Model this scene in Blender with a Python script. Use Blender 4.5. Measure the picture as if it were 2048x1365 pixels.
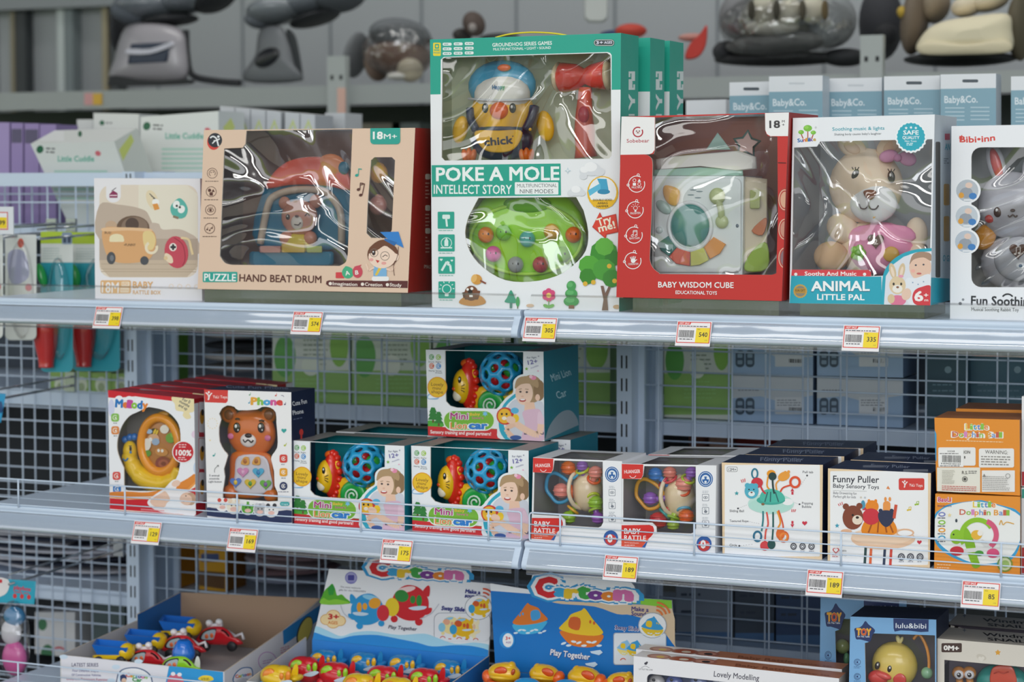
import bpy, math, random
from mathutils import Vector, Matrix, Euler
from mathutils.geometry import tessellate_polygon
for o in list(bpy.data.objects): bpy.data.objects.remove(o, do_unlink=True)
scn = bpy.context.scene
COL = scn.collection
random.seed(7)
V = Vector
pi = math.pi

# ---------------------------------------------------------------- camera
FPX, CY = 4256.51, 560.80
YAW, PITCH, ROLL = 0.40776, 0.047083, -0.00247
CAM = V((1.60847, -3.77675, 0.25156))
_F = V((-math.sin(YAW)*math.cos(PITCH), math.cos(YAW)*math.cos(PITCH), -math.sin(PITCH)))
_R0 = V((math.cos(YAW), math.sin(YAW), 0)); _U0 = _R0.cross(_F)
_R = _R0*math.cos(ROLL) + _U0*math.sin(ROLL); _U = _U0*math.cos(ROLL) - _R0*math.sin(ROLL)
cd = bpy.data.cameras.new('camera'); cam = bpy.data.objects.new('camera', cd); COL.objects.link(cam)
cam.matrix_world = Matrix(((_R.x, _U.x, -_F.x, CAM.x), (_R.y, _U.y, -_F.y, CAM.y), (_R.z, _U.z, -_F.z, CAM.z), (0, 0, 0, 1)))
cd.sensor_width = 36; cd.lens = FPX/2048*36; cd.shift_y = (CY-682.5)/2048
cd.clip_start = 0.05; cd.clip_end = 60
cd.dof.use_dof = True; cd.dof.focus_distance = 3.98; cd.dof.aperture_fstop = 3.6
scn.camera = cam

# ---------------------------------------------------------------- light
vs = scn.view_settings
scn.display_settings.display_device = 'sRGB'
vs.view_transform = 'Standard'; vs.look = 'None'; vs.gamma = 1; vs.use_curve_mapping = False; vs.exposure = -0.38
w = bpy.data.worlds.new('store_daylight'); scn.world = w; w.use_nodes = True
nt = w.node_tree; N = nt.nodes; L = nt.links; bg = N['Background']
def wn(t, **k):
    n = N.new(t)
    for a, b in k.items(): setattr(n, a, b)
    return n
tc = wn('ShaderNodeTexCoord'); sp = wn('ShaderNodeSeparateXYZ'); L.new(tc.outputs['Generated'], sp.inputs[0])
# the open shop front lies behind the photographer (-Y): daylight band over street greenery, dim hall elsewhere
rmp = wn('ShaderNodeValToRGB'); mp = wn('ShaderNodeMapRange'); mp.inputs[1].default_value = -1; mp.inputs[2].default_value = 1
L.new(sp.outputs['Z'], mp.inputs[0]); L.new(mp.outputs[0], rmp.inputs[0])
e = rmp.color_ramp.elements; e[0].position = 0.0; e[0].color = (.34, .34, .34, 1); e[1].position = 1.0; e[1].color = (.62, .66, .72, 1)
for p_, c_ in ((.36, (.50, .50, .50, 1)), (.41, (.50, .62, .30, 1)), (.49, (.72, .92, .50, 1)), (.52, (2.2, 2.25, 2.3, 1)), (.68, (2.2, 2.25, 2.3, 1)), (.73, (.8, .83, .88, 1))):
    q = e.new(p_); q.color = c_
rm2 = wn('ShaderNodeValToRGB'); L.new(mp.outputs[0], rm2.inputs[0])
e = rm2.color_ramp.elements; e[0].position = 0; e[0].color = (.16, .16, .17, 1); e[1].position = 1; e[1].color = (.62, .66, .72, 1)
q = e.new(.5); q.color = (.30, .32, .35, 1)
mb_ = wn('ShaderNodeMapRange'); mb_.inputs[1].default_value = -.1; mb_.inputs[2].default_value = -.35; L.new(sp.outputs['Y'], mb_.inputs[0])
mx = wn('ShaderNodeMix', data_type='RGBA'); L.new(mb_.outputs[0], mx.inputs[0]); L.new(rm2.outputs[0], mx.inputs[6]); L.new(rmp.outputs[0], mx.inputs[7])
L.new(mx.outputs[2], bg.inputs[0]); bg.inputs[1].default_value = 0.8
def area(name, loc, tgt, sx, sy, power, col=(1, 1, 1)):
    d = bpy.data.lights.new(name, 'AREA'); d.shape = 'RECTANGLE'; d.size = sx; d.size_y = sy; d.energy = power; d.color = col
    o = bpy.data.objects.new(name, d); COL.objects.link(o); o.location = loc
    o.rotation_euler = (V(tgt)-V(loc)).to_track_quat('-Z', 'Y').to_euler()
    return o
area('ceiling_tube_lamp', (0.2, -1.7, 2.3), (0.2, -.9, 0), 5.0, .35, 20, (1, .985, .95))
area('ceiling_tube_lamp', (0.6, -3.6, 2.4), (0.4, -1.0, -.3), 5.0, .35, 62, (1, .985, .95))
area('ceiling_tube_lamp', (-.4, 2.2, 2.6), (-.4, 2.3, 0), 5.0, .3, 40, (1, .985, .95))
area('shop_front_daylight', (2.8, -6.2, 1.5), (0, 0, -.3), 3.2, 2.2, 115, (.90, .95, 1))

# ---------------------------------------------------------------- pixel-free helpers: a ray of the calibrated lens met with a real plane
def ray(x, y): return _F + _R*((x-1024)/FPX) - _U*((y-CY)/FPX)
def at(x, y, Y):
    d = ray(x, y); return CAM + d*((Y-CAM.y)/d.y)
def atz(x, y, Z):
    d = ray(x, y); return CAM + d*((Z-CAM.z)/d.z)
def atp(x, y, P, n):
    d = ray(x, y); return CAM + d*((P-CAM).dot(n)/d.dot(n))

# ---------------------------------------------------------------- materials
_mats = {}
def lin(h):
    h = h.lstrip('#')
    if len(h) == 3: h = ''.join(c*2 for c in h)
    r = [int(h[i:i+2], 16)/255 for i in (0, 2, 4)]
    return tuple(c/12.92 if c <= .04045 else ((c+.055)/1.055)**2.4 for c in r)
def M(h, rough=.42, metal=0, coat=0, trans=0, vary=.05):
    key = (h, rough, metal, coat, trans)
    if key in _mats: return _mats[key]
    m = bpy.data.materials.new('surface_%d' % len(_mats)); m.use_nodes = True; t = m.node_tree; b = t.nodes['Principled BSDF']
    c = lin(h)
    b.inputs['Base Color'].default_value = (*c, 1); b.inputs['Metallic'].default_value = metal
    b.inputs['Coat Weight'].default_value = coat; b.inputs['Coat Roughness'].default_value = .12
    if trans: b.inputs['Transmission Weight'].default_value = trans
    # faint procedural unevenness of gloss, as on real card, paint and plastic
    no = t.nodes.new('ShaderNodeTexNoise'); no.inputs['Scale'].default_value = 35; co = t.nodes.new('ShaderNodeTexCoord')
    mr = t.nodes.new('ShaderNodeMapRange'); mr.inputs[3].default_value = max(0, rough-vary); mr.inputs[4].default_value = rough+vary
    t.links.new(co.outputs['Object'], no.inputs['Vector']); t.links.new(no.outputs[0], mr.inputs[0]); t.links.new(mr.outputs[0], b.inputs['Roughness'])
    _mats[key] = m; return m
def PL(h): return M(h, .22, 0, .35)          # glossy moulded plastic
def film_mat(name, scale, bump, refl, tint=(.97, .97, .97), dist=1.2, rough=.03):
    if name in _mats: return _mats[name]
    m = bpy.data.materials.new(name); m.use_nodes = True; t = m.node_tree; n = t.nodes; n.remove(n['Principled BSDF'])
    out = n['Material Output']; tr = n.new('ShaderNodeBsdfTransparent'); tr.inputs[0].default_value = (*tint, 1)
    gl = n.new('ShaderNodeBsdfGlossy'); gl.inputs['Roughness'].default_value = rough
    no = n.new('ShaderNodeTexNoise'); no.inputs['Scale'].default_value = scale; no.inputs['Detail'].default_value = 1.5; no.inputs['Distortion'].default_value = dist
    bu = n.new('ShaderNodeBump'); bu.inputs['Strength'].default_value = 1; bu.inputs['Distance'].default_value = bump
    ge = n.new('ShaderNodeNewGeometry'); t.links.new(ge.outputs['Position'], no.inputs['Vector']); t.links.new(no.outputs[0], bu.inputs['Height']); t.links.new(bu.outputs[0], gl.inputs['Normal'])
    fr = n.new('ShaderNodeLayerWeight'); fr.inputs[0].default_value = .25; t.links.new(bu.outputs[0], fr.inputs['Normal'])
    mr = n.new('ShaderNodeMapRange'); mr.inputs[3].default_value = refl; mr.inputs[4].default_value = min(1, refl+.40); t.links.new(fr.outputs['Fresnel'], mr.inputs[0])
    mi = n.new('ShaderNodeMixShader'); t.links.new(mr.outputs[0], mi.inputs[0]); t.links.new(tr.outputs[0], mi.inputs[1]); t.links.new(gl.outputs[0], mi.inputs[2]); t.links.new(mi.outputs[0], out.inputs[0])
    _mats[name] = m; return m
def FILM(): return film_mat('crinkled_clear_film', 3.0, .24, .16, dist=1.9)
def FILM3(): return film_mat('tight_wrinkled_film', 3.0, .27, .26, dist=1.5)
def FILM2(): return film_mat('smooth_clear_film', 5, .012, .05)
def CLEAR(): return film_mat('clear_plastic_strip', 3, .004, .10, rough=.08)
def BLISTER(): return film_mat('clear_blister', 30, .01, .08)

# ---------------------------------------------------------------- mesh builder
class MB:
    """collects faces in world space; build() links them as one mesh object under its thing"""
    def __init__(s, k=(0, 0, 1), Y=0.):
        s.v = []; s.f = []; s.m = []; s.sm = []; s.k = k; s.Y = Y; s.mats = []
        P = at(k[0]+700/k[2], k[1]+600/k[2], Y) if k[2] > 1 else at(1024, 600, Y)
        s.u = (P-CAM).dot(_F)/FPX/k[2]*1.03; s.map = None
    def mi(s, m):
        if isinstance(m, str): m = M(m)
        for i, q in enumerate(s.mats):
            if q is m: return i
        s.mats.append(m); return len(s.mats)-1
    def P(s, x, y, d=0):
        if s.map: x, y = s.map(x, y)
        return at(s.k[0]+x/s.k[2], s.k[1]+y/s.k[2], s.Y-d*s.u)
    def add(s, vs_, fs, m, smooth=False):
        b = len(s.v); i = s.mi(m); s.v += [tuple(v) for v in vs_]
        for f in fs: s.f.append([b+j for j in f]); s.m.append(i); s.sm.append(smooth)
    def box(s, a, b, m):
        x0, y0, z0 = a; x1, y1, z1 = b
        s.hexa([V((x0, y0, z0)), V((x1, y0, z0)), V((x1, y0, z1)), V((x0, y0, z1))], V((0, y1-y0, 0)), m)
    def hexa(s, q, d, m):
        vv = list(q)+[p+d for p in q]
        s.add(vv, [(0, 1, 2, 3), (5, 4, 7, 6), (1, 5, 6, 2), (4, 0, 3, 7), (3, 2, 6, 7), (4, 5, 1, 0)], m)
    def prism(s, pts, d, m, caps=True, smooth=False):
        n = len(pts); vv = list(pts)+[p+d for p in pts]
        fs = [(i, (i+1) % n, n+(i+1) % n, n+i) for i in range(n)]
        s.add(vv, fs, m, smooth)
        if caps: s.add(list(pts), [list(range(n))], m); s.add([p+d for p in pts], [list(range(n-1, -1, -1))], m)
    def ellw(s, c, r, m, rot=None, nu=18, nv=11, cut=None, mid=None):
        R = rot or Matrix.Identity(3); vv = []
        for j in range(nv+1):
            t = pi*j/nv
            for i in range(nu):
                p = 2*pi*i/nu
                vv.append(c+R @ V((r[0]*math.sin(t)*math.cos(p), r[1]*math.sin(t)*math.sin(p), r[2]*math.cos(t))))
        fs = []
        for j in range(nv):
            if cut and not (cut[0] <= (j+.5)/nv <= cut[1]): continue
            for i in range(nu): fs.append((j*nu+i, (j+1)*nu+i, (j+1)*nu+(i+1) % nu, j*nu+(i+1) % nu))
        s.add(vv, fs, m, True)
    def ell(s, x, y, d, rx, ry, rd, m, rot=0, **k):
        u = s.u; s.ellw(s.P(x, y, d), (rx*u, rd*u, ry*u), m, Matrix.Rotation(math.radians(rot), 3, 'Y'), **k)
    def tubew(s, pts, r, m, n=8, closed=False, caps=True):
        pts = [V(p) for p in pts]; L_ = len(pts); vv = []; a = None
        rr = r if isinstance(r, (list, tuple)) else [r]*L_
        for i, p in enumerate(pts):
            if closed: t = pts[(i+1) % L_]-pts[i-1]
            else: t = pts[min(i+1, L_-1)]-pts[max(i-1, 0)]
            t = t.normalized() if t.length > 1e-9 else V((0, 0, 1))
            if a is None: a = t.cross(V((0, 0, 1)) if abs(t.z) < .9 else V((1, 0, 0))).normalized()
            a = (a-t*a.dot(t)).normalized(); b = t.cross(a)
            for j in range(n):
                q = 2*pi*j/n; vv.append(p+(a*math.cos(q)+b*math.sin(q))*rr[i])
        fs = []
        for i in range(L_ if closed else L_-1):
            for j in range(n): fs.append((i*n+j, i*n+(j+1) % n, ((i+1) % L_)*n+(j+1) % n, ((i+1) % L_)*n+j))
        if not closed and caps: fs += [list(range(n-1, -1, -1)), list(range((L_-1)*n, L_*n))]
        s.add(vv, fs, m, True)
    def tube(s, pts, r, m, **k):
        rr = [q*s.u for q in r] if isinstance(r, (list, tuple)) else r*s.u
        s.tubew([s.P(*p) for p in pts], rr, m, **k)
    def cylw(s, a, b, r, m, n=16, r2=None): s.tubew([a, b], [r, r if r2 is None else r2], m, n=n)
    def torusw(s, c, R, r, m, ax=V((0, 1, 0)), n=24, k=8, ry=None):
        ax = ax.normalized(); a = ax.cross(V((0, 0, 1)) if abs(ax.z) < .9 else V((1, 0, 0))).normalized(); b = ax.cross(a)
        s.tubew([c+a*math.cos(2*pi*i/n)*R+b*math.sin(2*pi*i/n)*(ry or R) for i in range(n)], r, m, n=k, closed=True)
    def torus(s, x, y, d, R, r, m, ax=V((0, 1, 0)), ry=None, **k): s.torusw(s.P(x, y, d), R*s.u, r*s.u, m, ax, ry=ry*s.u if ry else None, **k)
    def latw(s, c, prof, m, ax=V((0, 0, 1)), n=20, m2=None):
        """lathe: prof = [(radius, height)...] about axis ax through c"""
        ax = ax.normalized(); a = ax.cross(V((0, 0, 1)) if abs(ax.z) < .9 else V((1, 0, 0))).normalized(); b = ax.cross(a); vv = []
        for r, h in prof:
            for i in range(n): q = 2*pi*i/n; vv.append(c+ax*h+(a*math.cos(q)+b*math.sin(q))*r)
        fs = [(j*n+i, j*n+(i+1) % n, (j+1)*n+(i+1) % n, (j+1)*n+i) for j in range(len(prof)-1) for i in range(n)]
        s.add(vv, fs, m, True)
    def slab(s, pts, d, th, m, bulge=0):
        """an outline in artwork units at depth d given a thickness th toward the viewer, bevelled"""
        n = len(pts); cx = sum(p[0] for p in pts)/n; cy = sum(p[1] for p in pts)/n
        rings = [(1.0, 0), (1.0, th*.6), (.965, th*.88), (.90, th)] + ([(.6, th+bulge*.7), (.25, th+bulge)] if bulge else [])
        vv = [];
        for f_, h in rings: vv += [s.P(cx+(x-cx)*f_, cy+(y-cy)*f_, d+h) for x, y in pts]
        fs = [(j*n+i, j*n+(i+1) % n, (j+1)*n+(i+1) % n, (j+1)*n+i) for j in range(len(rings)-1) for i in range(n)]
        s.add(vv, fs, m, True)
        top = [(x, y) for x, y in pts]; f_, h = rings[-1]
        tv = [s.P(cx+(x-cx)*f_, cy+(y-cy)*f_, d+h) for x, y in pts]
        tri = tessellate_polygon([[V((x, y, 0)) for x, y in pts]])
        s.add(tv, [list(t) for t in tri], m, False)
    def build(s, name, parent=None, loc=None):
        me = bpy.data.meshes.new(name); o = bpy.data.objects.new(name, me); COL.objects.link(o)
        org = V(parent['_o']) if parent is not None and '_o' in parent else (V(loc) if loc is not None else V((0, 0, 0)))
        me.from_pydata([(x-org.x, y-org.y, z-org.z) for x, y, z in s.v], [], s.f)
        for m in s.mats: me.materials.append(m)
        me.polygons.foreach_set('material_index', s.m); me.polygons.foreach_set('use_smooth', s.sm); me.update()
        if parent is not None: o.parent = parent; o['_o'] = tuple(org)
        else: o.location = org
        return o
def tag(o, label, cat, group=None, kind=None):
    if label: o['label'] = label
    if cat: o['category'] = cat
    if group: o['group'] = group
    if kind: o['kind'] = kind
    return o
def thing(name, loc, label, cat, group=None):
    o = bpy.data.objects.new(name, None); COL.objects.link(o); o.location = loc; o['_o'] = tuple(loc); o.empty_display_size = .02
    return tag(o, label, cat, group)
def solo(mb, name, label, cat, group=None, kind=None):
    n = len(mb.v); lo = V((sum(v[0] for v in mb.v)/n, sum(v[1] for v in mb.v)/n, min(v[2] for v in mb.v)))
    return tag(mb.build(name, None, lo), label, cat, group, kind)
def struct(mb, name): return tag(mb.build(name), None, None, None, 'structure')
def dup(root, T, label=None, group=None, skip=()):
    """rigid copy of a thing with its parts and sub-parts; T = world transform applied to the original placement"""
    def cp(o, par):
        c = o.copy(); COL.objects.link(c)
        if par is not None: c.parent = par
        for ch in list(o.children):
            if ch.name.split('.')[0] not in skip: cp(ch, c)
        return c
    base = Matrix.Translation(V(root['_o'])) if '_o' in root else Matrix.Translation(root.location)
    r = cp(root, None); r.matrix_world = T @ base
    if label: r['label'] = label
    if group: r['group'] = group
    return r

# ---------------------------------------------------------------- flat print on a face
_tc = {}
def glyphs(txt, bold):
    if (txt, bold) in _tc: return _tc[(txt, bold)]
    cu = bpy.data.curves.new('lettering', 'FONT'); cu.body = txt; cu.resolution_u = 2; cu.fill_mode = 'FRONT'
    ob = bpy.data.objects.new('lettering', cu); me = bpy.data.meshes.new_from_object(ob)
    vs_ = [(v.co.x, v.co.y) for v in me.vertices]; fs = [tuple(p.vertices) for p in me.polygons]
    bpy.data.objects.remove(ob); bpy.data.curves.remove(cu); bpy.data.meshes.remove(me)
    xs = [v[0] for v in vs_] or [0, 1]
    _tc[(txt, bold)] = (vs_, fs, min(xs), max(xs)); return _tc[(txt, bold)]
def orient(p, tri):
    o = []
    for a, b, c in tri:
        q = (p[b][0]-p[a][0])*(p[c][1]-p[a][1])-(p[b][1]-p[a][1])*(p[c][0]-p[a][0])
        if abs(q) > 1e-9: o.append((a, b, c) if q < 0 else (a, c, b))
    return o
EPS = 0.000016
class Face:
    """prints on the plane (P, n) of a real face; n points out of the box; k = artwork units (origin x, y, scale)"""
    def __init__(s, mb, P, n, k=(0, 0, 1), start=1): s.mb = mb; s.P0 = V(P); s.n = V(n).normalized(); s.k = k; s.l = start; s.map = mb.map
    def pt(s, x, y):
        if s.map: x, y = s.map(x, y)
        return atp(s.k[0]+x/s.k[2], s.k[1]+y/s.k[2], s.P0, s.n)+s.n*(EPS*s.l)
    clip = None
    def _put(s, pts, fs, m):
        P = [s.pt(x, y) for x, y in pts]
        if not s.clip: s.mb.add(P, fs, m); return
        ctr = sum(s.clip, V())/len(s.clip); cl = []
        for a, b in zip(s.clip, s.clip[1:]+s.clip[:1]):
            w_ = s.n.cross(b-a); w_ = w_ if w_.dot(ctr-a) > 0 else -w_; cl.append((a, w_.normalized()))
        D_ = [[(p-a).dot(w_) for p in P] for a, w_ in cl]
        out = []; keep = []
        for f in fs:
            if all(d[i] >= -1e-6 for d in D_ for i in f): keep.append(f); continue
            q = [P[i] for i in f]
            for a, w_ in cl:
                r = []; n = len(q)
                for i in range(n):
                    u, v = q[i], q[(i+1) % n]; du, dv = (u-a).dot(w_), (v-a).dot(w_)
                    if du >= 0: r.append(u)
                    if du*dv < 0: r.append(u+(v-u)*(du/(du-dv)))
                q = r
                if len(q) < 3: break
            if len(q) >= 3: out.append(q)
        if keep:
            us = sorted({i for f in keep for i in f}); ix = {j: i for i, j in enumerate(us)}; s.mb.add([P[j] for j in us], [[ix[i] for i in f] for f in keep], m)
        for q in out: s.mb.add(q, [list(range(len(q)))], m)
    def poly(s, pts, m):
        s.l += 1; tri = tessellate_polygon([[V((x, y, 0)) for x, y in pts]]); s._put(pts, orient(pts, tri), m)
    def holed(s, outer, holes, m):
        s.l += 1; rings = [outer]+holes; tri = tessellate_polygon([[V((x, y, 0)) for x, y in r] for r in rings])
        al = [p for r in rings for p in r]; s._put(al, orient(al, tri), m)
    def rect(s, x0, y0, x1, y1, m, r=0): s.poly(rr(x0, y0, x1, y1, r), m)
    def ell(s, x, y, rx, ry=None, m='#fff', rot=0, n=22):
        if isinstance(ry, str) or hasattr(ry, 'node_tree'): m = ry; ry = rx
        s.l += 1; s._put(el(x, y, rx, ry or rx, rot, n), [list(range(n))], m)
    def ring(s, x, y, r, w_, m, a0=0, a1=360, ry=None):
        n = 26; s.l += 1; ry = ry or r; pts = []
        for i in range(n+1):
            a = math.radians(a0+(a1-a0)*i/n); c, q = math.cos(a), math.sin(a)
            pts += [(x+c*r, y+q*ry), (x+c*(r-w_), y+q*(ry-w_))]
        s._put(pts, [(2*i, 2*i+2, 2*i+3, 2*i+1) for i in range(n)], m)
    def line(s, pts, w_, m):
        s.l += 1
        for (x0, y0), (x1, y1) in zip(pts, pts[1:]):
            d = math.hypot(x1-x0, y1-y0) or 1; nx, ny = -(y1-y0)/d*w_/2, (x1-x0)/d*w_/2
            s._put([(x0+nx, y0+ny), (x1+nx, y1+ny), (x1-nx, y1-ny), (x0-nx, y0-ny)], [(0, 1, 2, 3)], m)
    def star(s, x, y, r, m, n=5, k=.45, rot=-90): s.poly(st(x, y, r, n, k, rot), m)
    def heart(s, x, y, r, m): s.poly([(x+r*.0625*16*math.sin(t)**3, y-r*.0625*(13*math.cos(t)-5*math.cos(2*t)-2*math.cos(3*t)-math.cos(4*t))) for t in [2*pi*i/24 for i in range(24)]], m)
    def text(s, t, x0, y0, x1, y1, h, m, b=0., sh=0., curve=None):
        """lettering t, baseline from (x0, y0) to (x1, y1), capital height h, artwork units; m may be a list (one colour a letter)"""
        if isinstance(m, (list, tuple)):
            n = len(t)
            adv = [max(.25, glyphs(c, 0)[3]-glyphs(c, 0)[2])+.08 if c != ' ' else .3 for c in t]; S = sum(adv); a = 0
            for c, q, col in zip(t, adv, [m[i % len(m)] for i in range(n)]):
                if c != ' ': s.text(c, x0+(x1-x0)*(a+.03)/S, y0+(y1-y0)*a/S, x0+(x1-x0)*(a+q-.05)/S, y0+(y1-y0)*(a+q)/S, h, col, b, sh)
                a += q
            return
        vs_, fs, a, c = glyphs(t, 0); s.l += 1
        if not fs: return
        dx, dy = x1-x0, y1-y0; D = math.hypot(dx, dy); ux, uy = dx/D, dy/D; px, py = uy, -ux; k = D/(c-a); q = h/.70; pts = []
        m_ = 1 if b < .004 else 4 if b < .045 else 8          # heavier lettering: the glyph laid down again, spread by its extra weight
        for i in range(m_):
            ox, oy = (0, 0) if m_ == 1 else (b*math.cos(2*pi*i/m_+.78), b*math.sin(2*pi*i/m_+.78)); pts = []
            for X, Y_ in vs_:
                Q = (Y_+oy)*q; A = (X+ox-a)*k+sh*Q; B = Q+(curve*(1-((X-a)/(c-a)*2-1)**2) if curve else 0)
                pts.append((x0+ux*A+px*B, y0+uy*A+py*B))
            s._put(pts, fs, m); s.l += .12
    def lines(s, x0, y0, x1, n, gap, w_, m, sl=0, rag=.25):
        """small print too fine to read: broken rules"""
        for i in range(n):
            x = x0; y = y0+i*gap; e_ = x1-(x1-x0)*rag*random.random()
            while x < e_-w_:
                q = min(e_, x+w_*(1.5+3*random.random())); s.line([(x, y+sl*(x-x0)), (q, y+sl*(q-x0))], w_, m); x = q+w_*.8
    def bars(s, x0, y0, x1, y1, m, sl=0, n=26):
        x = x0; st_ = (x1-x0)/n
        while x < x1-st_*.5:
            q = st_*random.choice((.35, .5, .8)); d = sl*(x-x0); s.l -= 1; s.poly([(x, y0+d), (x+q, y0+d), (x+q, y1+d), (x, y1+d)], m); x += q+st_*random.choice((.4, .55))
        s.l += 1
def rr(x0, y0, x1, y1, r=0, n=5):
    if not r: return [(x0, y1), (x1, y1), (x1, y0), (x0, y0)]
    r4 = r if isinstance(r, (list, tuple)) else (r,)*4; out = []   # corner order: bottom-left, bottom-right, top-right, top-left
    for (cx, cy, sx, sy, a0), q in zip(((x0, y1, 1, -1, 180), (x1, y1, -1, -1, 90), (x1, y0, -1, 1, 0), (x0, y0, 1, 1, 270)), r4):
        if not q: out.append((cx, cy)); continue
        for i in range(n+1):
            a = math.radians(a0-90*i/n); out.append((cx+sx*q+q*math.cos(a), cy+sy*q+q*math.sin(a)))
    return out
def el(x, y, rx, ry=None, rot=0, n=22):
    ry = ry or rx; c, q = math.cos(math.radians(rot)), math.sin(math.radians(rot)); o = []
    for i in range(n):
        a = 2*pi*i/n; X, Y_ = rx*math.cos(a), ry*math.sin(a); o.append((x+X*c-Y_*q, y+X*q+Y_*c))
    return o
def st(x, y, r, n=5, k=.45, rot=-90):
    return [(x+(r if i % 2 == 0 else r*k)*math.cos(math.radians(rot+180*i/n)), y+(r if i % 2 == 0 else r*k)*math.sin(math.radians(rot+180*i/n))) for i in range(2*n)]
def cat_(pts, n=6, closed=True):
    """smooth curve through points"""
    out = []; L_ = len(pts)
    for i in range(L_ if closed else L_-1):
        if closed: a, b, c, d = pts[i-1], pts[i], pts[(i+1) % L_], pts[(i+2) % L_]
        else: a, b, c, d = pts[max(i-1, 0)], pts[i], pts[i+1], pts[min(i+2, L_-1)]
        for j in range(n):
            t = j/n; out.append(tuple(.5*(2*b[q]+(c[q]-a[q])*t+(2*a[q]-5*b[q]+4*c[q]-d[q])*t*t+(3*b[q]-a[q]-3*c[q]+d[q])*t**3) for q in range(len(b))))
    if not closed: out.append(tuple(pts[-1]))
    return out

# ---------------------------------------------------------------- cartons
class Carton:
    """a carton whose front face is the quad q (bottom-left, bottom-right, top-right, top-left) standing at depth Y (left) and Y2 (right) on height Z"""
    def __init__(s, name, label, cat, q, k, Z, Y, Y2=None, depth=.1, lean=0, front='#e8e8ec', side='#e8e8ec', top='#e8e8ec', inner='#bbb', wins=(), group=None, topopen=None, left=None, inback=None, ref=None):
        s.map = bilin(ref, q) if ref else None
        px = [(k[0]+x/k[2], k[1]+y/k[2]) for x, y in q]
        def foot(p, Yv):
            if Yv is None: return atz(p[0], p[1], Z)
            P = at(p[0], p[1], Yv); P.z = Z; return P
        if Z is None: A = at(*px[0], Y); B = at(*px[1], Y if Y2 is None else Y2)
        else: A = foot(px[0], Y); B = foot(px[1], Y if Y2 is None else Y2)
        ex = (B-A); ex.z = 0; ex.normalize(); nb = V((-ex.y, ex.x, 0))           # nb points into the shelf
        up = (V((0, 0, 1))+nb*lean).normalized(); s.nin = ex.cross(up)*-1; s.nin = s.nin if s.nin.y > 0 else -s.nin
        s.k = k; s.A = A; s.ex = ex; s.up = up; s.depth = depth
        C = atp(*px[2], A, s.nin); D = atp(*px[3], A, s.nin); s.quad = [A, B, C, D]
        s.root = thing(name, (A+B)/2, label, cat, group)
        mb = s.mb = MB(k); mb.map = s.map; d = s.nin*depth; th = .0012
        s.front = Face(mb, A, -s.nin, k, 0)
        outer = [s.px_(P) for P in s.quad]
        if ref: back = bilin(q, ref); outer = [back(*p) for p in outer]
        s.wins = [list(w_) for w_ in wins]
        if wins: s.front.holed(outer, s.wins, front)
        else: s.front.poly(outer, front)
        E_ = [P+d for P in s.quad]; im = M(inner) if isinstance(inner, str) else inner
        A2, B2, C2, D2 = E_; t_ = -s.nin
        mb.add([B, B2, C2, C], [(0, 1, 2, 3)], side); mb.add([A2, A, D, D2], [(0, 1, 2, 3)], left or side)
        mb.add([A, A2, B2, B], [(0, 1, 2, 3)], side)
        if topopen:      # the window runs over into the lid: an opening (fractions of width from, to, and of depth)
            a0, a1, b1 = topopen; q4 = lambda a, b_: (D+(C-D)*a)+s.nin*(depth*b_)
            mb.add([D, q4(a0, 0), q4(a0, 1), D2], [(0, 1, 2, 3)], top); mb.add([q4(a1, 0), C, C2, q4(a1, 1)], [(0, 1, 2, 3)], top); mb.add([q4(a0, b1), q4(a1, b1), q4(a1, 1), q4(a0, 1)], [(0, 1, 2, 3)], top); s.lid = [q4(a0, 0), q4(a1, 0), q4(a1, b1), q4(a0, b1)]
        else: mb.add([D, C, C2, D2], [(0, 1, 2, 3)], top)
        mb.add([B2, A2, D2, C2], [(0, 1, 2, 3)], side)
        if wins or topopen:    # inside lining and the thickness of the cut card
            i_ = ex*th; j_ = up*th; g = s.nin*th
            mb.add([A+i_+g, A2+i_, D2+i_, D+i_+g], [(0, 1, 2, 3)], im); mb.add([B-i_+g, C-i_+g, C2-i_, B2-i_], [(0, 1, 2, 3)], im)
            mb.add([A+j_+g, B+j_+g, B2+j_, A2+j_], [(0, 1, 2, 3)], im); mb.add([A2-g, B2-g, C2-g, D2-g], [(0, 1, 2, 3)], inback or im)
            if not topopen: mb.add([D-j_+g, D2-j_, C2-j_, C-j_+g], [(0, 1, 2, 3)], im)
            for w_ in s.wins:
                n = len(w_); p0 = [s.front.pt(*p) for p in w_]; p1 = [p+s.nin*.003 for p in p0]
                mb.add(p0+p1, [(i, (i+1) % n, n+(i+1) % n, n+i) for i in range(n)], '#d8d2ca')
        ns = (C-B).cross(s.nin); ns = ns if ns.dot(ex) > 0 else -ns; nt_ = (C-D).cross(s.nin); nt_ = nt_ if nt_.z > 0 else -nt_
        s.side = Face(mb, B, ns, k, 1); s.topf = Face(mb, C, nt_, k, 1)
        s.front.clip = list(s.quad); s.side.clip = [B, B2, C2, C]; s.topf.clip = [D, C, C2, D2]; s.side.map = s.topf.map = None
    def nup(s): return s.up
    def px_(s, P):
        d = P-CAM; z = d.dot(_F); return ((1024+FPX*d.dot(_R)/z-s.k[0])*s.k[2], (CY-FPX*d.dot(_U)/z-s.k[1])*s.k[2])
    def proj(s, P): return s.px_(P)
    def done(s, film=None, wall=False):
        s.mb.build('carton', s.root)
        for w_ in s.wins if film else ():
            f = MB(s.k); f.map = s.map; F_ = Face(f, s.A+s.nin*.0016, -s.nin, s.k, 0); F_.poly(w_, film)
            if getattr(s, 'lid', None) and w_ is s.wins[0]: f.add([p-s.up*.001 for p in s.lid], [(0, 1, 2, 3)], film)
            f.build('window_film', s.root)
        return s.root
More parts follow.
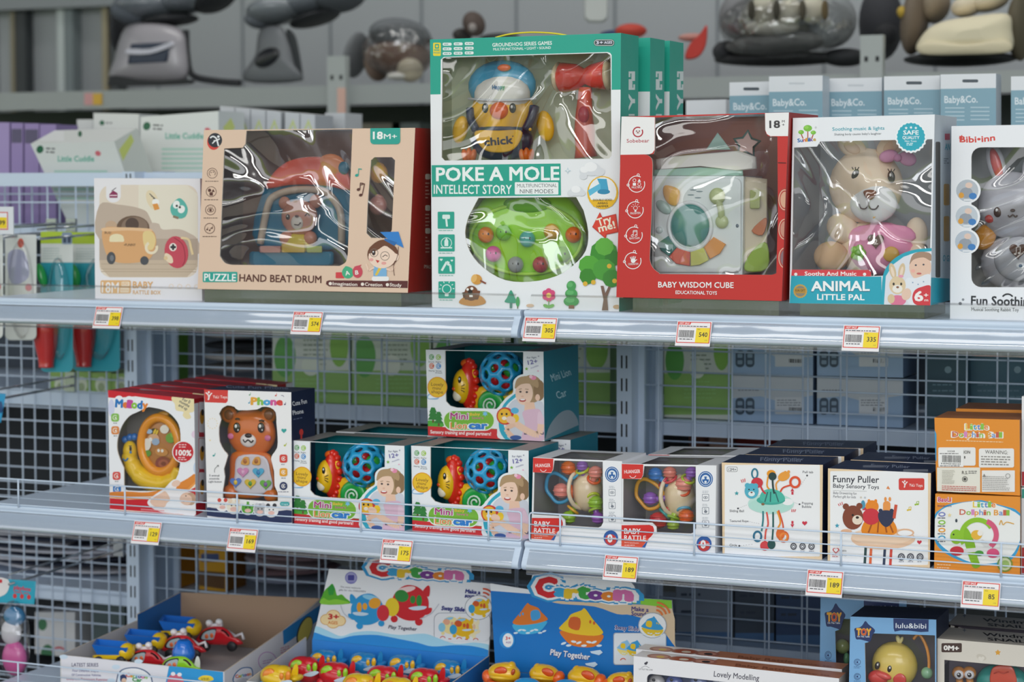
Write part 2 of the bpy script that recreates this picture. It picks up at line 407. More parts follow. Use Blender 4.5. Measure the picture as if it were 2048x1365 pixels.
    def inside(s, frac=.5):
        """builder for what sits inside, at a fraction of the depth behind the front"""
        P = (s.quad[0]+s.quad[1])/2+s.nin*(s.depth*frac); m = MB(s.k, P.y); m.map = s.map; return m
def bilin(ref, q):
    (ax, ay), (bx, by), (cx, cy), (dx, dy) = ref
    def inv(x, y):            # artwork position as fractions (u right, v up) of the reference quad, by a few Newton steps
        u, v = .5, .5
        for _ in range(6):
            fx = ax*(1-u)*(1-v)+bx*u*(1-v)+cx*u*v+dx*(1-u)*v-x; fy = ay*(1-u)*(1-v)+by*u*(1-v)+cy*u*v+dy*(1-u)*v-y
            xu = (bx-ax)*(1-v)+(cx-dx)*v; xv = (dx-ax)*(1-u)+(cx-bx)*u; yu = (by-ay)*(1-v)+(cy-dy)*v; yv = (dy-ay)*(1-u)+(cy-by)*u
            D_ = xu*yv-xv*yu; u -= (fx*yv-xv*fy)/D_; v -= (xu*fy-fx*yu)/D_
        return u, v
    (a0, a1), (b0, b1), (c0, c1), (d0, d1) = q
    def f(x, y):
        u, v = inv(x, y); return (a0*(1-u)*(1-v)+b0*u*(1-v)+c0*u*v+d0*(1-u)*v, a1*(1-u)*(1-v)+b1*u*(1-v)+c1*u*v+d1*(1-u)*v)
    return f
class LFace(Face):
    """a face given by its own axes: x along ex, y downward along ey, in metres times 1/unit"""
    def __init__(s, mb, P, ex, ey, unit=.001, start=1):
        s.mb = mb; s.P0 = V(P); s.ex = V(ex).normalized()*unit; s.ey = V(ey).normalized()*unit; s.n = s.ey.cross(s.ex).normalized(); s.l = start; s.map = None
    def pt(s, x, y): return s.P0+s.ex*x+s.ey*y+s.n*(EPS*s.l)
def shift(dx=0, dy=0, dz=0): return Matrix.Translation(V((dx, dy, dz)))
def repose(src, A, ang):
    """rigid move taking a carton's front-left foot to A and turning it by ang about the vertical"""
    return Matrix.Translation(A) @ Matrix.Rotation(ang, 4, 'Z') @ Matrix.Translation(-src)
# ================================================================ the setting
D, W = .5615, 1.2695           # shelf depth and bay width
ZT, ZM, ZB = 0.0, -.45, -.85   # the three decks
PAINT = M('#cddcee', .36, 0, .2); PAINT_D = M('#a3b6cc', .4); GREY = M('#a9aeb2', .5); DARK = M('#15181d', .6)
def st_box(name, a, b, m): s = MB(); s.box(a, b, m); return struct(s, name)
st_box('floor', (-8, -7, -1.42), (6, 5.2, -1.40), M('#8f9296', .35))
st_box('wall_back', (-8, 3.7, -1.4), (6, 3.8, 2.9), M('#a5a9ad', .6))
s = MB()
for i in range(36):                      # joints between the pale wall panels
    x = -8+.4*i; s.box((x-.004, 3.695, -1.4), (x+.004, 3.701, 2.9), M('#7d8388', .6))
struct(s, 'trim_1')
st_box('ceiling', (-8, -7, 2.85), (6, 5.2, 2.9), M('#c9ccd0', .7))

# ---------------------------------------------------------------- uprights, panels, shelves
def upright(x, label):
    t = thing('shelf_upright', (x, D, -1.4), label, 'shelf post', 'slotted shelf uprights')
    s = MB(); s.box((x-.0175, D, -1.4), (x+.0175, D+.05, .274), PAINT)
    s.box((x-.0175, D+.13, -1.4), (x+.0175, D+.18, .274), PAINT_D); s.box((x-.012, D+.05, -1.39), (x+.012, D+.13, .27), PAINT_D)
    col_ = s.build('column', t)
    s = MB()
    for i in range(34):                  # paired keyhole slots every 50 mm
        z = .255-.05*i
        for dx in (-.0056, .0056): s.box((x+dx-.0018, D-.0006, z-.014), (x+dx+.0018, D+.001, z+.014), DARK)
    s.build('slots', col_)
upright(0, 'slotted pale blue upright at the middle, right of the stacked lion boxes')
upright(-W, 'slotted pale blue upright at the left, behind the empty end of the shelf')
upright(W, 'slotted pale blue upright beyond the right edge')
DX, DZ = .084, .0779
def panel(x0, x1, y, ph, label, front=True, z0=-1.3, z1=.272):
    """a welded wire back panel with its frame"""
    t = thing('wire_back_panel', ((x0+x1)/2, y, z0), label, 'wire panel', 'wire back panels')
    s = MB(); s.box((x0, y-.004, z1-.033), (x1, y+.008, z1), PAINT); s.box((x0, y-.004, z0), (x1, y+.008, z0+.03), PAINT)
    s.box((x0, y-.002, z0+.03), (x0+.015, y+.008, z1-.033), PAINT); s.box((x1-.015, y-.002, z0+.03), (x1, y+.008, z1-.033), PAINT)
    s.build('frame', t)
    s = MB(); x = x0+.032+ph
    while x < x1-.02: s.tubew([(x, y, z0+.01), (x, y, z1-.02)], .0021, PAINT, n=6); x += DX
    z = -.2056+DZ*5+ph*.5
    while z > z0+.03:
        if z < z1-.04: s.tubew([(x0+.012, y+.004, z), (x1-.012, y+.004, z)], .0021, PAINT, n=6)
        z -= DZ
    s.build('wire_grid', t)
panel(.016, W-.016, D+.045, .015, 'white wire back panel behind the sensory toy boxes and rattles')
panel(-W+.016, -.016, D+.045, .02, 'white wire back panel behind the lion car and bear phone boxes')
panel(-2*W+.016, -W-.016, D+.045, .03, 'white wire panel at far left behind the hanging packs')
panel(.018, W-.016, D+.155, .055, 'second wire panel of the aisle behind, backing the pale blue cartons')
panel(-W+.018, -.016, D+.155, .06, 'second wire panel of the aisle behind, backing the green cartons')
panel(-2*W+.018, -W-.016, D+.155, .07, 'second wire panel of the aisle behind, at far left')

RAIL = [(.012, 0), (.004, .0008), (-.001, -.001), (-.003, -.005), (-.001, -.010), (.001, -.013), (-.004, -.018), (-.010, -.028), (-.013, -.0315), (-.013, -.0325), (-.0165, -.038), (-.0185, -.044), (-.0170, -.050), (-.010, -.0535), (.012, -.054)]
STRIP = [(-.0045, -.0135), (-.0075, -.019), (-.0140, -.030), (-.0195, -.038), (-.0218, -.044), (-.0214, -.052), (-.0206, -.0605)]
def shelf(x0, x1, Z, label, brackets=True):
    t = thing('store_shelf', ((x0+x1)/2, 0, Z), label, 'shelf', 'pale blue metal shelves')
    s = MB(); s.box((x0, .008, Z-.022), (x1, D-.004, Z), PAINT); s.build('deck', t)
    s = MB(); n = len(RAIL); a = [V((x0, y, Z+z)) for y, z in RAIL]; s.prism(a, V((x1-x0, 0, 0)), PAINT, caps=True, smooth=True); s.build('front_rail', t)
    s = MB(); pts = STRIP+[(y-.0007, z-.0002) for y, z in reversed(STRIP)]; q = .012
    s.prism([V((x0+q, y, Z+z)) for y, z in pts], V((x1-x0-2*q, 0, 0)), CLEAR(), caps=True, smooth=True)
    for zz in (-.054, -.0575): s.box((x0+q, -.0222, Z+zz), (x1-q, -.0212, Z+zz+.0009), CLEAR())
    s.build('clear_label_strip', t)
    if brackets:
        for xb in (x0+.006, x1-.009):
            s = MB(); pr = [(D-.005, -.022), (D-.005, -.098), (D-.035, -.100), (D-.06, -.085), (D-.10, -.065), (D-.16, -.050), (D-.24, -.040), (D-.33, -.034), (D-.40, -.030), (D-.40, -.022)]
            s.prism([V((xb, y, Z+z)) for y, z in pr], V((.003, 0, 0)), PAINT_D); s.build('bracket', t)
shelf(-W+.003, -.0045, ZT, 'upper shelf, left section, under the peach drum box')
shelf(.003, W-.003, ZT, 'upper shelf, right section, under the red cube box')
shelf(-W+.003, -.0045, ZM, 'middle shelf, left section, under the lion car boxes')
shelf(.003, W-.003, ZM, 'middle shelf, right section, under the rattle and pull toy boxes')
shelf(-W+.003, -.0045, ZB, 'bottom shelf, left section, under the toy display trays')
shelf(.003, W-.003, ZB, 'bottom shelf, right section, under the duck and snail boxes')

for x0, x1, lb in ((-W+.003, -.0045, 'low clear plastic fence along the upper shelf front, left section'), (.003, W-.003, 'low clear plastic fence along the upper shelf front, right section')):
    s = MB(); s.prism([V((x0+.012, y, z)) for y, z in ((.0015, .0012), (.0022, .0012), (.0030, .027), (.0075, .0305), (.0070, .0315), (.0022, .0280))], V((x1-x0-.024, 0, 0)), film_mat('clear_fence', 3, .004, .03, (.98, .98, .98), rough=.1), caps=True); solo(s, 'clear_shelf_fence', lb, 'shelf fence', 'clear fences on the upper shelf')
def guard(x0, x1, Z, posts, label):
    """low wire fence along a shelf front"""
    t = thing('wire_shelf_guard', ((x0+x1)/2, -.002, Z), label, 'wire guard', 'wire shelf guards')
    s = MB(); y = -.002; r = .0018; h = .0575; c = .006
    loop = [(x0+c, y, Z+h), (x1-c, y, Z+h), (x1-.0015, y, Z+h-.0015), (x1, y, Z+h-c), (x1, y, Z+c), (x1-.0015, y, Z+.003), (x1-c, y, Z+.0018), (x0+c, y, Z+.0018), (x0+.0015, y, Z+.003), (x0, y, Z+c), (x0, y, Z+h-c), (x0+.0015, y, Z+h-.0015)]
    s.tubew(loop, r, PAINT, n=7, closed=True); s.build('outer_loop', t)
    s = MB()
    for f_ in (.60, .30)[:1 if False else 2]: s.tubew([(x0, y, Z+h*f_), (x1, y, Z+h*f_)], .0013, PAINT, n=6)
    s.build('cross_wires', t)
    for x in posts:
        s = MB(); s.tubew([(x, y-.0034, Z+h), (x, y-.0034, Z-.003)], .0020, PAINT, n=7); s.build('stay', t)
P1 = [-1.183, -.911, -.638, -.352, -.072]
guard(-W+.006, -.0035, ZM, P1, 'white wire fence along the middle shelf front, left section')
guard(.0135, W-.006, ZM, [.079, .350, .631, .920, 1.19], 'white wire fence along the middle shelf front, right section')
guard(-W+.006, -.0035, ZB, [-1.190, -.93, -.64, -.36, -.09], 'white wire fence along the bottom shelf front, left section')

# ---------------------------------------------------------------- the aisle behind: shelves seen through the wire
for Z, nm in ((.135, 'upper'), (-.29, 'middle'), (-.79, 'lower')):
    for i, (x0, x1, sd) in enumerate(((-2*W+.02, -W-.02, 'far left'), (-W+.02, -.02, 'left'), (.02, W-.02, 'right'))):
        t = thing('rear_aisle_shelf', ((x0+x1)/2, .72, Z), '%s shelf of the aisle behind the wire panels, %s section' % (nm, sd), 'shelf', 'shelves of the aisle behind')
        s = MB(); s.box((x0, .74, Z-.02), (x1, 1.28, Z), PAINT); s.build('deck', t)
        s = MB(); s.box((x0, .728, Z-.032), (x1, .74, Z+.004), PAINT); s.build('back_beam', t)
# ================================================================ artwork units of the close studies (origin x, y, scale)
KD, KE, KP, KG, KH, KC = (0, 220, 2.968), (380, 240, 3.592), (840, 60, 2.3536), (1210, 210, 3.175), (1560, 210, 2.785), (1300, 0, 2.738)
KI, KJ, KL, KM, KQ = (0, 600, 2.843), (200, 720, 3.413), (560, 660, 2.967), (1030, 660, 2.844), (1420, 660, 2.729)
KN, KO, KW, KX, KR = (0, 1040, 3.103), (480, 1090, 3.938), (960, 1130, 3.938), (1240, 1130, 3.938), (1620, 1120, 4.785)
KA, KB = (0, 0, 2.9257), (600, 0, 2.9257)
TEAL = '#22a58f'
def icon_cap(f, x, y, w_, m='#5d4038', h=5): f.lines(x-w_/2, y, x+w_/2, 1, 1, h, m, rag=.01)
def person_head(f, x, y, r, hair, skin='#e9c3a6'):
    f.ell(x, y-r*.12, r*1.06, r*1.1, hair); f.ell(x-r*.06, y+r*.08, r*.82, r*.95, skin)

# ---------------------------------------------------------------- cream rattle box
b = Carton('toy_box', 'white rattle box with orange toy van picture, left end of the upper shelf', 'toy box', [(565, 1120), (1200, 1136), (1188, 408), (558, 405)], KD, 0, .06, depth=.16, front='#eeebee', side='#e4e2e6', top='#eeeef0')
f = b.front
f.rect(590, 445, 1175, 995, '#e6d8c6', 70); f.poly([(822, 445), (1110, 447), (1172, 500), (1173, 770), (822, 770)], '#ebe3d1')
f.poly(cat_([(590, 565), (700, 562), (830, 585), (885, 630), (905, 775), (590, 770)], 4), '#c4b1a0'); f.poly(cat_([(885, 690), (940, 675), (965, 710), (1060, 708), (1120, 730), (1172, 770), (1172, 860), (890, 860)], 4), '#cbb9a9')
f.rect(590, 765, 1174, 895, '#baa796'); f.poly([(590, 892), (1174, 892), (1172, 930), (1110, 993), (650, 993), (596, 935)], '#cdb9a2')
for y in (915, 945, 960): f.line([(600, y), (1165, y+2)], 4, '#b9a48d')
f.rect(630, 430, 717, 550, '#eeebee', (40, 40, 0, 0)); f.poly([(650, 500), (672, 478), (698, 495), (698, 522), (650, 522)], '#8c2a58'); f.line([(662, 482), (690, 462)], 4, '#3a2a40'); f.rect(653, 505, 695, 511, '#f3dbe4')
f.ell(905, 535, 33, 62, '#ead9b6', -22)
for i in range(3): f.line([(888+10*i, 497+14*i), (912+8*i, 520+5*i)], 5, '#54504e')
f.ell(925, 548, 22, 20, '#f6f4f0'); f.poly([(905, 560), (935, 555), (948, 588), (918, 596)], '#e59a4a')
f.poly(cat_([(1060, 525), (1095, 545), (1115, 590), (1100, 635), (1060, 645), (1020, 620), (1015, 570)], 5), '#5cb8ab'); f.ell(1047, 562, 20, 24, '#f4f6f2', 20); f.ell(1077, 590, 21, 24, '#f4f6f2', 20); f.ell(1050, 570, 7, '#333'); f.ell(1068, 578, 7, '#333'); f.line([(1028, 632), (1060, 643)], 14, '#8f7d64')
f.ell(660, 690, 35, 32, '#c9a98c'); f.ell(790, 700, 98, 72, '#6f5645'); f.ell(800, 690, 78, 55, '#8a7362'); f.ell(785, 680, 40, 40, '#55423a')
f.poly(cat_([(615, 705), (760, 702), (895, 712), (928, 770), (915, 840), (880, 890), (780, 910), (680, 900), (625, 840)], 5), '#dfaa75'); f.poly(cat_([(615, 700), (760, 698), (890, 706), (890, 722), (760, 716), (620, 722)], 4), '#ecc296')
f.poly(cat_([(850, 730), (900, 722), (925, 770), (905, 830), (860, 815)], 4), '#ead092'); f.ring(900, 818, 40, 16, '#eee0c4', -20, 240); f.ell(693, 760, 42, 24, '#efe2bb'); f.rect(650, 762, 738, 784, '#efe2bb', 8)
f.text('\u2022FUNNY', 737, 809, 806, 809, 15, '#3d2f28', .01); f.text('BUS!', 622, 735, 660, 737, 14, '#54423a', .01)
f.ell(661, 880, 26, 37, '#4e5056'); f.ell(858, 895, 25, 26, '#4e5056'); f.ell(665, 880, 12, 18, '#777a80')
f.ell(1048, 845, 70, 96, '#cb4a5c', -8); f.poly(cat_([(985, 850), (1020, 870), (1028, 905), (1005, 910), (978, 880)], 4), '#eed9bb'); f.line(cat_([(1035, 760), (1085, 800), (1100, 880), (1085, 925)], 4, False), 5, '#9c2b3e'); f.ell(1028, 815, 22, 24, '#f6efe6'); f.rect(1022, 797, 1035, 833, '#2d2d33', 5); f.rect(1012, 808, 1046, 822, '#2d2d33', 5)
f.line(cat_([(1075, 760), (1120, 770), (1135, 820), (1145, 860)], 5, False), 14, '#ecd4a4'); f.ell(985, 880, 12, '#e3c89a')
f.rect(598, 1012, 778, 1090, '#e3b47d', 10); f.text('18M', 606, 1084, 705, 1086, 62, '#f2ece8', .02); f.rect(722, 1020, 770, 1048, '#f0dcc2', 6); f.lines(725, 1028, 768, 2, 9, 4, '#e3b47d'); f.rect(715, 1056, 768, 1084, '#f0dcc2', 6); f.text('MONTHS', 718, 1078, 766, 1079, 14, '#e3b47d')
f.text('BABY', 790, 1058, 908, 1060, 40, '#e3b47d', .03); f.text('RATTLE BOX', 790, 1094, 955, 1096, 23, '#e3b47d', .02)
for i, c in enumerate('\u2665\u25cf'): pass
for i in range(4): f.ring(1018+50*i, 1048+i, 14, 3, '#ecd8c0')
b.done()

# ---------------------------------------------------------------- peach drum box with wrinkled film
def riser(x0, x1, y0, y1, z, label):
    """low clear acrylic block some boxes stand on"""
    s = MB(); s.box((x0, y0, .0005), (x1, y1, z-.0006), film_mat('clear_acrylic', 2, .002, .16, (.62, .62, .63), rough=.12)); solo(s, 'display_riser', label, 'riser', 'clear risers on the upper shelf')
riser(-.722, -.268, .012, .16, .0283, 'low clear riser under the peach drum box')
riser(.222, .508, .010, .16, .0306, 'low clear riser under the red cube box')
riser(.545, .775, .02, .2, .025, 'low clear riser under the plush rabbit box')
win = cat_([(245, 206), (300, 203), (378, 200)], 3, False)+[(398, 172), (405, 78), (1167, 66), (1150, 500)]+cat_([(1134, 960), (1120, 1020), (1075, 1050)], 4, False)+cat_([(300, 1042), (250, 1028), (214, 980)], 4, False)
win2 = [(1300, 290), (1325, 268), (1450, 268), (1473, 290), (1450, 790), (1420, 850), (1300, 848), (1268, 815), (1276, 600)]
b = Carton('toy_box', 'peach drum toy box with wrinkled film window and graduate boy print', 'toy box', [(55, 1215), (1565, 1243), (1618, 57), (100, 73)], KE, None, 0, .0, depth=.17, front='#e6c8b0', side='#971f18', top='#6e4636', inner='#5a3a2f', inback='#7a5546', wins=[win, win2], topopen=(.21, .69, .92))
f = b.front; BR = '#5d342c'
f.ell(170, 158, 47, 58, '#d8453c'); f.ell(180, 146, 51, 52, '#2b2d36'); f.line(cat_([(145, 130), (165, 118), (190, 135), (200, 170), (205, 188)], 4, False), 11, '#f0f0f2'); f.line(cat_([(170, 150), (190, 148), (214, 135)], 4, False), 9, '#f0f0f2'); f.ell(204, 120, 9, '#f0f0f2'); f.line([(160, 170), (180, 150)], 8, '#f0f0f2')
for i, (x, y) in enumerate(((160, 383), (153, 516), (148, 647), (142, 780))):
    f.ring(x, y, 38, 4, BR)
    if i == 0: f.ring(x, y, 24, 4, BR, 120, 400); f.ell(x-8, y-5, 4, BR); f.ell(x+8, y-8, 4, BR)
    if i == 1: f.ell(x-12, y-10, 12, BR); f.poly([(x+2, y+2), (x+14, y-20), (x+26, y+2)], BR); f.rect(x-12, y+4, x+12, y+28, BR)
    if i == 2: f.ring(x, y+2, 24, 4, BR, ry=15); f.ell(x, y+2, 9, BR); [f.line([(x+10*j, y-14), (x+13*j, y-24)], 3, BR) for j in (-1, 0, 1)]
    if i == 3: [(f.ell(x+a, y+c, 6, BR), f.line([(x+a+5, y+c), (x+a+5, y+c-18)], 3, BR)) for a, c in ((-18, 8), (0, 14), (16, -2))]
    icon_cap(f, x, y+58, 100)
f.rect(93, 1092, 342, 1166, '#2ba596', 8); f.text('PUZZLE', 104, 1156, 330, 1159, 52, '#f4f6f4', .025); f.text('HAND BEAT DRUM', 356, 1160, 944, 1172, 52, BR, .02)
f.rect(1048, 1095, 1110, 1138, '#d8434a', 6); f.ell(1135, 1098, 42, '#46b184'); f.text('A', 1120, 1118, 1150, 1112, 30, '#f2efe8', .03); f.ell(1205, 1092, 36, 44, '#cf4a5c'); f.text('B', 1190, 1112, 1212, 1110, 30, '#f2efe8', .03); f.poly([(1180, 1055), (1205, 1048), (1235, 1040), (1215, 1065)], '#cf4a5c'); f.poly([(1098, 1075), (1120, 1050), (1145, 1056)], '#46b184')
f.poly([(1000, 1153), (1566, 1157), (1564, 1208), (1000, 1196)]+[(978, 1180), (982, 1160)], '#5f2b2b')
for x0, x1, t in ((1027, 1203, 'Imagination'), (1258, 1383, 'Creation'), (1437, 1520, 'Study')): f.ell(x0-17, 1176+(x0-1000)*.02, 12, '#f2e6dc'); f.text(t, x0, 1187+(x0-1000)*.02, x1, 1190+(x1-1000)*.02, 24, '#f2e6dc', .02)
f.rect(1297, 57, 1512, 175, '#2ba596', (26, 26, 0, 0)); f.text('18', 1318, 137, 1385, 137, 52, '#f6f6f2', .04); f.text('M+', 1395, 136, 1488, 136, 36, '#f6f6f2', .012)
for (x, y, c) in ((1200, 398, '#2ba596'), (1212, 500, BR)):
    f.ell(x, y, 13, 10, c, -20); f.line([(x+11, y), (x+13, y-48)], 5, c); f.line([(x+12, y-46), (x+36, y-44)], 7, c)
f.ell(1228, 540, 13, 10, BR, -20); f.line([(1239, 538), (1256, 458), (1222, 470)], 6, BR)
# graduate boy
f.rect(1320, 1045, 1415, 1140, '#7fb6df', 20); f.line([(1325, 1060), (1285, 1085), (1268, 1035)], 12, '#f3d3bd'); f.line([(1412, 1070), (1450, 1085), (1470, 1055)], 12, '#f3d3bd'); f.poly([(1360, 1055), (1385, 1055), (1345, 1120), (1330, 1115)], '#e8c64a'); f.rect(1308, 1125, 1432, 1158, '#f4f2f0', 14)
f.ell(1388, 968, 112, 96, '#70442f'); f.ell(1382, 985, 98, 82, '#f6dac6'); f.ell(1480, 985, 22, 28, '#f6dac6'); f.poly(cat_([(1290, 960), (1310, 900), (1390, 860), (1470, 905), (1490, 965), (1440, 925), (1400, 905), (1350, 935)], 4), '#70442f')
f.ring(1325, 955, 30, 4, '#7c6a60'); f.ring(1403, 978, 33, 4, '#7c6a60'); f.ell(1322, 955, 13, 19, '#3a2a2a'); f.ell(1319, 948, 5, '#fff'); f.line([(1385, 985), (1405, 970), (1422, 980)], 5, '#3a2a2a'); f.ell(1305, 1005, 16, 11, '#eda9a0'); f.ell(1395, 1030, 18, 11, '#eda9a0'); f.poly([(1335, 1005), (1365, 1012), (1350, 1030)], '#c9393a')
f.poly([(1368, 806), (1500, 803), (1538, 920), (1435, 868)], '#3483cf'); f.poly([(1400, 850), (1490, 880), (1470, 905), (1400, 866)], '#2a6cb0'); f.line(cat_([(1500, 910), (1490, 990), (1465, 1050), (1470, 1118)], 4, False), 4, BR)
sd = b.side
for y in (400, 625, 790): sd.rect(1690, y-12, 1726, y+28, '#d8c0b4', 10); sd.lines(1690, y+55, 1724, 5, 26, 9, '#c98f84')
sd.text('IMAG', 1680, 1066, 1728, 1070, 26, '#d8c0b4')
b.done(FILM3())
# the drum toy inside
t = thing('toy_drum_house', at(380+760/3.592, 240+1045/3.592, .08), 'teal house-shaped hand drum toy with red roof inside the peach box', 'toy')
Yc = .085
m = MB(KE, Yc); m.slab(cat_([(485, 905), (540, 480), (700, 330), (900, 285), (1110, 350), (1150, 520), (1130, 900)], 4), 0, 30, PL('#1579a0')); m.slab(rr(425, 945, 1035, 1048, 24), 35, 70, PL('#1683a8')); m.build('body', t)
m = MB(KE, Yc); m.slab(cat_([(545, 490), (600, 380), (700, 300), (830, 268), (980, 272), (1110, 330), (1160, 500), (1000, 478), (850, 465), (700, 470)], 4), 32, 40, PL('#f0624a'), 15); m.build('roof', t)
m = MB(KE, Yc); m.tube(cat_([(505, 890, 40), (560, 620, 40), (620, 540, 40), (780, 500, 40), (960, 515, 40), (1045, 590, 40), (1085, 690, 40), (1090, 890, 40)], 5, False), 27, PL('#dcc8b4')); m.build('arch', t)
m = MB(KE, Yc); m.ell(1010, 340, 60, 120, 92, 26, PL('#e88a50')); m.ell(1105, 345, 78, 42, 45, 20, PL('#14708c')); m.build('spinner', t)
m = MB(KE, Yc); P_ = PL('#dd9880'); m.ell(787, 700, 75, 142, 122, 60, P_); m.ell(680, 598, 72, 46, 46, 24, P_); m.ell(903, 585, 72, 48, 48, 24, P_); m.ell(700, 850, 65, 62, 50, 40, P_); m.ell(865, 850, 65, 50, 50, 40, P_); bear_ = m.build('bear', t)
m = MB(KE, Yc); m.ell(770, 735, 122, 50, 54, 22, PL('#ece2d6')); m.ell(766, 692, 146, 14, 9, 8, PL('#6b4a44')); m.tube([(750, 752, 143), (778, 756, 146), (795, 738, 143)], 4, PL('#4a3330')); m.build('muzzle', bear_)
m = MB(KE, Yc); m.ell(704, 698, 128, 17, 20, 12, PL('#3f3a30')); m.ell(699, 692, 140, 5, 6, 3, PL('#f2efe8')); m.build('eye', bear_); m = MB(KE, Yc); m.tube([(825, 690, 128), (845, 668, 130), (858, 690, 128)], 4, PL('#4a3330')); m.build('eye', bear_)
m = MB(KE, Yc); m.ell(780, 900, 62, 110, 90, 50, PL('#e6cf45')); m.build('trousers', bear_)
for x0, x1, y0, c in ((497, 655, 905, '#d8958a'), (655, 830, 892, '#efc648'), (835, 952, 905, '#bcc765')):
    m = MB(KE, Yc); m.slab(rr(x0, y0, x1, 955, 8), 60, 70, PL(c)); m.build('drum_key', t)
for nm, x, y, rx, c, lb in (('toy_fruit', 1358, 385, 68, '#eba536', 'orange toy fruit in the slim side window of the peach box'), ('toy_fruit', 1352, 615, 68, '#c98c80', 'pale red toy fruit in the slim side window, below the orange one')):
    m = MB(KE, .03); m.ell(x, y, 0, rx, rx, 40, PL(c)); m.ell(x+10, y-62, 0, 34, 16, 16, PL(c), 20); tag(solo(m, nm, lb, 'toy', 'toy fruits in the peach box'), None, None)

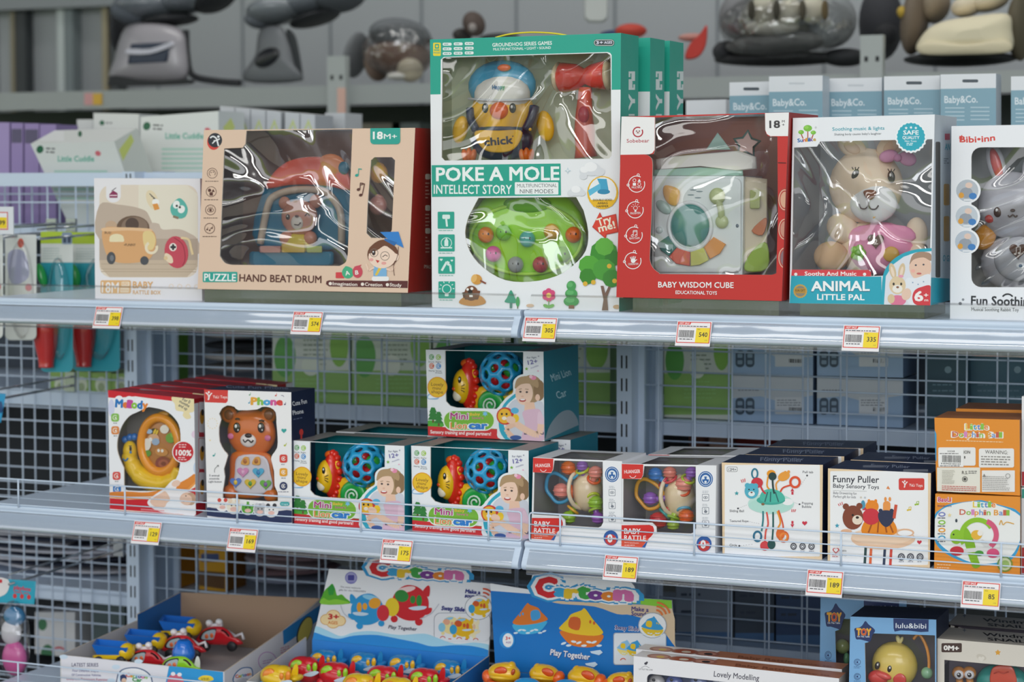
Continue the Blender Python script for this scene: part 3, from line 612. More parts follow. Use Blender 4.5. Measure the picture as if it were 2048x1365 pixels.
# ---------------------------------------------------------------- tall mole game boxes
def chickwin(): return rr(96, 128, 898, 612, 22)
w1 = [(105, 136), (118, 130), (880, 108), (897, 120), (902, 590), (890, 606), (116, 615), (102, 600)]
w2 = [(275, 791), (500, 789), (735, 787)]+cat_([(770, 850), (792, 950), (780, 1040), (720, 1110), (640, 1160), (520, 1186), (400, 1178), (300, 1122), (235, 1045), (212, 955), (228, 880)], 3, False)
def moles(b, front=True):
    f = b.front
    f.poly([(47, 45), (950, 14), (952, 281), (902, 282), (902, 118), (895, 108), (882, 104), (112, 127), (98, 140), (97, 303), (48, 304)], TEAL)
    if front:
        f.text('GROUNDHOG SERIES GAMES', 341, 79, 621, 69, 17, '#eef4f0', .018); f.text('MULTIFUNCTIONAL \u2022 LIGHT \u2022 SOUND', 345, 97, 616, 89, 12, '#eef4f0', .012)
        f.rect(62, 60, 98, 122, '#f2d830', 5); f.rect(70, 66, 90, 88, TEAL, 3); f.rect(75, 72, 85, 82, '#f2d830'); f.rect(66, 92, 92, 97, TEAL); f.text('MODES', 65, 112, 95, 111, 9, TEAL, .02)
        for i in range(3):
            for j in range(3): x = 107+52*i; y = 60+22*j-i*1.5; f.rect(x, y, x+42, y+14, '#e6efec', 6); f.lines(x+6, y+7, x+37, 1, 1, 5, '#8fb5ac')
        f.rect(818, 44, 916, 76, '#3f4a4c', 15); f.rect(820, 46, 914, 74, '#e8eeea', 14); f.rect(822, 48, 912, 72, '#414b4e', 12); f.text('3+', 830, 67, 862, 66, 15, '#eef', .02); f.text('AGES', 868, 65, 905, 64, 12, '#eef', .02)
        f.poly([(55, 637), (662, 629), (664, 779), (57, 786)], TEAL); f.text('POKE A MOLE', 78, 711, 655, 706, 63, '#f4f8f6', .03); f.text('INTELLECT STORY', 66, 771, 432, 772, 42, '#f4f8f6', .015)
        f.rect(447, 717, 652, 775, '#f2f5f4', 4); f.text('MULTIFUNCTIONAL', 458, 742, 645, 740, 17, '#5a6466'); f.text('NINE MODES', 471, 769, 628, 769, 19, '#4c5658')
        for i, (x, y) in enumerate(((84, 856), (86, 963), (87, 1068), (88, 1184))):
            f.rect(x, y, x+78, y+80, '#27a690', 4)
            c = '#dff2ec'
            if i == 0: f.rect(x+22, y+14, x+58, y+34, c, 5); f.line([(x+40, y+34), (x+44, y+70)], 9, c)
            if i == 1: f.ring(x+39, y+40, 26, 3, c); f.poly([(x+30, y+55), (x+30, y+30), (x+39, y+14), (x+48, y+30), (x+48, y+55)], c); f.rect(x+12, y+60, x+66, y+66, c)
            if i == 2: f.line([(x+16, y+66), (x+40, y+24), (x+52, y+30)], 10, c); f.line([(x+60, y+70), (x+56, y+40), (x+42, y+34)], 10, c); f.heart(x+14, y+14, 7, c); f.heart(x+64, y+18, 6, c)
            if i == 3: f.ring(x+39, y+36, 22, 4, c); f.rect(x+30, y+56, x+48, y+70, c, 3); [f.line([(x+39+28*math.cos(a), y+34+28*math.sin(a)), (x+39+36*math.cos(a), y+34+36*math.sin(a))], 4, c) for a in (-2.6, -2, -1.2, -.6, 3.1, 0)]
            icon_cap(f, x+38, y+88, 66, '#8fc4b8', 4)
        for (x, y, r) in ((810, 655, 40), (780, 665, 28), (845, 668, 26), (770, 690, 18), (738, 758, 30), (715, 768, 20), (762, 768, 18)): f.ell(x, y, r, r*.8, '#dfe2e6')
        for (x, y, r) in ((805, 645, 30), (775, 658, 20), (735, 750, 22)): f.ell(x, y, r, r*.75, '#f6f7f8')
        f.star(697, 663, 16, '#b9d2dc', 4, .3); f.star(697, 663, 9, '#f1f3f4', 4, .3)
        f.ell(861, 766, 73, 78, '#f0bd22'); f.ell(861, 762, 65, 69, '#f4f6f6'); f.poly([(797, 800), (925, 800), (905, 830), (861, 843), (818, 832)], '#f0bd22')
        f.poly([(835, 700), (880, 702), (890, 760), (840, 770), (850, 735)], '#43a9cf'); f.poly([(792, 755), (850, 722), (852, 748), (800, 782)], '#5fbfe0'); f.ell(866, 762, 30, 12, '#2f8fb8')
        for t_, y, w_ in (('DOUBLE SIDED', 806, 44), ('AIRBAG', 821, 24), ('HAMMER', 836, 28)): f.text(t_, 861-w_, y, 861+w_, y-1, 10, '#3a3420', .02)
        f.poly([(812, 928), (848, 858), (860, 882), (924, 866), (936, 952), (880, 964), (876, 984)], '#c62f22'); f.poly([(815, 925), (846, 864), (858, 886), (920, 870), (931, 948), (876, 960), (872, 976)], '#e0432f')
        f.text('Try', 842, 925, 905, 905, 36, '#f6f0d8', .035); f.text('me!', 846, 952, 922, 932, 34, '#f6f0d8', .035)
        # mole, trees and flower along the foot
        f.poly(cat_([(185, 1285), (215, 1255), (280, 1250), (310, 1275), (300, 1292), (240, 1300)], 4), '#c98f4c'); f.ell(243, 1240, 32, 36, '#7a4a30'); f.line([(212, 1262), (206, 1235)], 12, '#5f3824'); f.line([(272, 1262), (280, 1228)], 12, '#7a4a30'); f.ell(238, 1232, 11, 12, '#2a1c14'); f.ell(226, 1222, 6, '#f4f0ea'); f.ell(246, 1218, 7, '#f4f0ea'); f.rect(234, 1248, 250, 1260, '#f4f0ea', 2); f.rect(212, 1258, 276, 1270, '#6b4630', 4)
        f.ell(268, 1175, 26, 24, '#d69a45', 20); f.ell(256, 1170, 13, 20, '#e8b86a', 20); f.line([(285, 1180), (312, 1194)], 8, '#8a4a38')
        f.poly(cat_([(430, 1225), (448, 1260), (458, 1285), (402, 1282), (412, 1260)], 4), '#3f9f80'); f.rect(424, 1284, 436, 1310, '#54897c'); f.ell(462, 1280, 9, 24, '#58a768'); f.rect(459, 1300, 464, 1312, '#6a7a50')
        f.ell(520, 1298, 18, 8, '#d9bda2'); f.ell(928, 1304, 18, 10, '#cfae88')
        for a in range(6): f.ell(608+18*math.cos(a*1.047+.5), 1248+18*math.sin(a*1.047+.5), 14, '#d84c7c')
        f.ell(608, 1250, 12, '#f0cf72'); f.line([(608, 1272), (608, 1312)], 4, '#6bab5c'); f.ell(595, 1300, 14, 8, '#7dbb66', 25); f.ell(621, 1300, 14, 8, '#7dbb66', -25)
        for y, r in ((1278, 36), (1242, 29), (1205, 22)): f.ell(714, y, r, 24, '#4a9f58'); f.ell(708, y-6, r*.6, 12, '#63b56c')
        f.rect(702, 1296, 728, 1312, '#8a6350')
        f.poly([(858, 1320), (866, 1270), (852, 1205), (866, 1205), (874, 1240), (895, 1195), (905, 1198), (882, 1260), (888, 1320)], '#7d6254')
        for x, y, r, c in ((868, 1050, 66, '#3d922e'), (910, 1075, 40, '#357f2a'), (800, 1110, 52, '#55aa38'), (792, 1160, 40, '#3c8a2c'), (870, 1130, 56, '#4da03a'), (905, 1170, 45, '#3f8a33'), (870, 1020, 45, '#62b340')): f.poly(el(x, y, r, r*.95, 10, 9), c)
        for x, y in ((893, 1112), (818, 1188), (780, 1195), (918, 1182)): f.ell(x, y, 11, '#e3b53a')
mole = []
b = Carton('toy_box', 'tall teal and white mole game box in front, with two film windows', 'toy box', [(57, 1323), (937, 1329), (946, 14), (47, 45)], KP, 0, .03, .03, depth=.098, front='#eef0f2', side=TEAL, top='#2a9a86', inner='#b4bd96', inback='#d6dec0', wins=[w1, w2], group=None)
moles(b)
sd = b.side
def side_print(sd, x):     # vertical lettering and white block on the narrow teal side
    for pts in ([(0, 282), (30, 282), (30, 256), (22, 256), (22, 272), (18, 272), (18, 240), (30, 240), (30, 195), (0, 195), (0, 222), (8, 222), (8, 205), (13, 205), (13, 232), (0, 232)],): sd.poly([(x+a, y) for a, y in pts], '#e4edea')
    sd.poly([(x, 300), (x+18, 325), (x+30, 325), (x+30, 345), (x+18, 345), (x, 380), (x, 362), (x+10, 336), (x, 318)], '#e4edea'); sd.poly([(x, 404), (x+28, 404), (x+28, 396), (x, 396)], '#e4edea')
side_print(sd, 982)
root_front = b.done(FILM())
m = MB(KP, .035); m.tube(cat_([(355, 36, 0), (420, 20, 0), (520, 11, 0), (620, 15, 0), (690, 25, 0)], 5, False), 4, PL('#e8d62a')); m.build('carry_handle', root_front)
for i, (x0, lb) in enumerate(((1076, 'teal mole game box directly behind the front one'), (1168, 'teal mole game box at the back of its row of three'))):
    q = [(x0-885, 1323), (x0, 1329), (x0+8, 36+14*i), (x0-878, 66+14*i)]
    Yb = (.165, .275)[i]
    c = Carton('toy_box', lb, 'toy box', q, KP, 0, Yb, Yb, depth=.085, front='#eef0f2', side=TEAL, top='#1d6a5e')
    c.front.poly([(x0-870, 66+14*i), (x0+8, 36+14*i), (x0+8, 290), (x0-870, 300)], TEAL); side_print_x = (1110, 1210)[i]; side_print(c.side, side_print_x)
    if i == 0: c.side.ell(1037, 75, 8, 14, '#2c3a3c')
    c.done()
# chick toy and hammer
Yc = .07
t = thing('toy_chick', at(840+385/2.3536, 60+600/2.3536, Yc), 'yellow chick toy in blue and white cap in the upper window of the tall box', 'toy')
m = MB(KP, Yc); y_ = PL('#f8c022'); m.ell(388, 385, 4, 160, 128, 58, y_); m.ell(590, 452, 0, 42, 72, 24, y_, -12); m.ell(190, 470, 0, 38, 66, 24, y_, 14); m.build('body', t)
m = MB(KP, Yc); nv = PL('#243450'); m.ell(385, 520, 8, 158, 98, 58, nv); m.tube(cat_([(262, 470, 50), (240, 420, 44), (236, 370, 30)], 4, False), 20, nv); m.tube(cat_([(500, 470, 50), (528, 410, 44), (538, 360, 30)], 4, False), 24, nv); m.ell(518, 468, 62, 8, 8, 5, y_); m.build('overalls', t)
m = MB(KP, Yc); m.ell(385, 262, -8, 172, 118, 55, PL('#45a5cb')); m.ell(386, 305, 22, 142, 95, 44, PL('#eeece4')); m.tube([(228, 324, 40), (300, 330, 62), (385, 332, 70), (470, 330, 62), (548, 322, 40)], 6, PL('#d9dde0')); m.ell(396, 178, 40, 34, 17, 18, PL('#ea6f28')); cap_ = m.build('cap', t)
m = MB(KP, Yc); m.ell(372, 380, 62, 46, 40, 26, PL('#ea6a22')); m.build('beak', t)
for x in (308, 436): m = MB(KP, Yc); m.ell(x, 368, 55, 17, 23, 8, PL('#26332c')); m.ell(x-4, 362, 62, 6, 8, 4, PL('#f4f4f0')); m.build('eye', t)
m = MB(KP, Yc); Pb = cat_([(262, 476), (370, 474), (476, 474), (468, 530), (430, 568), (370, 578), (310, 568), (272, 530)], 4); m.slab(Pb, 66, 12, PL('#efbb26')); F_ = Face(m, m.P(370, 520, 79), V((0, -1, 0)), KP, 1); F_.text('chick', 305, 546, 437, 534, 36, '#25344c', .04); F_.text('\u2019', 434, 512, 440, 512, 14, '#25344c', .02); m.build('bib', t)
m = MB(KP, Yc); F_ = Face(m, m.P(370, 270, 68), V((0, -1, 0)), KP, 1); F_.text('Happy', 340, 279, 400, 277, 20, ['#2f6f9f', '#2f6f9f', '#2f7f9f', '#3f9f9f', '#4fae7f'], .04); m.build('cap_lettering', cap_)
for x in (231, 502):
    m = MB(KP, Yc); [m.ell(x-20+20*j, 592-6*(j == 1), 40, 15, 32, 18, PL('#f07a24'), (-12, 0, 12)[j]) for j in range(3)]; m.build('foot', t)
t = thing('toy_hammer', at(840+775/2.3536, 60+600/2.3536, Yc), 'red double-headed toy hammer right of the chick in the tall box', 'toy')
m = MB(KP, Yc); m.tube([(655, 225, 0), (668, 225, 0), (740, 222, 0), (775, 218, 0), (815, 216, 0), (872, 212, 0), (885, 212, 0)], [52, 70, 60, 36, 56, 66, 50], PL('#f25446'), n=16); hd_ = m.build('head', t)
for q_ in (([(636, 226, 0), (656, 225, 0)], [56, 74]), ([(884, 212, 0), (900, 211, 0)], [72, 52])): m = MB(KP, Yc); m.tube(*q_, PL('#ead9b0'), n=16); m.build('cushion', hd_)
m = MB(KP, Yc); m.tube([(778, 270, 0), (776, 330, 0), (772, 400, 0), (775, 470, 0), (778, 560, 0), (782, 600, 0)], [30, 34, 40, 48, 46, 54], PL('#e2583a'), n=16); m.ell(770, 400, 34, 26, 40, 18, PL('#cf4450')); m.build('handle', t)
t = thing('toy_mole_board', at(840+500/2.3536, 60+1180/2.3536, Yc), 'green mole game board with coloured mole heads in the oval window', 'toy')
m = MB(KP, Yc); m.ell(500, 960, -30, 300, 235, 40, PL('#a6ea38')); m.tube([(p[0], p[1], 4) for p in el(500, 985, 262, 165, 0, 40)], 9, PL('#b4e84e'), closed=True); m.ell(505, 820, 4, 120, 40, 20, PL('#6fb52a')); m.build('board', t)
for x, y, c in ((310, 965, '#f08a24'), (393, 955, '#7ccf3a'), (505, 985, '#69c8c4'), (620, 950, '#e8b224'), (722, 965, '#f0782a'), (345, 1055, '#df4fa4'), (450, 1105, '#a3a8ac'), (567, 1105, '#b8323e'), (670, 1058, '#86d41e')):
    m = MB(KP, Yc); m.ell(x, y, 22, 38, 38, 32, PL(c)); m.ell(x-12, y-4, 50, 4, 6, 4, PL('#333')); m.ell(x+12, y-4, 50, 4, 6, 4, PL('#333')); m.build('mole_head', t)

# ---------------------------------------------------------------- red wisdom cube box
wc = cat_([(302, 385), (297, 345), (275, 322), (250, 316)], 3, False)+[(308, 312), (316, 290), (318, 80), (1014, 56), (1020, 175), (1035, 198), (1095, 202), (1098, 700), (1088, 1070)]+cat_([(1060, 1080), (400, 1075), (345, 1068), (300, 1030), (283, 980)], 4, False)+[(295, 700)]
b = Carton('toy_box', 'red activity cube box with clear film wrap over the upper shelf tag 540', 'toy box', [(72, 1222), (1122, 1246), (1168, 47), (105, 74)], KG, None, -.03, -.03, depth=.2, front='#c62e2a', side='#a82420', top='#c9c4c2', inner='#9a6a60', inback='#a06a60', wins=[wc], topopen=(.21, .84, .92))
f = b.front; WH = '#f1efee'
f.poly([(105, 74), (316, 78), (315, 285), (300, 306), (280, 314), (97, 317)], WH); f.poly([(1016, 52), (1168, 48), (1168, 198), (1050, 198), (1028, 185), (1018, 160)], WH)
f.ring(209, 172, 34, 8, '#b5283a', -30, 300); f.ell(209, 174, 14, 11, '#e9d2cf'); [f.ell(x, y, 4, '#5a2020') for x, y in ((200, 166), (219, 166), (209, 176))]; f.text('Sobebear', 138, 240, 281, 238, 24, '#b5283a', .006)
f.text('18', 1046, 146, 1110, 145, 46, '#3e3a3c', .035); f.text('M', 1124, 112, 1141, 112, 15, '#3e3a3c', .01); f.text('+', 1124, 135, 1141, 135, 18, '#3e3a3c', .01)
for i, (x, y, t_) in enumerate(((203, 503, 'MULTIPLE'), (194, 667, 'ENLIGHTEN'), (188, 827, 'RHYTHM'), (180, 990, 'COORDINATION'))):
    f.ring(x-2, y, 54, 5, WH, -20, 300); f.ring(x+8, y-58, 9, 4, WH); f.ring(x-56, y+6, 9, 4, WH); f.text(t_, x-32, y+28, x+32, y+26, 13, WH, .01)
    if i == 0: f.ring(x-16, y-24, 11, 3, WH); f.poly([(x+4, y-14), (x+15, y-34), (x+26, y-14)], WH); f.rect(x-26, y-8, x-6, y+10, WH); f.ring(x+15, y, 11, 3, WH)
    if i == 1: f.ring(x, y-12, 14, 3, WH); f.rect(x-6, y+2, x+6, y+12, WH); [f.line([(x+20*math.cos(a), y-14+20*math.sin(a)), (x+28*math.cos(a), y-14+28*math.sin(a))], 3, WH) for a in (-2.8, -2.2, -1.57, -.9, -.3)]
    if i == 2: f.line([(x-8, y+4), (x-8, y-28), (x+16, y-30), (x+16, y)], 4, WH); f.line([(x-8, y-20), (x+16, y-22)], 3, WH); f.ring(x-14, y+4, 8, 3, WH); f.ring(x+10, y+2, 8, 3, WH)
    if i == 3: f.ell(x, y, 15, 14, WH); [f.line([(x-12+7*j, y-8), (x-18+11*j, y-30+3*abs(j-2))], 5, WH) for j in range(4)]; f.line([(x+13, y), (x+24, y-8)], 5, WH)
f.text('BABY WISDOM CUBE', 339, 1159, 817, 1163, 36, WH, .02); f.text('EDUCATIONAL TOYS', 449, 1201, 711, 1206, 22, WH, .02)
f.poly([(1100, 364), (1150, 366), (1150, 372), (1100, 370)], '#5a1412')
for y, c in ((603, '#d9a488'), (790, '#c98a78'), (972, '#8a6a70')): f.ell(1142, y, 40 if y < 900 else 38, 78 if y < 700 else 66, '#b83c34'); f.ring(1142, y, 40, 6, '#e0b49c', ry=66); f.ell(1144, y, 30, 52, c)
b.done(FILM())
Yc = .03
t = thing('toy_activity_cube', at(1210+600/3.175, 210+1075/3.175, Yc), 'pale activity cube with teal disc and piano keys inside the red box', 'toy')
m = MB(KG, Yc); q = [m.P(298, 1078), m.P(872, 1078), m.P(880, 452), m.P(302, 452)]; m.hexa(q, V((0, .12, 0)), PL('#e6eff0')); m.slab(rr(312, 462, 866, 1066, 40), 0, 12, PL('#eaf2f2')); m.build('body', t)
m = MB(KG, Yc); m.slab([(322, 345), (400, 330), (850, 290), (960, 330), (965, 405), (850, 420), (600, 390), (325, 410)], -40, 60, PL('#f8f4ee')); m.slab([(315, 412), (600, 395), (875, 415), (878, 450), (305, 450)], -10, 14, PL('#a8d3c2')); m.build('lid', t)
m = MB(KG, Yc); m.slab([(884, 455), (1030, 470), (1030, 1050), (884, 1075)], -70, 40, PL('#dccfb6')); m.slab(cat_([(890, 1000), (960, 900), (1030, 880), (1035, 1040), (900, 1060)], 3), -20, 20, PL('#9fbf4a')); m.slab(cat_([(930, 800), (1010, 720), (1030, 740), (1000, 830)], 3), -20, 20, PL('#d0784a')); m.slab(rr(920, 540, 985, 660, 10), -20, 14, PL('#b6bf7a')); m.build('side_panel', t)
m = MB(KG, Yc); m.torus(540, 772, 16, 138, 14, PL('#e8eef0'), ry=148, n=36); m.ell(540, 765, 18, 126, 132, 30, PL('#4c918a'), nu=28); m.build('turning_disc', t)
for pts, c in (([(332, 880), (402, 832), (455, 905), (405, 962), (355, 925)], '#3f7f78'), ([(405, 965), (455, 908), (540, 935), (540, 1025), (450, 1010)], '#df5f4c'), ([(543, 935), (625, 908), (662, 985), (600, 1018), (543, 1025)], '#d6d872'), ([(628, 905), (690, 838), (768, 885), (730, 945), (665, 982)], '#eda04e')):
    m = MB(KG, Yc); m.slab(pts, 12, 20, PL(c)); m.build('piano_key', t)
m = MB(KG, Yc); m.slab(cat_([(375, 515), (420, 515), (470, 540), (475, 590), (450, 640), (400, 625), (370, 570)], 4), 12, 26, PL('#f0b45c'), 8); m.build('fish_button', t)
m = MB(KG, Yc); m.tube([(712, 580, 22), (735, 660, 22), (742, 745, 22)], 22, PL('#c3cf9c')); m.ell(712, 580, 22, 52, 52, 24, PL('#bcc98e')); m.ell(742, 742, 22, 42, 42, 24, PL('#c6d2a4')); m.build('telephone_handle', t)
m = MB(KG, Yc); m.ell(372, 650, 14, 58, 34, 18, PL('#a9c4bb'), 38); m.build('leaf_button', t); m = MB(KG, Yc); m.ell(345, 795, 14, 24, 22, 14, PL('#c9d6d4')); m.build('round_button', t)
m = MB(KG, Yc); m.slab(st(900, 250, 96, 5, .58, -85), -80, 20, PL('#4a6f6c')); m.build('star_rim', t); m = MB(KG, Yc); m.slab(st(900, 250, 78, 5, .55, -85), -60, 30, PL('#e2bcb8')); m.build('star_block', t)
m = MB(KG, Yc); m.slab([(640, 285), (715, 175), (800, 285)], -60, 30, PL('#a9c9c2')); m.build('triangle_block', t)
m = MB(KG, Yc); [m.ell(x, y, 12, 22, 4, 4, M('#8fa3a8')) for x, y in ((560, 540), (600, 550), (545, 572), (590, 590))]; m.ell(840, 768, 12, 10, 12, 5, M('#6d7c86')); m.build('speaker_slots', t)

# ---------------------------------------------------------------- plush rabbit box
wr = [(78, 238), (206, 232), (224, 204), (849, 191), (837, 798)]+cat_([(760, 805), (680, 830), (615, 878), (574, 952)], 4, False)+[(508, 955), (503, 920), (66, 918)]
b = Carton('toy_box', 'white and teal plush rabbit box with the safe quality badge', 'toy box', [(52, 1105), (838, 1117), (862, 53), (72, 73)], KH, None, -.01, -.01, depth=.19, front='#eceef2', side='#cfd9e2', top='#e0e0e0', inner='#b4b8c0', inback='#c2c8cc', wins=[wr], topopen=(.08, .92, .9), left=FILM2())
f = b.front; T2 = '#25a6bc'
f.poly([(62, 950), (505, 957), (565, 957), (566, 1112), (53, 1105)], T2); f.poly([(66, 918), (495, 920), (507, 932), (507, 956), (63, 952)], '#d9404a'); [f.ell(x, 944, 9, '#f2eeec') for x in (88, 471)]
f.text('Soothe And Music', 138, 951, 425, 951, 22, '#f6f0ee', .025); f.text('ANIMAL', 176, 1040, 498, 1038, 54, '#1d6f86', .05); f.text('ANIMAL', 176, 1037, 498, 1035, 54, '#f6f8f8', .035); f.text('LITTLE PAL', 208, 1086, 470, 1088, 32, '#f6f8f8', .03)
f.poly(st(113, 1038, 40, 20, .9), '#c9a24a'); f.ell(113, 1038, 30, '#8a8578'); f.rect(82, 1022, 144, 1050, '#b98f3c', 5); f.text('FUN GIFT', 86, 1041, 140, 1040, 12, '#4a3a1c', .01)
f.text('Soothing music & lights', 292, 144, 582, 138, 19, '#2aa3b4', .012); f.text('Shaking body causes baby\u2019s laughter', 303, 170, 565, 165, 12, '#4e555c', .004)
f.poly([(72, 73), (210, 66), (222, 205), (206, 230), (78, 236)], '#eef0f3')
for x, y, r in ((155, 130, 24), (118, 152, 16), (186, 154, 15)): f.line([(x, y+r*.6), (x+(155-x)*.3, 188)], 6, '#b0523a'); f.ell(x, y, r, r*.75, '#7cc142'); f.ell(x-r*.3, y-r*.2, r*.5, r*.35, '#96d45a')
f.text('Sunlike', 98, 208, 202, 200, 20, ['#2f73b5', '#2f73b5', '#d8433f', '#e0a03a', '#2f73b5', '#7a52a0', '#c9a03a'], .04); f.ring(200, 126, 5, 1.5, '#888')
f.poly(st(730, 180, 90, 22, .93), '#f0f4f5'); f.poly(st(730, 178, 80, 22, .94), '#27a9bd')
for x in (703, 730, 757): f.star(x, 126+abs(x-730)*.1, 9, '#f4f8f8')
f.text('SAFE', 688, 165, 772, 165, 23, '#f4f8f8', .025); f.text('QUALITY', 683, 190, 777, 190, 17, '#f4f8f8', .018); f.text('Non Toxic', 696, 206, 762, 206, 9, '#f4f8f8', .01); f.lines(705, 214, 755, 2, 9, 5, '#d5eef2')
# printed photo of a baby with the rabbit
arc = cat_([(846, 798), (760, 805), (680, 830), (615, 878), (574, 952), (564, 1112)], 4, False)
f.poly(arc+[(838, 1117)], T2); f.poly([(846, 815), (760, 822), (690, 846), (630, 890), (590, 955), (580, 1112), (838, 1117)], '#dfe2ea')
f.poly([(846, 815), (760, 822), (722, 834), (730, 930), (842, 930)], '#e9e6ea'); f.ell(782, 905, 62, 74, '#e8c4ae'); f.poly(cat_([(722, 890), (740, 835), (790, 818), (840, 830), (842, 870), (800, 850), (745, 862)], 4), '#a98a74'); [f.ell(x, y, 6, 5, '#4a4a58') for x, y in ((757, 893), (800, 890))]; f.ell(775, 940, 14, 6, '#c9706a'); f.ell(742, 925, 12, 10, '#efb3a4')
f.poly(cat_([(700, 975), (760, 965), (842, 950), (840, 1112), (720, 1112)], 4), '#e6eaf0'); [f.ell(x, y, 4, '#8fa6c0') for x, y in ((740, 990), (770, 1000), (800, 985), (765, 1030))]
for x, r in ((628, -14), (678, 12)): f.ell(x, 925, 18, 44, '#d9c19c', r); f.ell(x, 930, 8, 30, '#eed9c4', r)
f.ell(655, 1005, 46, 50, '#e2cba6'); f.ell(655, 1025, 28, 22, '#f0ebe2'); [f.ell(x, 998, 6, 8, '#33302e') for x in (634, 676)]; f.ell(656, 1016, 8, 6, '#8a5a40'); f.ell(655, 1090, 48, 30, '#e07a9a'); f.ell(620, 1080, 20, 26, '#dcc39c'); f.ell(705, 1055, 26, 34, '#e9c9b4', 20); f.ell(675, 955, 14, 8, '#e9a0b8')
f.poly(cat_([(838, 1117), (760, 1114), (738, 1080), (750, 1035), (790, 1014), (842, 1012)], 4), '#d63c46'); f.text('6', 752, 1092, 796, 1092, 54, '#f8f0ee', .04); f.text('+', 803, 1072, 826, 1072, 24, '#f8f0ee', .03); f.text('m', 805, 1094, 826, 1094, 14, '#f8f0ee', .02)
sd = b.side; sd.poly([(838, 1117), (944, 1112), (944, 968), (840, 962)], T2); sd.poly(rr(866, 205, 893, 962, 8), '#4a4640'); sd.poly(rr(912, 440, 944, 560, 8), '#c99a2a'); sd.poly(rr(912, 620, 944, 760, 8), '#c99a2a'); sd.rect(918, 160, 946, 195, '#c9405a'); sd.text('AN', 918, 250, 946, 252, 36, T2, .03); sd.text('O GI', 906, 870, 944, 872, 34, T2, .02); sd.lines(912, 300, 944, 3, 12, 6, '#8a96a0')
b.done(FILM())
Yc = .065
t = thing('plush_rabbit', at(1560+480/2.785, 210+930/2.785, Yc), 'beige plush rabbit in pink overalls inside the white and teal box', 'plush toy')
FUR = M('#f4e0c6', .9)
m = MB(KH, Yc); m.ell(478, 450, 10, 205, 205, 115, FUR); m.ell(480, 800, -10, 150, 150, 80, FUR); m.ell(350, 690, 20, 95, 80, 62, FUR, 35); m.ell(760, 720, 10, 62, 92, 55, FUR); m.ell(285, 845, 62, 98, 84, 60, M('#e2bd94', .9)); m.ell(770, 850, 40, 55, 80, 44, FUR); m.build('body', t)
for x, y, r in ((400, 232, 30), (620, 225, -30)): m = MB(KH, Yc); m.ell(x, y, 40, 88, 56, 34, FUR, r); m.ell(x, y+6, 66, 50, 30, 14, M('#ecd0b4', .9), r); m.build('ear', t)
m = MB(KH, Yc); m.ell(520, 548, 88, 132, 106, 56, M('#eef0f0', .9)); mz_ = m.build('muzzle', t)
m = MB(KH, Yc); m.slab(cat_([(465, 482), (500, 472), (536, 482), (525, 515), (500, 530), (475, 512)], 4), 138, 14, M('#8f5a3a', .6), 8); m.tube(cat_([(440, 552, 140), (450, 575, 146), (475, 578, 150), (492, 556, 150), (492, 530, 148)], 4, False), 3.5, '#4a3a34'); m.tube(cat_([(492, 556, 150), (505, 578, 150), (532, 580, 148), (548, 560, 142)], 4, False), 3.5, '#4a3a34'); m.build('nose_and_mouth', mz_)
m = MB(KH, Yc); m.slab([(505, 590), (535, 588), (545, 615), (520, 635)], 118, 10, M('#efb468', .8)); m.build('carrot_tongue', mz_)
for x, y, r in ((420, 390, 22), (620, 400, -8)): m = MB(KH, Yc); m.ell(x, y, 112, 20, 33, 10, PL('#3d3a30'), r); m.ell(x-5, y-10, 122, 6, 9, 4, PL('#f4f2ee')); [m.tube([(x+d, y-30, 112), (x+d*1.6, y-44, 112)], 2.5, '#3d3a30') for d in (-12, 0, 12)]; m.build('eye', t)
m = MB(KH, Yc); m.ell(605, 285, 105, 52, 34, 22, M('#dca3c4', .8), -12); m.ell(710, 300, 95, 50, 38, 22, M('#dca3c4', .8), 20); m.ell(655, 295, 115, 22, 22, 16, M('#cf8fb4', .8)); m.build('bow', t)
m = MB(KH, Yc); m.ell(565, 800, 22, 190, 145, 92, M('#f09cc0', .85)); m.slab(cat_([(440, 675), (700, 675), (735, 760), (400, 760)], 4), 40, 40, M('#f09cc0', .85), 10); m.build('overalls', t)
m = MB(KH, Yc); m.slab([(533+2.9*16*math.sin(a)**3, 756-2.9*(13*math.cos(a)-5*math.cos(2*a)-2*math.cos(3*a)-math.cos(4*a))) for a in [2*pi*i/24 for i in range(24)]], 112, 14, PL('#6d4a3a')); F_ = Face(m, m.P(533, 760, 127), V((0, -1, 0)), KH, 1); F_.text('2', 522, 778, 545, 776, 30, '#efe6de', .03); m.build('heart_button', t)
m = MB(KH, Yc); [m.ell(435+24*math.cos(a), 825+26*math.sin(a), 108, 22, 22, 14, PL('#8ccb3a')) for a in [2*pi*i/5 for i in range(5)]]; m.ell(435, 825, 116, 20, 20, 14, PL('#7cc02c')); m.build('flower_button', t)
m = MB(KH, Yc); m.ell(618, 832, 104, 46, 42, 14, PL('#e9b949')); m.build('round_button', t)

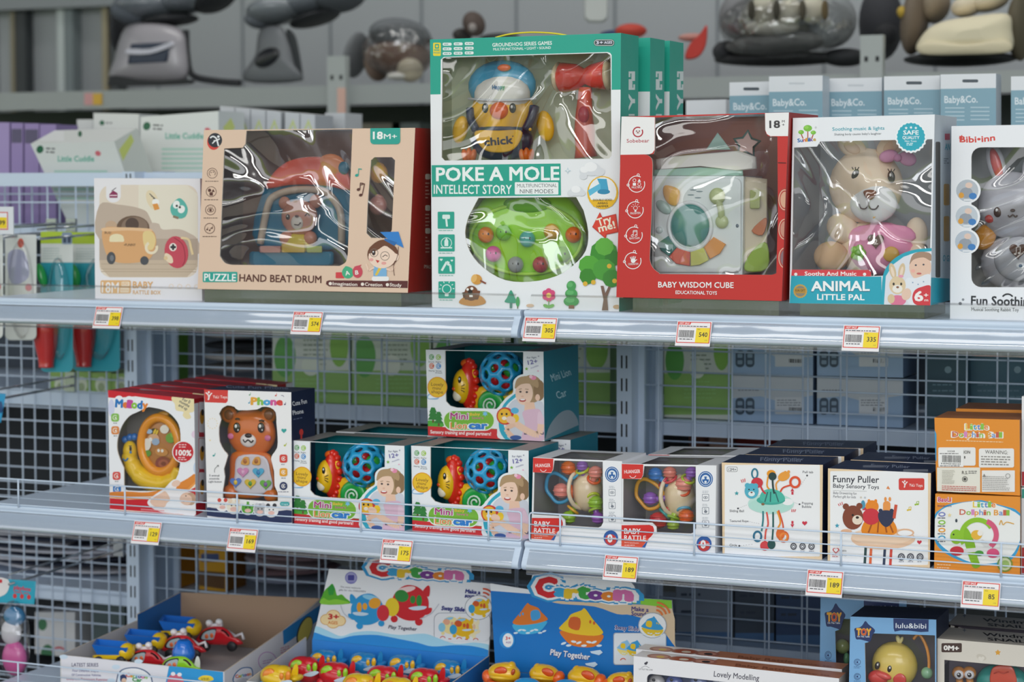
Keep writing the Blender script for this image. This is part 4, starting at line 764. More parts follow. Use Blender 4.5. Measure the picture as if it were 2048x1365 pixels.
# ---------------------------------------------------------------- grey rabbit box, cut by the frame
b = Carton('toy_box', 'white box with grey musical rabbit at the right end of the upper shelf', 'toy box', [(947, 1190), (1660, 1222), (1665, 105), (955, 118)], KH, 0, .05, .05, depth=.14, front='#edeef2', side='#dfe2e8', top='#e4e6ea', inner='#a4a8ac', inback='#c4c8c8', wins=[rr(1066, 236, 1590, 1016, 55)])
f = b.front
f.text('Bibi\u2022inn', 1002, 207, 1197, 197, 34, '#d8463e', .035, curve=-6); f.poly([(996, 185), (1015, 165), (1015, 203)], '#d8463e')
for (x, y), c in zip(((1048, 478), (1045, 622), (1042, 762)), ('#b9c0c8', '#c4ccd4', '#bcc6d2')):
    f.ell(x, y, 70, '#f0f1f4'); f.ell(x-5, y, 62, c); f.ell(x-10, y+12, 36, 30, '#9aa0aa'); f.ell(x-38, y+26, 15, 16, '#e0a03c'); f.ell(x+26, y+30, 22, 18, '#3f7fc0'); f.ell(x+4, y-30, 20, 16, '#e6cabb'); f.line([(x-24, y+52), (x+24, y+52)], 7, '#f0f1f4')
f.text('Fun Soothing Bunny', 1065, 1114, 1600, 1124, 50, '#2b2d33', .03); f.text('Musical Soothing Rabbit Toy', 1066, 1148, 1330, 1151, 19, '#44474f', .006); f.line([(1062, 1126), (1600, 1136)], 2, '#aaa'); f.ell(1020, 1085, 7, '#8d9096'); f.ell(1004, 1107, 9, '#77797f'); f.ring(1268, 1088, 38, 9, '#2b2d33', 215, 325)
b.done(FILM())
Yc = .10
t = thing('toy_rabbit', at(1560+1300/2.785, 210+1010/2.785, Yc), 'glossy grey musical rabbit toy with red inner ears', 'toy')
G_ = PL('#c9c9d2')
m = MB(KH, Yc); m.ell(1292, 560, 10, 182, 180, 90, G_); m.ell(1310, 880, -10, 185, 150, 80, G_); m.build('body', t)
for x, r in ((1205, -16), (1405, 14)): m = MB(KH, Yc); m.ell(x, 330, 0, 48, 120, 30, G_, r); m.ell(x, 330, 24, 27, 88, 14, PL('#d84e48'), r); m.build('ear', t)
for x in (1213, 1392): m = MB(KH, Yc); m.ell(x, 597, 88, 22, 28, 12, PL('#4a3028')); m.ell(x-6, 586, 98, 7, 9, 4, PL('#f4f4f4')); m.build('eye', t)
for x in (1167, 1425): m = MB(KH, Yc); m.ell(x, 635, 72, 26, 22, 14, PL('#cf4a44')); m.build('cheek', t)
m = MB(KH, Yc); m.ell(1296, 588, 102, 13, 9, 8, PL('#4a3028')); m.tube(cat_([(1270, 615, 98), (1280, 625, 100), (1296, 612, 102), (1312, 625, 100), (1322, 615, 98)], 3, False), 4, '#4a3028'); m.build('mouth', t)
m = MB(KH, Yc); m.ell(1335, 860, 62, 135, 120, 40, PL('#c4c6ce')); m.build('belly', t)
m = MB(KH, Yc); m.slab([(1326+3.1*16*math.sin(a)**3, 812-3.1*(13*math.cos(a)-5*math.cos(2*a)-2*math.cos(3*a)-math.cos(4*a))) for a in [2*pi*i/24 for i in range(24)]], 104, 12, PL('#5d382c')); F_ = Face(m, m.P(1326, 812, 117), V((0, -1, 0)), KH, 1); F_.line([(1316, 830), (1316, 794), (1338, 790), (1338, 824)], 4, '#efe6de'); F_.ell(1310, 831, 8, 6, '#efe6de'); F_.ell(1332, 826, 8, 6, '#efe6de'); m.build('heart_button', t)
for x, r in ((1140, 30), (1470, -30)): m = MB(KH, Yc); m.ell(x, 735, 20, 58, 74, 40, PL('#e39b36'), r); m.build('arm', t)
m = MB(KH, Yc); m.ell(1340, 895, 100, 26, 18, 10, PL('#e6ebf0')); m.ell(1340, 897, 108, 10, 9, 5, PL('#4a6a8a')); m.build('lower_button', t)
# ================================================================ middle shelf
YALI = '#d8403a'
def logo_man(f, x, y, h, m='#f6ecea'): f.line(cat_([(x-h*.35, y-h*.35), (x-h*.05, y-h*.05), (x, y+h*.45)], 4, False), h*.14, m); f.line(cat_([(x+h*.35, y-h*.3), (x+h*.1, y), (x-h*.08, y+h*.5)], 4, False), h*.14, m); f.ell(x, y-h*.38, h*.11, h*.13, m)
# ---------------------------------------------------------------- snail music toy boxes
ws = cat_([(330, 322), (440, 345), (510, 400), (545, 470), (550, 600), (545, 720), (520, 810), (440, 885), (300, 897), (190, 893)], 3, False)+[(165, 885), (163, 740)]+cat_([(140, 690), (118, 620), (120, 540), (150, 450), (200, 385), (255, 358), (290, 340)], 3, False)
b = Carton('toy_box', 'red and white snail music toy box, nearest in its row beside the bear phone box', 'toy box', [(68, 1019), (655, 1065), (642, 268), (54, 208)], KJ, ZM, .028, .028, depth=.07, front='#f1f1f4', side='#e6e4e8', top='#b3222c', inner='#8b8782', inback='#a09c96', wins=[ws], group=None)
f = b.front; RD = '#d01c2c'
f.poly([(54, 206), (642, 268), (642, 292), (560, 290), (330, 262), (240, 250), (110, 262), (56, 258)], RD)
f.ell(78, 330, 22, 60, '#d3d6ee'); f.ell(650, 510, 26, 26, '#ead2e4'); f.ell(655, 740, 18, 40, '#c9d8ec')
for x, y, r in ((130, 275, 30), (200, 282, 34), (270, 295, 36), (318, 300, 26)): f.ell(x, y, r, r, '#f4f4f8')
f.text('Melody', 104, 322, 326, 336, 52, ['#2277c0', '#e87a35', '#c9479a', '#8cc63f', '#2277c0', '#e8862f'], .06)
f.poly(cat_([(495, 250), (540, 240), (575, 256), (600, 246), (640, 262), (642, 350), (610, 362), (622, 395), (590, 405), (565, 380), (570, 355), (520, 345), (510, 300), (490, 275)], 3), '#f0dfae'); 
for t_, x0, y0, x1, y1, h in (('For 0', 560, 278, 612, 300, 22), ('months', 540, 290, 606, 326, 20), ('and up', 535, 316, 592, 346, 20)): f.text(t_, x0, y0, x1, y1, h, '#2f3a52', .02)
for i, (x, y, c) in enumerate(((104, 395, '#86bf52'), (105, 482, '#e08a48'), (114, 793, '#d94a44'), (117, 882, '#2f7cc8'))):
    f.rect(x-27, y-28, x+27, y+28, c, 16); f.ring(x, y, 17, 4, '#f2efe6', 30, 320); f.ell(x+4, y+2, 6, '#f2efe6'); icon_cap(f, x+2, y+38, 26, '#666', 5)
f.poly(cat_([(68, 905), (190, 900), (330, 905), (480, 870), (600, 810), (650, 780), (650, 860), (560, 905), (400, 930), (200, 935), (68, 930)], 3), '#e58a34'); f.poly(cat_([(68, 935), (200, 938), (380, 935), (560, 910), (652, 850), (655, 1063), (400, 1045), (68, 1018)], 3), '#f4e6d4')
f.poly([(68, 945), (200, 955), (380, 950), (540, 930), (653, 870), (655, 1064), (68, 1018)], RD); f.poly(cat_([(68, 928), (200, 940), (380, 938), (560, 905), (652, 830), (652, 848), (560, 918), (380, 950), (200, 952), (68, 940)], 3), '#f0a050')
f.poly(cat_([(330, 960), (400, 905), (440, 880), (500, 820), (545, 830), (520, 880), (560, 890), (640, 915), (655, 985), (650, 1062), (560, 1055), (420, 1040), (340, 1000)], 4), '#f3eff0')
f.poly(cat_([(345, 960), (420, 910), (450, 900), (480, 960), (430, 1010), (370, 1000)], 4), '#ecc7b0'); f.ell(520, 845, 30, 22, '#eccab6', -20); f.ell(598, 950, 52, 44, '#e9c0a8'); f.ell(622, 950, 34, 44, '#c9a287'); f.ell(590, 955, 40, 36, '#ecc8b2'); f.ell(588, 930, 5, 4, '#4a4040'); f.line([(560, 965), (575, 970)], 5, '#b8605a'); f.ell(500, 1000, 50, 40, '#eef0f4')
for y in (1020, 1034): f.line([(280, y), (440, y+12)], 6, '#e8a0a4')
f.ell(570, 630, 76, '#f4f0f0'); f.ell(570, 630, 70, '#c9202e'); f.text('100%', 520, 652, 624, 656, 38, '#f6f0ee', .04); f.lines(540, 580, 600, 2, 16, 7, '#f0c8c8'); f.lines(535, 668, 605, 2, 14, 7, '#f0c8c8')
sd = b.side; sd.poly([(642, 268), (712, 250), (712, 285), (642, 300)], '#b01824')
for y in (390, 640, 870): sd.rect(672, y-105, 712, y+110, '#d04a58', 8); sd.rect(675, y-101, 712, y+106, '#ece6ea', 8); sd.ell(696, y, 15, 50, '#d8982f'); sd.ell(700, y-30, 10, 22, '#3a3230'); sd.rect(675, y+110, 712, y+138, '#c83a48', 6)
sd.poly([(655, 1064), (720, 1030), (720, 960), (650, 985)], '#c01c2a')
top = b.topf; top.poly(cat_([(270, 205), (330, 192), (420, 196), (560, 210), (420, 212)], 4), '#b9a9b0')
mel = b.done(FILM2())
for i in range(4): dup(mel, shift(.004*i, .082*(i+1), 0), ('snail music toy box second in its row, just behind the front one', 'snail music toy box third in its row, its red lid half hidden', 'snail music toy box fourth in its row, above the bear phone box', 'snail music toy box last in its row, next to the wire panel')[i], skip=())
m = b.inside(.5); t = thing('toy_snail', m.P(400, 880), 'yellow snail music toy with orange ring inside the front snail music box', 'toy')
Ym = b.A.y+.032; YE = PL('#f4c91c')
m = MB(KJ, Ym); m.tube(cat_([(205, 640, 0), (215, 700, 0), (260, 770, 0), (340, 825, 0), (430, 845, 0), (510, 815, 0), (550, 745, 0)], 5, False), [54]*6+[62]*5+[70]*5+[70]*5+[62]*5+[52]*5, YE, n=14); m.ell(205, 625, 10, 52, 72, 44, YE); m.ell(178, 665, 20, 30, 34, 30, YE); m.build('body', t)
m = MB(KJ, Ym); [m.ell(x, y, 10, 26, 26, 24, PL('#2a72c0')) for x, y in ((172, 545), (205, 530), (236, 527))]; m.build('hair', t)
m = MB(KJ, Ym); m.ell(208, 608, 52, 9, 16, 6, '#23201c'); m.ell(209, 632, 52, 9, 9, 5, '#2f86c8'); m.tube(cat_([(160, 676, 46), (175, 690, 52), (192, 672, 52)], 3, False), 6, '#2f86c8'); m.tube([(197, 588, 50), (215, 588, 52)], 3, '#5a4a20'); m.build('face', t)
m = MB(KJ, Ym); m.torus(410, 580, 20, 146, 32, PL('#f59c1e'), ry=182, n=34, k=10); m.ell(430, 375, 10, 50, 24, 22, PL('#e8a838'), -10); m.build('ring', t)
m = MB(KJ, Ym); m.ell(412, 585, 5, 140, 178, 16, M('#b9783c', .3, 0, .5)); F_ = Face(m, m.P(412, 585, 26), V((0, -1, 0)), KJ, 1)
for x, y, rx, ry, c, r in ((370, 492, 26, 24, '#3c2f20', 25), (373, 490, 8, 20, '#e9c43c', 25), (388, 497, 7, 20, '#e9c43c', 25), (335, 490, 22, 16, '#a9c4e0', 0), (365, 540, 40, 34, '#e0b088', 0), (380, 560, 26, 24, '#9fb6d4', 0), (440, 475, 30, 30, '#eeeae0', 0), (318, 580, 30, 44, '#eeeae2', 10), (345, 545, 12, 14, '#f4f2ee', 0), (482, 535, 34, 34, '#72a83a', 0), (500, 512, 20, 20, '#8cbf4c', 0), (420, 630, 44, 28, '#cf8f4c', 10), (430, 705, 52, 44, '#8c3f2e', 0), (432, 708, 34, 28, '#a85a44', 0), (434, 710, 18, 14, '#7c3324', 0), (325, 640, 24, 22, '#5f9a3a', -20), (400, 620, 9, 11, '#f2f0ea', 0), (425, 622, 9, 11, '#f2f0ea', 0)): F_.ell(x, y, rx, ry, c, r)
m.build('dial', t)

# ---------------------------------------------------------------- bear phone box
wb = cat_([(830, 335), (868, 312), (918, 322), (945, 345), (1070, 340), (1105, 322), (1160, 326), (1200, 360), (1204, 430), (1212, 520), (1210, 600), (1180, 645), (1168, 680), (1188, 760), (1192, 860), (1212, 905), (1214, 965)], 2, False)+[(1150, 968), (838, 945)]+cat_([(838, 890), (852, 800), (845, 745), (872, 655), (850, 625), (816, 560), (812, 460), (826, 410), (812, 370)], 2, False)
b = Carton('toy_box', 'white and navy box with brown bear toy phone in a shaped window', 'toy box', [(732, 1064), (1312, 1113), (1305, 222), (711, 203)], KJ, ZM, .014, .014, depth=.1, front='#f2f0f0', side='#1d2645', top='#232a44', inner='#8f8c98', inback='#a29fac', wins=[wb])
f = b.front; NV = '#27345e'
f.poly([(711, 203), (874, 208), (872, 282), (860, 296), (715, 290)], YALI); logo_man(f, 743, 245, 60); f.text('YaLi Toys', 770, 262, 868, 264, 19, '#f6e6e2', .015)
f.text('Phone', 1030, 306, 1248, 310, 48, ['#e9a73a', '#8cc152', '#4fa8d8', '#d85a9a', '#dd4b44'], .06)
for x, y, c in ((1022, 240, '#7fb08a'), (1018, 295, '#4f9fc0'), (1262, 305, '#5a4a70'), (1200, 245, '#d85a4a')): f.ell(x, y, 6, 5, c, -20); f.line([(x+5, y), (x+6, y-16)], 3, c)
f.ring(1242, 258, 16, 3, '#5a4a70', 250, 340)
for i in range(12): a = i*pi/6; f.line([(768+30*math.cos(a), 435+32*math.sin(a)), (768+36*math.cos(a), 435+38*math.sin(a))], 4, '#efd28c')
f.heart(1256, 484, 18, '#3aa6a0'); f.ell(776, 655, 7, 6, '#3aa6a0', -20); f.line([(782, 655), (788, 638)], 4, '#3aa6a0'); f.ell(1262, 585, 7, 6, '#b9c23c', -20); f.line([(1268, 585), (1274, 568)], 4, '#b9c23c'); f.ell(752, 550, 5, '#f0d9a0')
f.line(cat_([(783, 770), (785, 745), (808, 722)], 4, False), 3, '#555'); f.line([(800, 722), (810, 720), (810, 732)], 3, '#555')
for i, t_ in enumerate(('5 animal', 'sounds', 'Light button')): f.text(t_, 747 if i < 2 else 742, 796+21*i, 815 if i < 2 else 832, 797+21*i, 13, '#4a4a55', .005)
for y, c, k in ((675, '#d8453c', 0), (768, '#eba52e', 1), (862, NV, 2)): f.rect(1227, y-28, 1280, y+28, c, 14 if k < 2 else 26); f.ring(1254, y, 15, 4, '#f6f0ea', 20, 330); f.ell(1254, y, 6, '#f6f0ea'); icon_cap(f, 1254, y+40, 30 if k < 2 else 70, '#778', 5)
f.rect(1230, 970, 1295, 998, '#3aa6a8', 13); f.text('3+ages', 1240, 990, 1285, 991, 11, '#e6f4f4')
f.poly(cat_([(732, 1010), (800, 1015), (1000, 1022), (1180, 1035), (1311, 1030), (1312, 1113), (1020, 1090), (732, 1064)], 3), NV)
for x, y, r, c, c2 in ((838, 990, 42, '#f3efec', '#d24a3c'), (915, 1000, 50, '#f4ead8', '#e9d2b8'), (1012, 1012, 44, '#5faa3c', '#f4f4f0'), (1095, 1022, 42, '#b6b6ba', '#d6d6da'), (1172, 1028, 44, '#f2f0f0', '#3a3a40')):
    f.ell(x, y, r+5, '#f6f6f8'); f.ell(x, y, r, c); f.ell(x-r*.5, y-r*.75, r*.32, c2); f.ell(x+r*.5, y-r*.75, r*.32, c2); f.ell(x-r*.3, y-r*.1, 5, '#2a2a2e'); f.ell(x+r*.3, y-r*.1, 5, '#2a2a2e'); f.ell(x, y+r*.4, r*.5, r*.3, '#efc0b4')
sd = b.side; sd.text('Cute Fun', 1316, 316, 1414, 296, 30, '#eef0f4', .02); sd.text('Phone', 1318, 378, 1390, 364, 30, '#eef0f4', .02); sd.lines(1320, 408, 1398, 1, 1, 7, '#6a7290', -.2); sd.ell(1374, 495, 14, 22, YALI); sd.rect(1368, 515, 1380, 560, YALI, 4)
b.topf.text('Cute Fun Phone', 860, 192, 1285, 202, 18, '#7c86a4', .02); 
b.done(FILM2())
t = thing('toy_bear_phone', at(200+1020/3.413, 720+960/3.413, .045), 'brown bear toy phone with heart buttons inside the white and navy box', 'toy')
Ym = .05; BE = PL('#dd7026'); m = MB(KJ, Ym)
m.ell(1035, 500, 0, 182, 160, 62, BE); m.ell(880, 372, -6, 62, 58, 36, BE); m.ell(1150, 378, -6, 56, 54, 36, BE); m.slab(cat_([(900, 640), (1040, 625), (1165, 650), (1190, 780), (1185, 900), (1040, 950), (880, 920), (885, 780)], 4), -10, 52, BE, 6); m.ell(890, 905, 30, 58, 50, 40, BE); m.ell(1170, 925, 30, 54, 46, 40, BE); m.build('body', t)
for x in (878, 1150): m = MB(KJ, Ym); m.ell(x, 376, 26, 34, 34, 12, PL('#8a4a2a')); m.build('inner_ear', t)
m = MB(KJ, Ym); m.slab(cat_([(945, 660), (1120, 660), (1165, 780), (1170, 890), (1040, 925), (920, 890), (920, 780)], 4), 46, 10, PL('#d9d3dc')); m.build('keypad', t)
for x in (934, 1099): m = MB(KJ, Ym); m.ell(x, 464, 58, 26, 34, 10, PL('#241a14')); m.ell(x-7, 454, 67, 10, 12, 4, PL('#f6f6f4')); m.ell(x+8, 480, 67, 5, 6, 3, PL('#f6f6f4')); m.build('eye', t)
m = MB(KJ, Ym); m.tube([(925, 406, 60), (938, 402, 62), (952, 406, 60)], 6, '#3c1e10'); m.tube([(1088, 418, 60), (1104, 414, 62), (1120, 420, 58)], 6, '#3c1e10'); m.build('brows', t)
m = MB(KJ, Ym); m.ell(1012, 550, 56, 60, 46, 22, PL('#eee6e2')); m.ell(1012, 518, 72, 26, 16, 12, PL('#2c1a14')); m.tube(cat_([(978, 545, 74), (990, 562, 76), (1011, 548, 78), (1032, 564, 76), (1046, 550, 74)], 4, False), 5, '#2c1a14'); m.build('muzzle', t)
m = MB(KJ, Ym); m.ell(892, 522, 46, 24, 20, 8, PL('#d8709a')); m.ell(1145, 535, 42, 24, 20, 8, PL('#d8709a')); m.build('cheeks', t)
for i, (x, y, c, c2) in enumerate(((990, 693, '#e9a94c', '#b46a2c'), (1066, 693, '#e9a94c', '#b46a2c'), (975, 768, '#dd8fc0', '#e8b0d4'), (1080, 770, '#4fb4dc', '#2f86c0'), (925, 838, '#5a80d0', '#e9c43c'), (1025, 846, '#e6c23c', '#4c9a3a'), (1130, 852, '#6fb84a', '#8a5aa8'))):
    m = MB(KJ, Ym)
    if i < 2: m.slab(cat_([(x-28, y+8), (x-8, y-26), (x+24, y-26), (x+26, y+24), (x-20, y+24)], 3), 56, 10, PL(c))
    else: m.slab([(x+2.5*16*math.sin(a)**3, y-2-2.4*(13*math.cos(a)-5*math.cos(2*a)-2*math.cos(3*a)-math.cos(4*a))) for a in [2*pi*q/22 for q in range(22)]], 56, 10, PL(c))
    m.ell(x, y, 66, 14, 16, 6, PL(c2)); m.build('key_button', t)

# ---------------------------------------------------------------- lion car boxes
LREF = [(880, 635), (1570, 655), (1563, 130), (865, 118)]
BLU = '#1d97b4'
def lion_box(q, Z, Y, label, tlabel, top='#8a8482', dp=.155):  # grey lid colour has the shade under the shelf above painted in
    w_ = [(980, 124), (1443, 132), (1443, 268)]+cat_([(1405, 285), (1388, 340), (1385, 372), (1340, 405), (1300, 455)], 3, False)+[(1285, 470), (1050, 463), (1010, 452), (985, 425), (981, 300)]
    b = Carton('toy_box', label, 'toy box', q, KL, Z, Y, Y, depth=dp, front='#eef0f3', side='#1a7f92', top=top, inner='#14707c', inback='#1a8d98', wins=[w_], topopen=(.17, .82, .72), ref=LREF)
    f = b.front
    for x, y, c, t_ in ((899, 162, '#57a05a', 'Security'), (940, 163, '#9cc43c', 'Sight'), (900, 215, '#d8562e', 'Hearing'), (941, 216, '#2f86d0', 'Sense')):
        f.ell(x, y, 15, 17, c); f.ring(x, y, 11, 3, '#f0f4ee', 30, 330, ry=12); f.ell(x, y, 4, '#f0f4ee'); f.text(t_, x-17, y+32, x+17, y+33, 9, '#333a44', .005)
    f.text('of touch', 922, 259, 962, 260, 9, '#333a44', .005)
    f.poly(cat_([(872, 400), (885, 380), (910, 385), (930, 392), (945, 402), (930, 414), (885, 412)], 4), '#8fb8dc'); f.poly(cat_([(878, 400), (890, 386), (910, 390), (938, 402), (890, 408)], 4), '#eef4fa')
    f.ell(934, 341, 59, 62, '#e8a020'); f.ell(934, 341, 53, 56, '#f0c22c')
    for t_, x0, x1, y in (('Lovely', 897, 970, 336), ('mini', 905, 955, 358), ('shape', 898, 968, 380)): f.text(t_, x0, y-4, x1, y, 20, '#7a4a20', .005)
    f.poly(cat_([(873, 545), (920, 540), (960, 545), (985, 560), (985, 585), (1320, 590), (1330, 655), (880, 635)], 3), '#4faa3c')
    for x, y, s_ in ((908, 500, 1.0), (942, 520, .85)): f.rect(x-4, y+25, x+6, y+52, '#6a4a2c'); [f.poly([(x-22*s_-a*4, y-10+22*a), (x, y-62*s_+22*a), (x+24*s_+a*4, y-8+22*a)], '#2f8038') for a in (2, 1, 0)]; f.poly([(x-10, y-40*s_), (x, y-62*s_), (x+11, y-38*s_)], '#e8eef0')
    f.poly([(876, 572), (985, 578), (1000, 585), (1290, 590), (1320, 655), (880, 635)], '#d22f34'); f.text('Sensory training and good partners!', 893, 615, 1252, 628, 20, '#f8f0ee', .025)
    f.rect(968, 478, 1276, 600, '#eef4ea', 60); f.rect(974, 483, 1270, 594, '#7ab83a', 55)
    f.text('Mini', 1010, 530, 1118, 532, 40, '#f2e8f0', .06); f.text('Mini', 1012, 530, 1116, 532, 38, '#b03a80', .03); f.text('Baby', 1128, 510, 1188, 508, 17, '#f0c24a', .02); f.text('love\u2019s', 1142, 530, 1208, 530, 15, '#d95aa0', .015); f.star(1218, 498, 18, '#7fc4ea', 6, .5)
    f.text('Lion', 1010, 588, 1112, 588, 40, '#f4efe2', .06); f.text('Lion', 1013, 587, 1110, 587, 38, '#e58a3c', .025); f.text('car', 1120, 588, 1232, 590, 44, '#f2f6f8', .1); f.text('car', 1124, 587, 1228, 589, 42, '#2a7fd0', .06)
    f.text('For Ages', 1467, 172, 1523, 168, 12, '#6a6f88', .004); f.text('12+', 1474, 208, 1530, 198, 26, '#6a64a8', .02); f.text('months', 1490, 232, 1535, 216, 10, '#8a86b0'); f.star(1464, 232, 11, '#7cb83c'); f.star(1532, 246, 8, '#eaa8c4'); f.star(1535, 157, 6, '#99a')
    # printed photo of a child holding the toy
    f.poly(cat_([(1318, 652), (1290, 590), (1285, 520), (1310, 440), (1380, 385), (1388, 300), (1450, 262), (1562, 280), (1570, 655)], 4), '#e9eef0'); f.poly(cat_([(1340, 653), (1305, 600), (1300, 520), (1330, 440), (1395, 380), (1405, 395), (1345, 450), (1325, 530), (1340, 600), (1372, 654)], 3), '#2fa9c4')
    f.poly(cat_([(1372, 653), (1345, 590), (1335, 520), (1365, 440), (1420, 410), (1560, 430), (1568, 655)], 3), '#cfd2dc')
    f.ell(1490, 352, 74, 84, '#a98a66'); f.ell(1540, 360, 34, 62, '#8f7150'); f.ell(1450, 375, 52, 72, '#f0cdb6'); f.poly(cat_([(1395, 350), (1410, 290), (1470, 275), (1530, 300), (1530, 345), (1480, 320), (1430, 325)], 4), '#b3946e'); f.ell(1530, 402, 14, 20, '#eec6ae')
    f.ell(1428, 368, 7, 6, '#4a3c3c'); f.ell(1466, 370, 7, 6, '#4a3c3c'); f.line([(1418, 354), (1436, 350)], 4, '#a07e5e'); f.line([(1456, 352), (1476, 354)], 4, '#a07e5e'); f.ell(1441, 418, 20, 10, '#b84a4a'); f.ell(1441, 414, 15, 5, '#f8f0ee'); f.ell(1440, 395, 8, 5, '#e4b69c'); f.ell(1505, 285, 17, 13, '#ea8fb0'); f.ell(1490, 278, 10, '#f4c8d4')
    f.poly([(1455, 430), (1510, 430), (1520, 490), (1450, 490)], '#ebc3aa')
    f.poly(cat_([(1440, 490), (1500, 470), (1548, 480), (1566, 560), (1567, 655), (1440, 655), (1455, 560)], 4), '#dcb9cc'); f.poly(cat_([(1536, 485), (1566, 520), (1567, 570), (1530, 560)], 4), '#e4c6d6'); f.rect(1450, 606, 1567, 622, '#55506a'); 
    f.line(cat_([(1550, 560), (1535, 620), (1470, 600), (1385, 545)], 5, False), 38, '#efc9b0'); f.line(cat_([(1395, 560), (1345, 590), (1385, 640)], 4, False), 30, '#ecc2a8')
    f.ell(1338, 512, 52, 52, '#cf3a34'); f.ell(1334, 512, 40, 44, '#efb830'); f.ell(1395, 480, 24, 18, '#57b4dc'); f.ell(1400, 525, 20, 24, '#f0c830'); [f.ell(x, 500, 6, 7, '#2a2420') for x in (1318, 1346)]; f.ell(1332, 525, 14, 11, '#f4ead8'); f.ell(1372, 535, 28, 22, '#efcab2', 20); f.ell(1400, 640, 34, 14, '#3a5a9a')
    sd = b.side; g = lambda x, y: (x, y)
    sd.text('Mini Lion', 1616, 308, 1730, 268, 44, '#bfe0e8', .01); sd.text('Car', 1648, 412, 1706, 390, 44, '#bfe0e8', .01); sd.poly(cat_([(1572, 655), (1600, 570), (1660, 495), (1720, 478), (1760, 520), (1772, 565)], 4, False), '#9fb0ba')
    tp = b.topf
    b.done(None); fm = MB(KL); fm.map = b.map; return b
def lion_toy(b, label):
    Yt = (b.quad[0].y+b.quad[1].y)/2+.07
    def mk():
        m = MB(KL, Yt); m.map = b.map; return m
    m = mk(); t = thing('toy_lion_car', m.P(1200, 470), label, 'toy', 'lion toy cars in their boxes')
    YL = PL('#f2bf1d')
    m = mk(); m.slab(cat_([(1165, 345), (1300, 335), (1440, 345), (1450, 420), (1400, 470), (1180, 480), (1150, 440)], 4), -30, 70, YL, 8); m.build('body', t)
    m = mk(); R_ = PL('#e0301f'); m.ell(1120, 325, 20, 52, 142, 66, R_); [m.ell(1122+46*math.sin(a), 325-138*math.cos(a), 28, 18, 20, 26, R_) for a in [pi*i/9 for i in range(10)]]; m.ell(1105, 200, 24, 34, 26, 26, PL('#ee6a22')); m.build('mane', t)
    m = mk(); m.ell(1085, 335, 46, 58, 100, 66, YL); m.ell(1150, 262, 30, 20, 34, 22, YL); fc_ = m.build('face', t)
    m = mk(); m.ell(1066, 300, 103, 10, 22, 8, PL('#1c1a18')); m.ell(1064, 292, 110, 4, 7, 3, PL('#f6f6f4')); m.ell(1052, 390, 92, 28, 34, 16, PL('#f1e6d0')); m.ell(1034, 350, 96, 14, 12, 12, PL('#ea5a1e')); [m.tube([(1072, y, 106), (1095, y+e_, 104)], 2.2, '#3a2a10') for y, e_ in ((338, -12), (346, 4), (356, 14))]; m.build('features', fc_)
    for x in (1260, 1440): m = mk(); c = m.P(x, 445, 44); m.latw(c, [(0, -.02), (.026, -.02), (.031, -.014), (.031, .006), (.026, .012), (.018, .008), (0, .008)], PL('#1fa447'), V((0, -1, 0)), 26); wh_ = m.build('wheel', t); m = mk(); m.tubew([c+V((0, -.010, 0))+V((math.cos(a)*(.004+.0012*a), -.001, math.sin(a)*(.004+.0012*a))) for a in [i*.5 for i in range(24)]], .0022, PL('#cfe9d4'), n=5); m.build('spiral', wh_)
    # lattice ball: rounded bars along the edges of a truncated dome, coloured balls inside
    m = mk(); c = m.P(1320, 258, 20); r = 132*m.u; bl = PL('#2b9fd2')
    g = (1+5**.5)/2; vs_ = [V(v).normalized() for v in ((-1, g, 0), (1, g, 0), (-1, -g, 0), (1, -g, 0), (0, -1, g), (0, 1, g), (0, -1, -g), (0, 1, -g), (g, 0, -1), (g, 0, 1), (-g, 0, -1), (-g, 0, 1))]
    Rm = Euler((.35, .5, .2)).to_matrix()
    vs_ += [(vs_[i]+vs_[j]).normalized() for i in range(12) for j in range(i+1, 12) if (vs_[i]-vs_[j]).length < 1.1]
    hole = .215    # every lattice point becomes a hole; the skin between runs from hole rims to the mid points
    bmv = []; bf = []; rim = {}
    for i in range(42):
        nrm = vs_[i]; nb = sorted([j for j in range(42) if j != i and (vs_[i]-vs_[j]).length < .68], key=lambda j: math.atan2((vs_[j]-nrm*vs_[j].dot(nrm)).dot(nrm.orthogonal().cross(nrm)), (vs_[j]-nrm*vs_[j].dot(nrm)).dot(nrm.orthogonal())))
        for a in range(len(nb)):
            j, k = nb[a], nb[(a+1) % len(nb)]; cen = (nrm+vs_[j]+vs_[k]).normalized(); mj = (nrm+vs_[j]).normalized(); mk_ = (nrm+vs_[k]).normalized()
            pr = [mj, cen, mk_]; rm = []
            for p in pr: d_ = (p-nrm*p.dot(nrm)).normalized(); rm.append((nrm*math.cos(hole)+d_*math.sin(hole)).normalized())
            b0 = len(bmv); bmv += [c+(Rm @ p)*r for p in pr+rm]+[c+(Rm @ p)*r*.9 for p in rm]
            bf += [(b0, b0+1, b0+4, b0+3), (b0+1, b0+2, b0+5, b0+4), (b0+3, b0+4, b0+7, b0+6), (b0+4, b0+5, b0+8, b0+7)]
    m.add(bmv, bf, bl, True); lb_ = m.build('lattice_ball', t)
    for dx, dy, dz, cc in ((-40, 30, 30, '#d2262e'), (50, -20, 30, '#2f9e3a'), (-10, -50, 0, '#d2262e'), (30, 50, 20, '#d2262e'), (-60, -30, -10, '#2f9e3a')):
        m = mk(); m.ell(1320+dx, 258+dy, 20+dz, 46, 46, 46, PL(cc), nu=12, nv=8); m.build('inner_ball', lb_)
l1 = lion_box([(75, 1150), (740, 1196), (738, 690), (68, 657)], ZM, .023, 'lower left lion car box, right of the bear phone box', 'x'); lion_toy(l1, 'yellow lion car with blue lattice ball inside the lower left lion box')
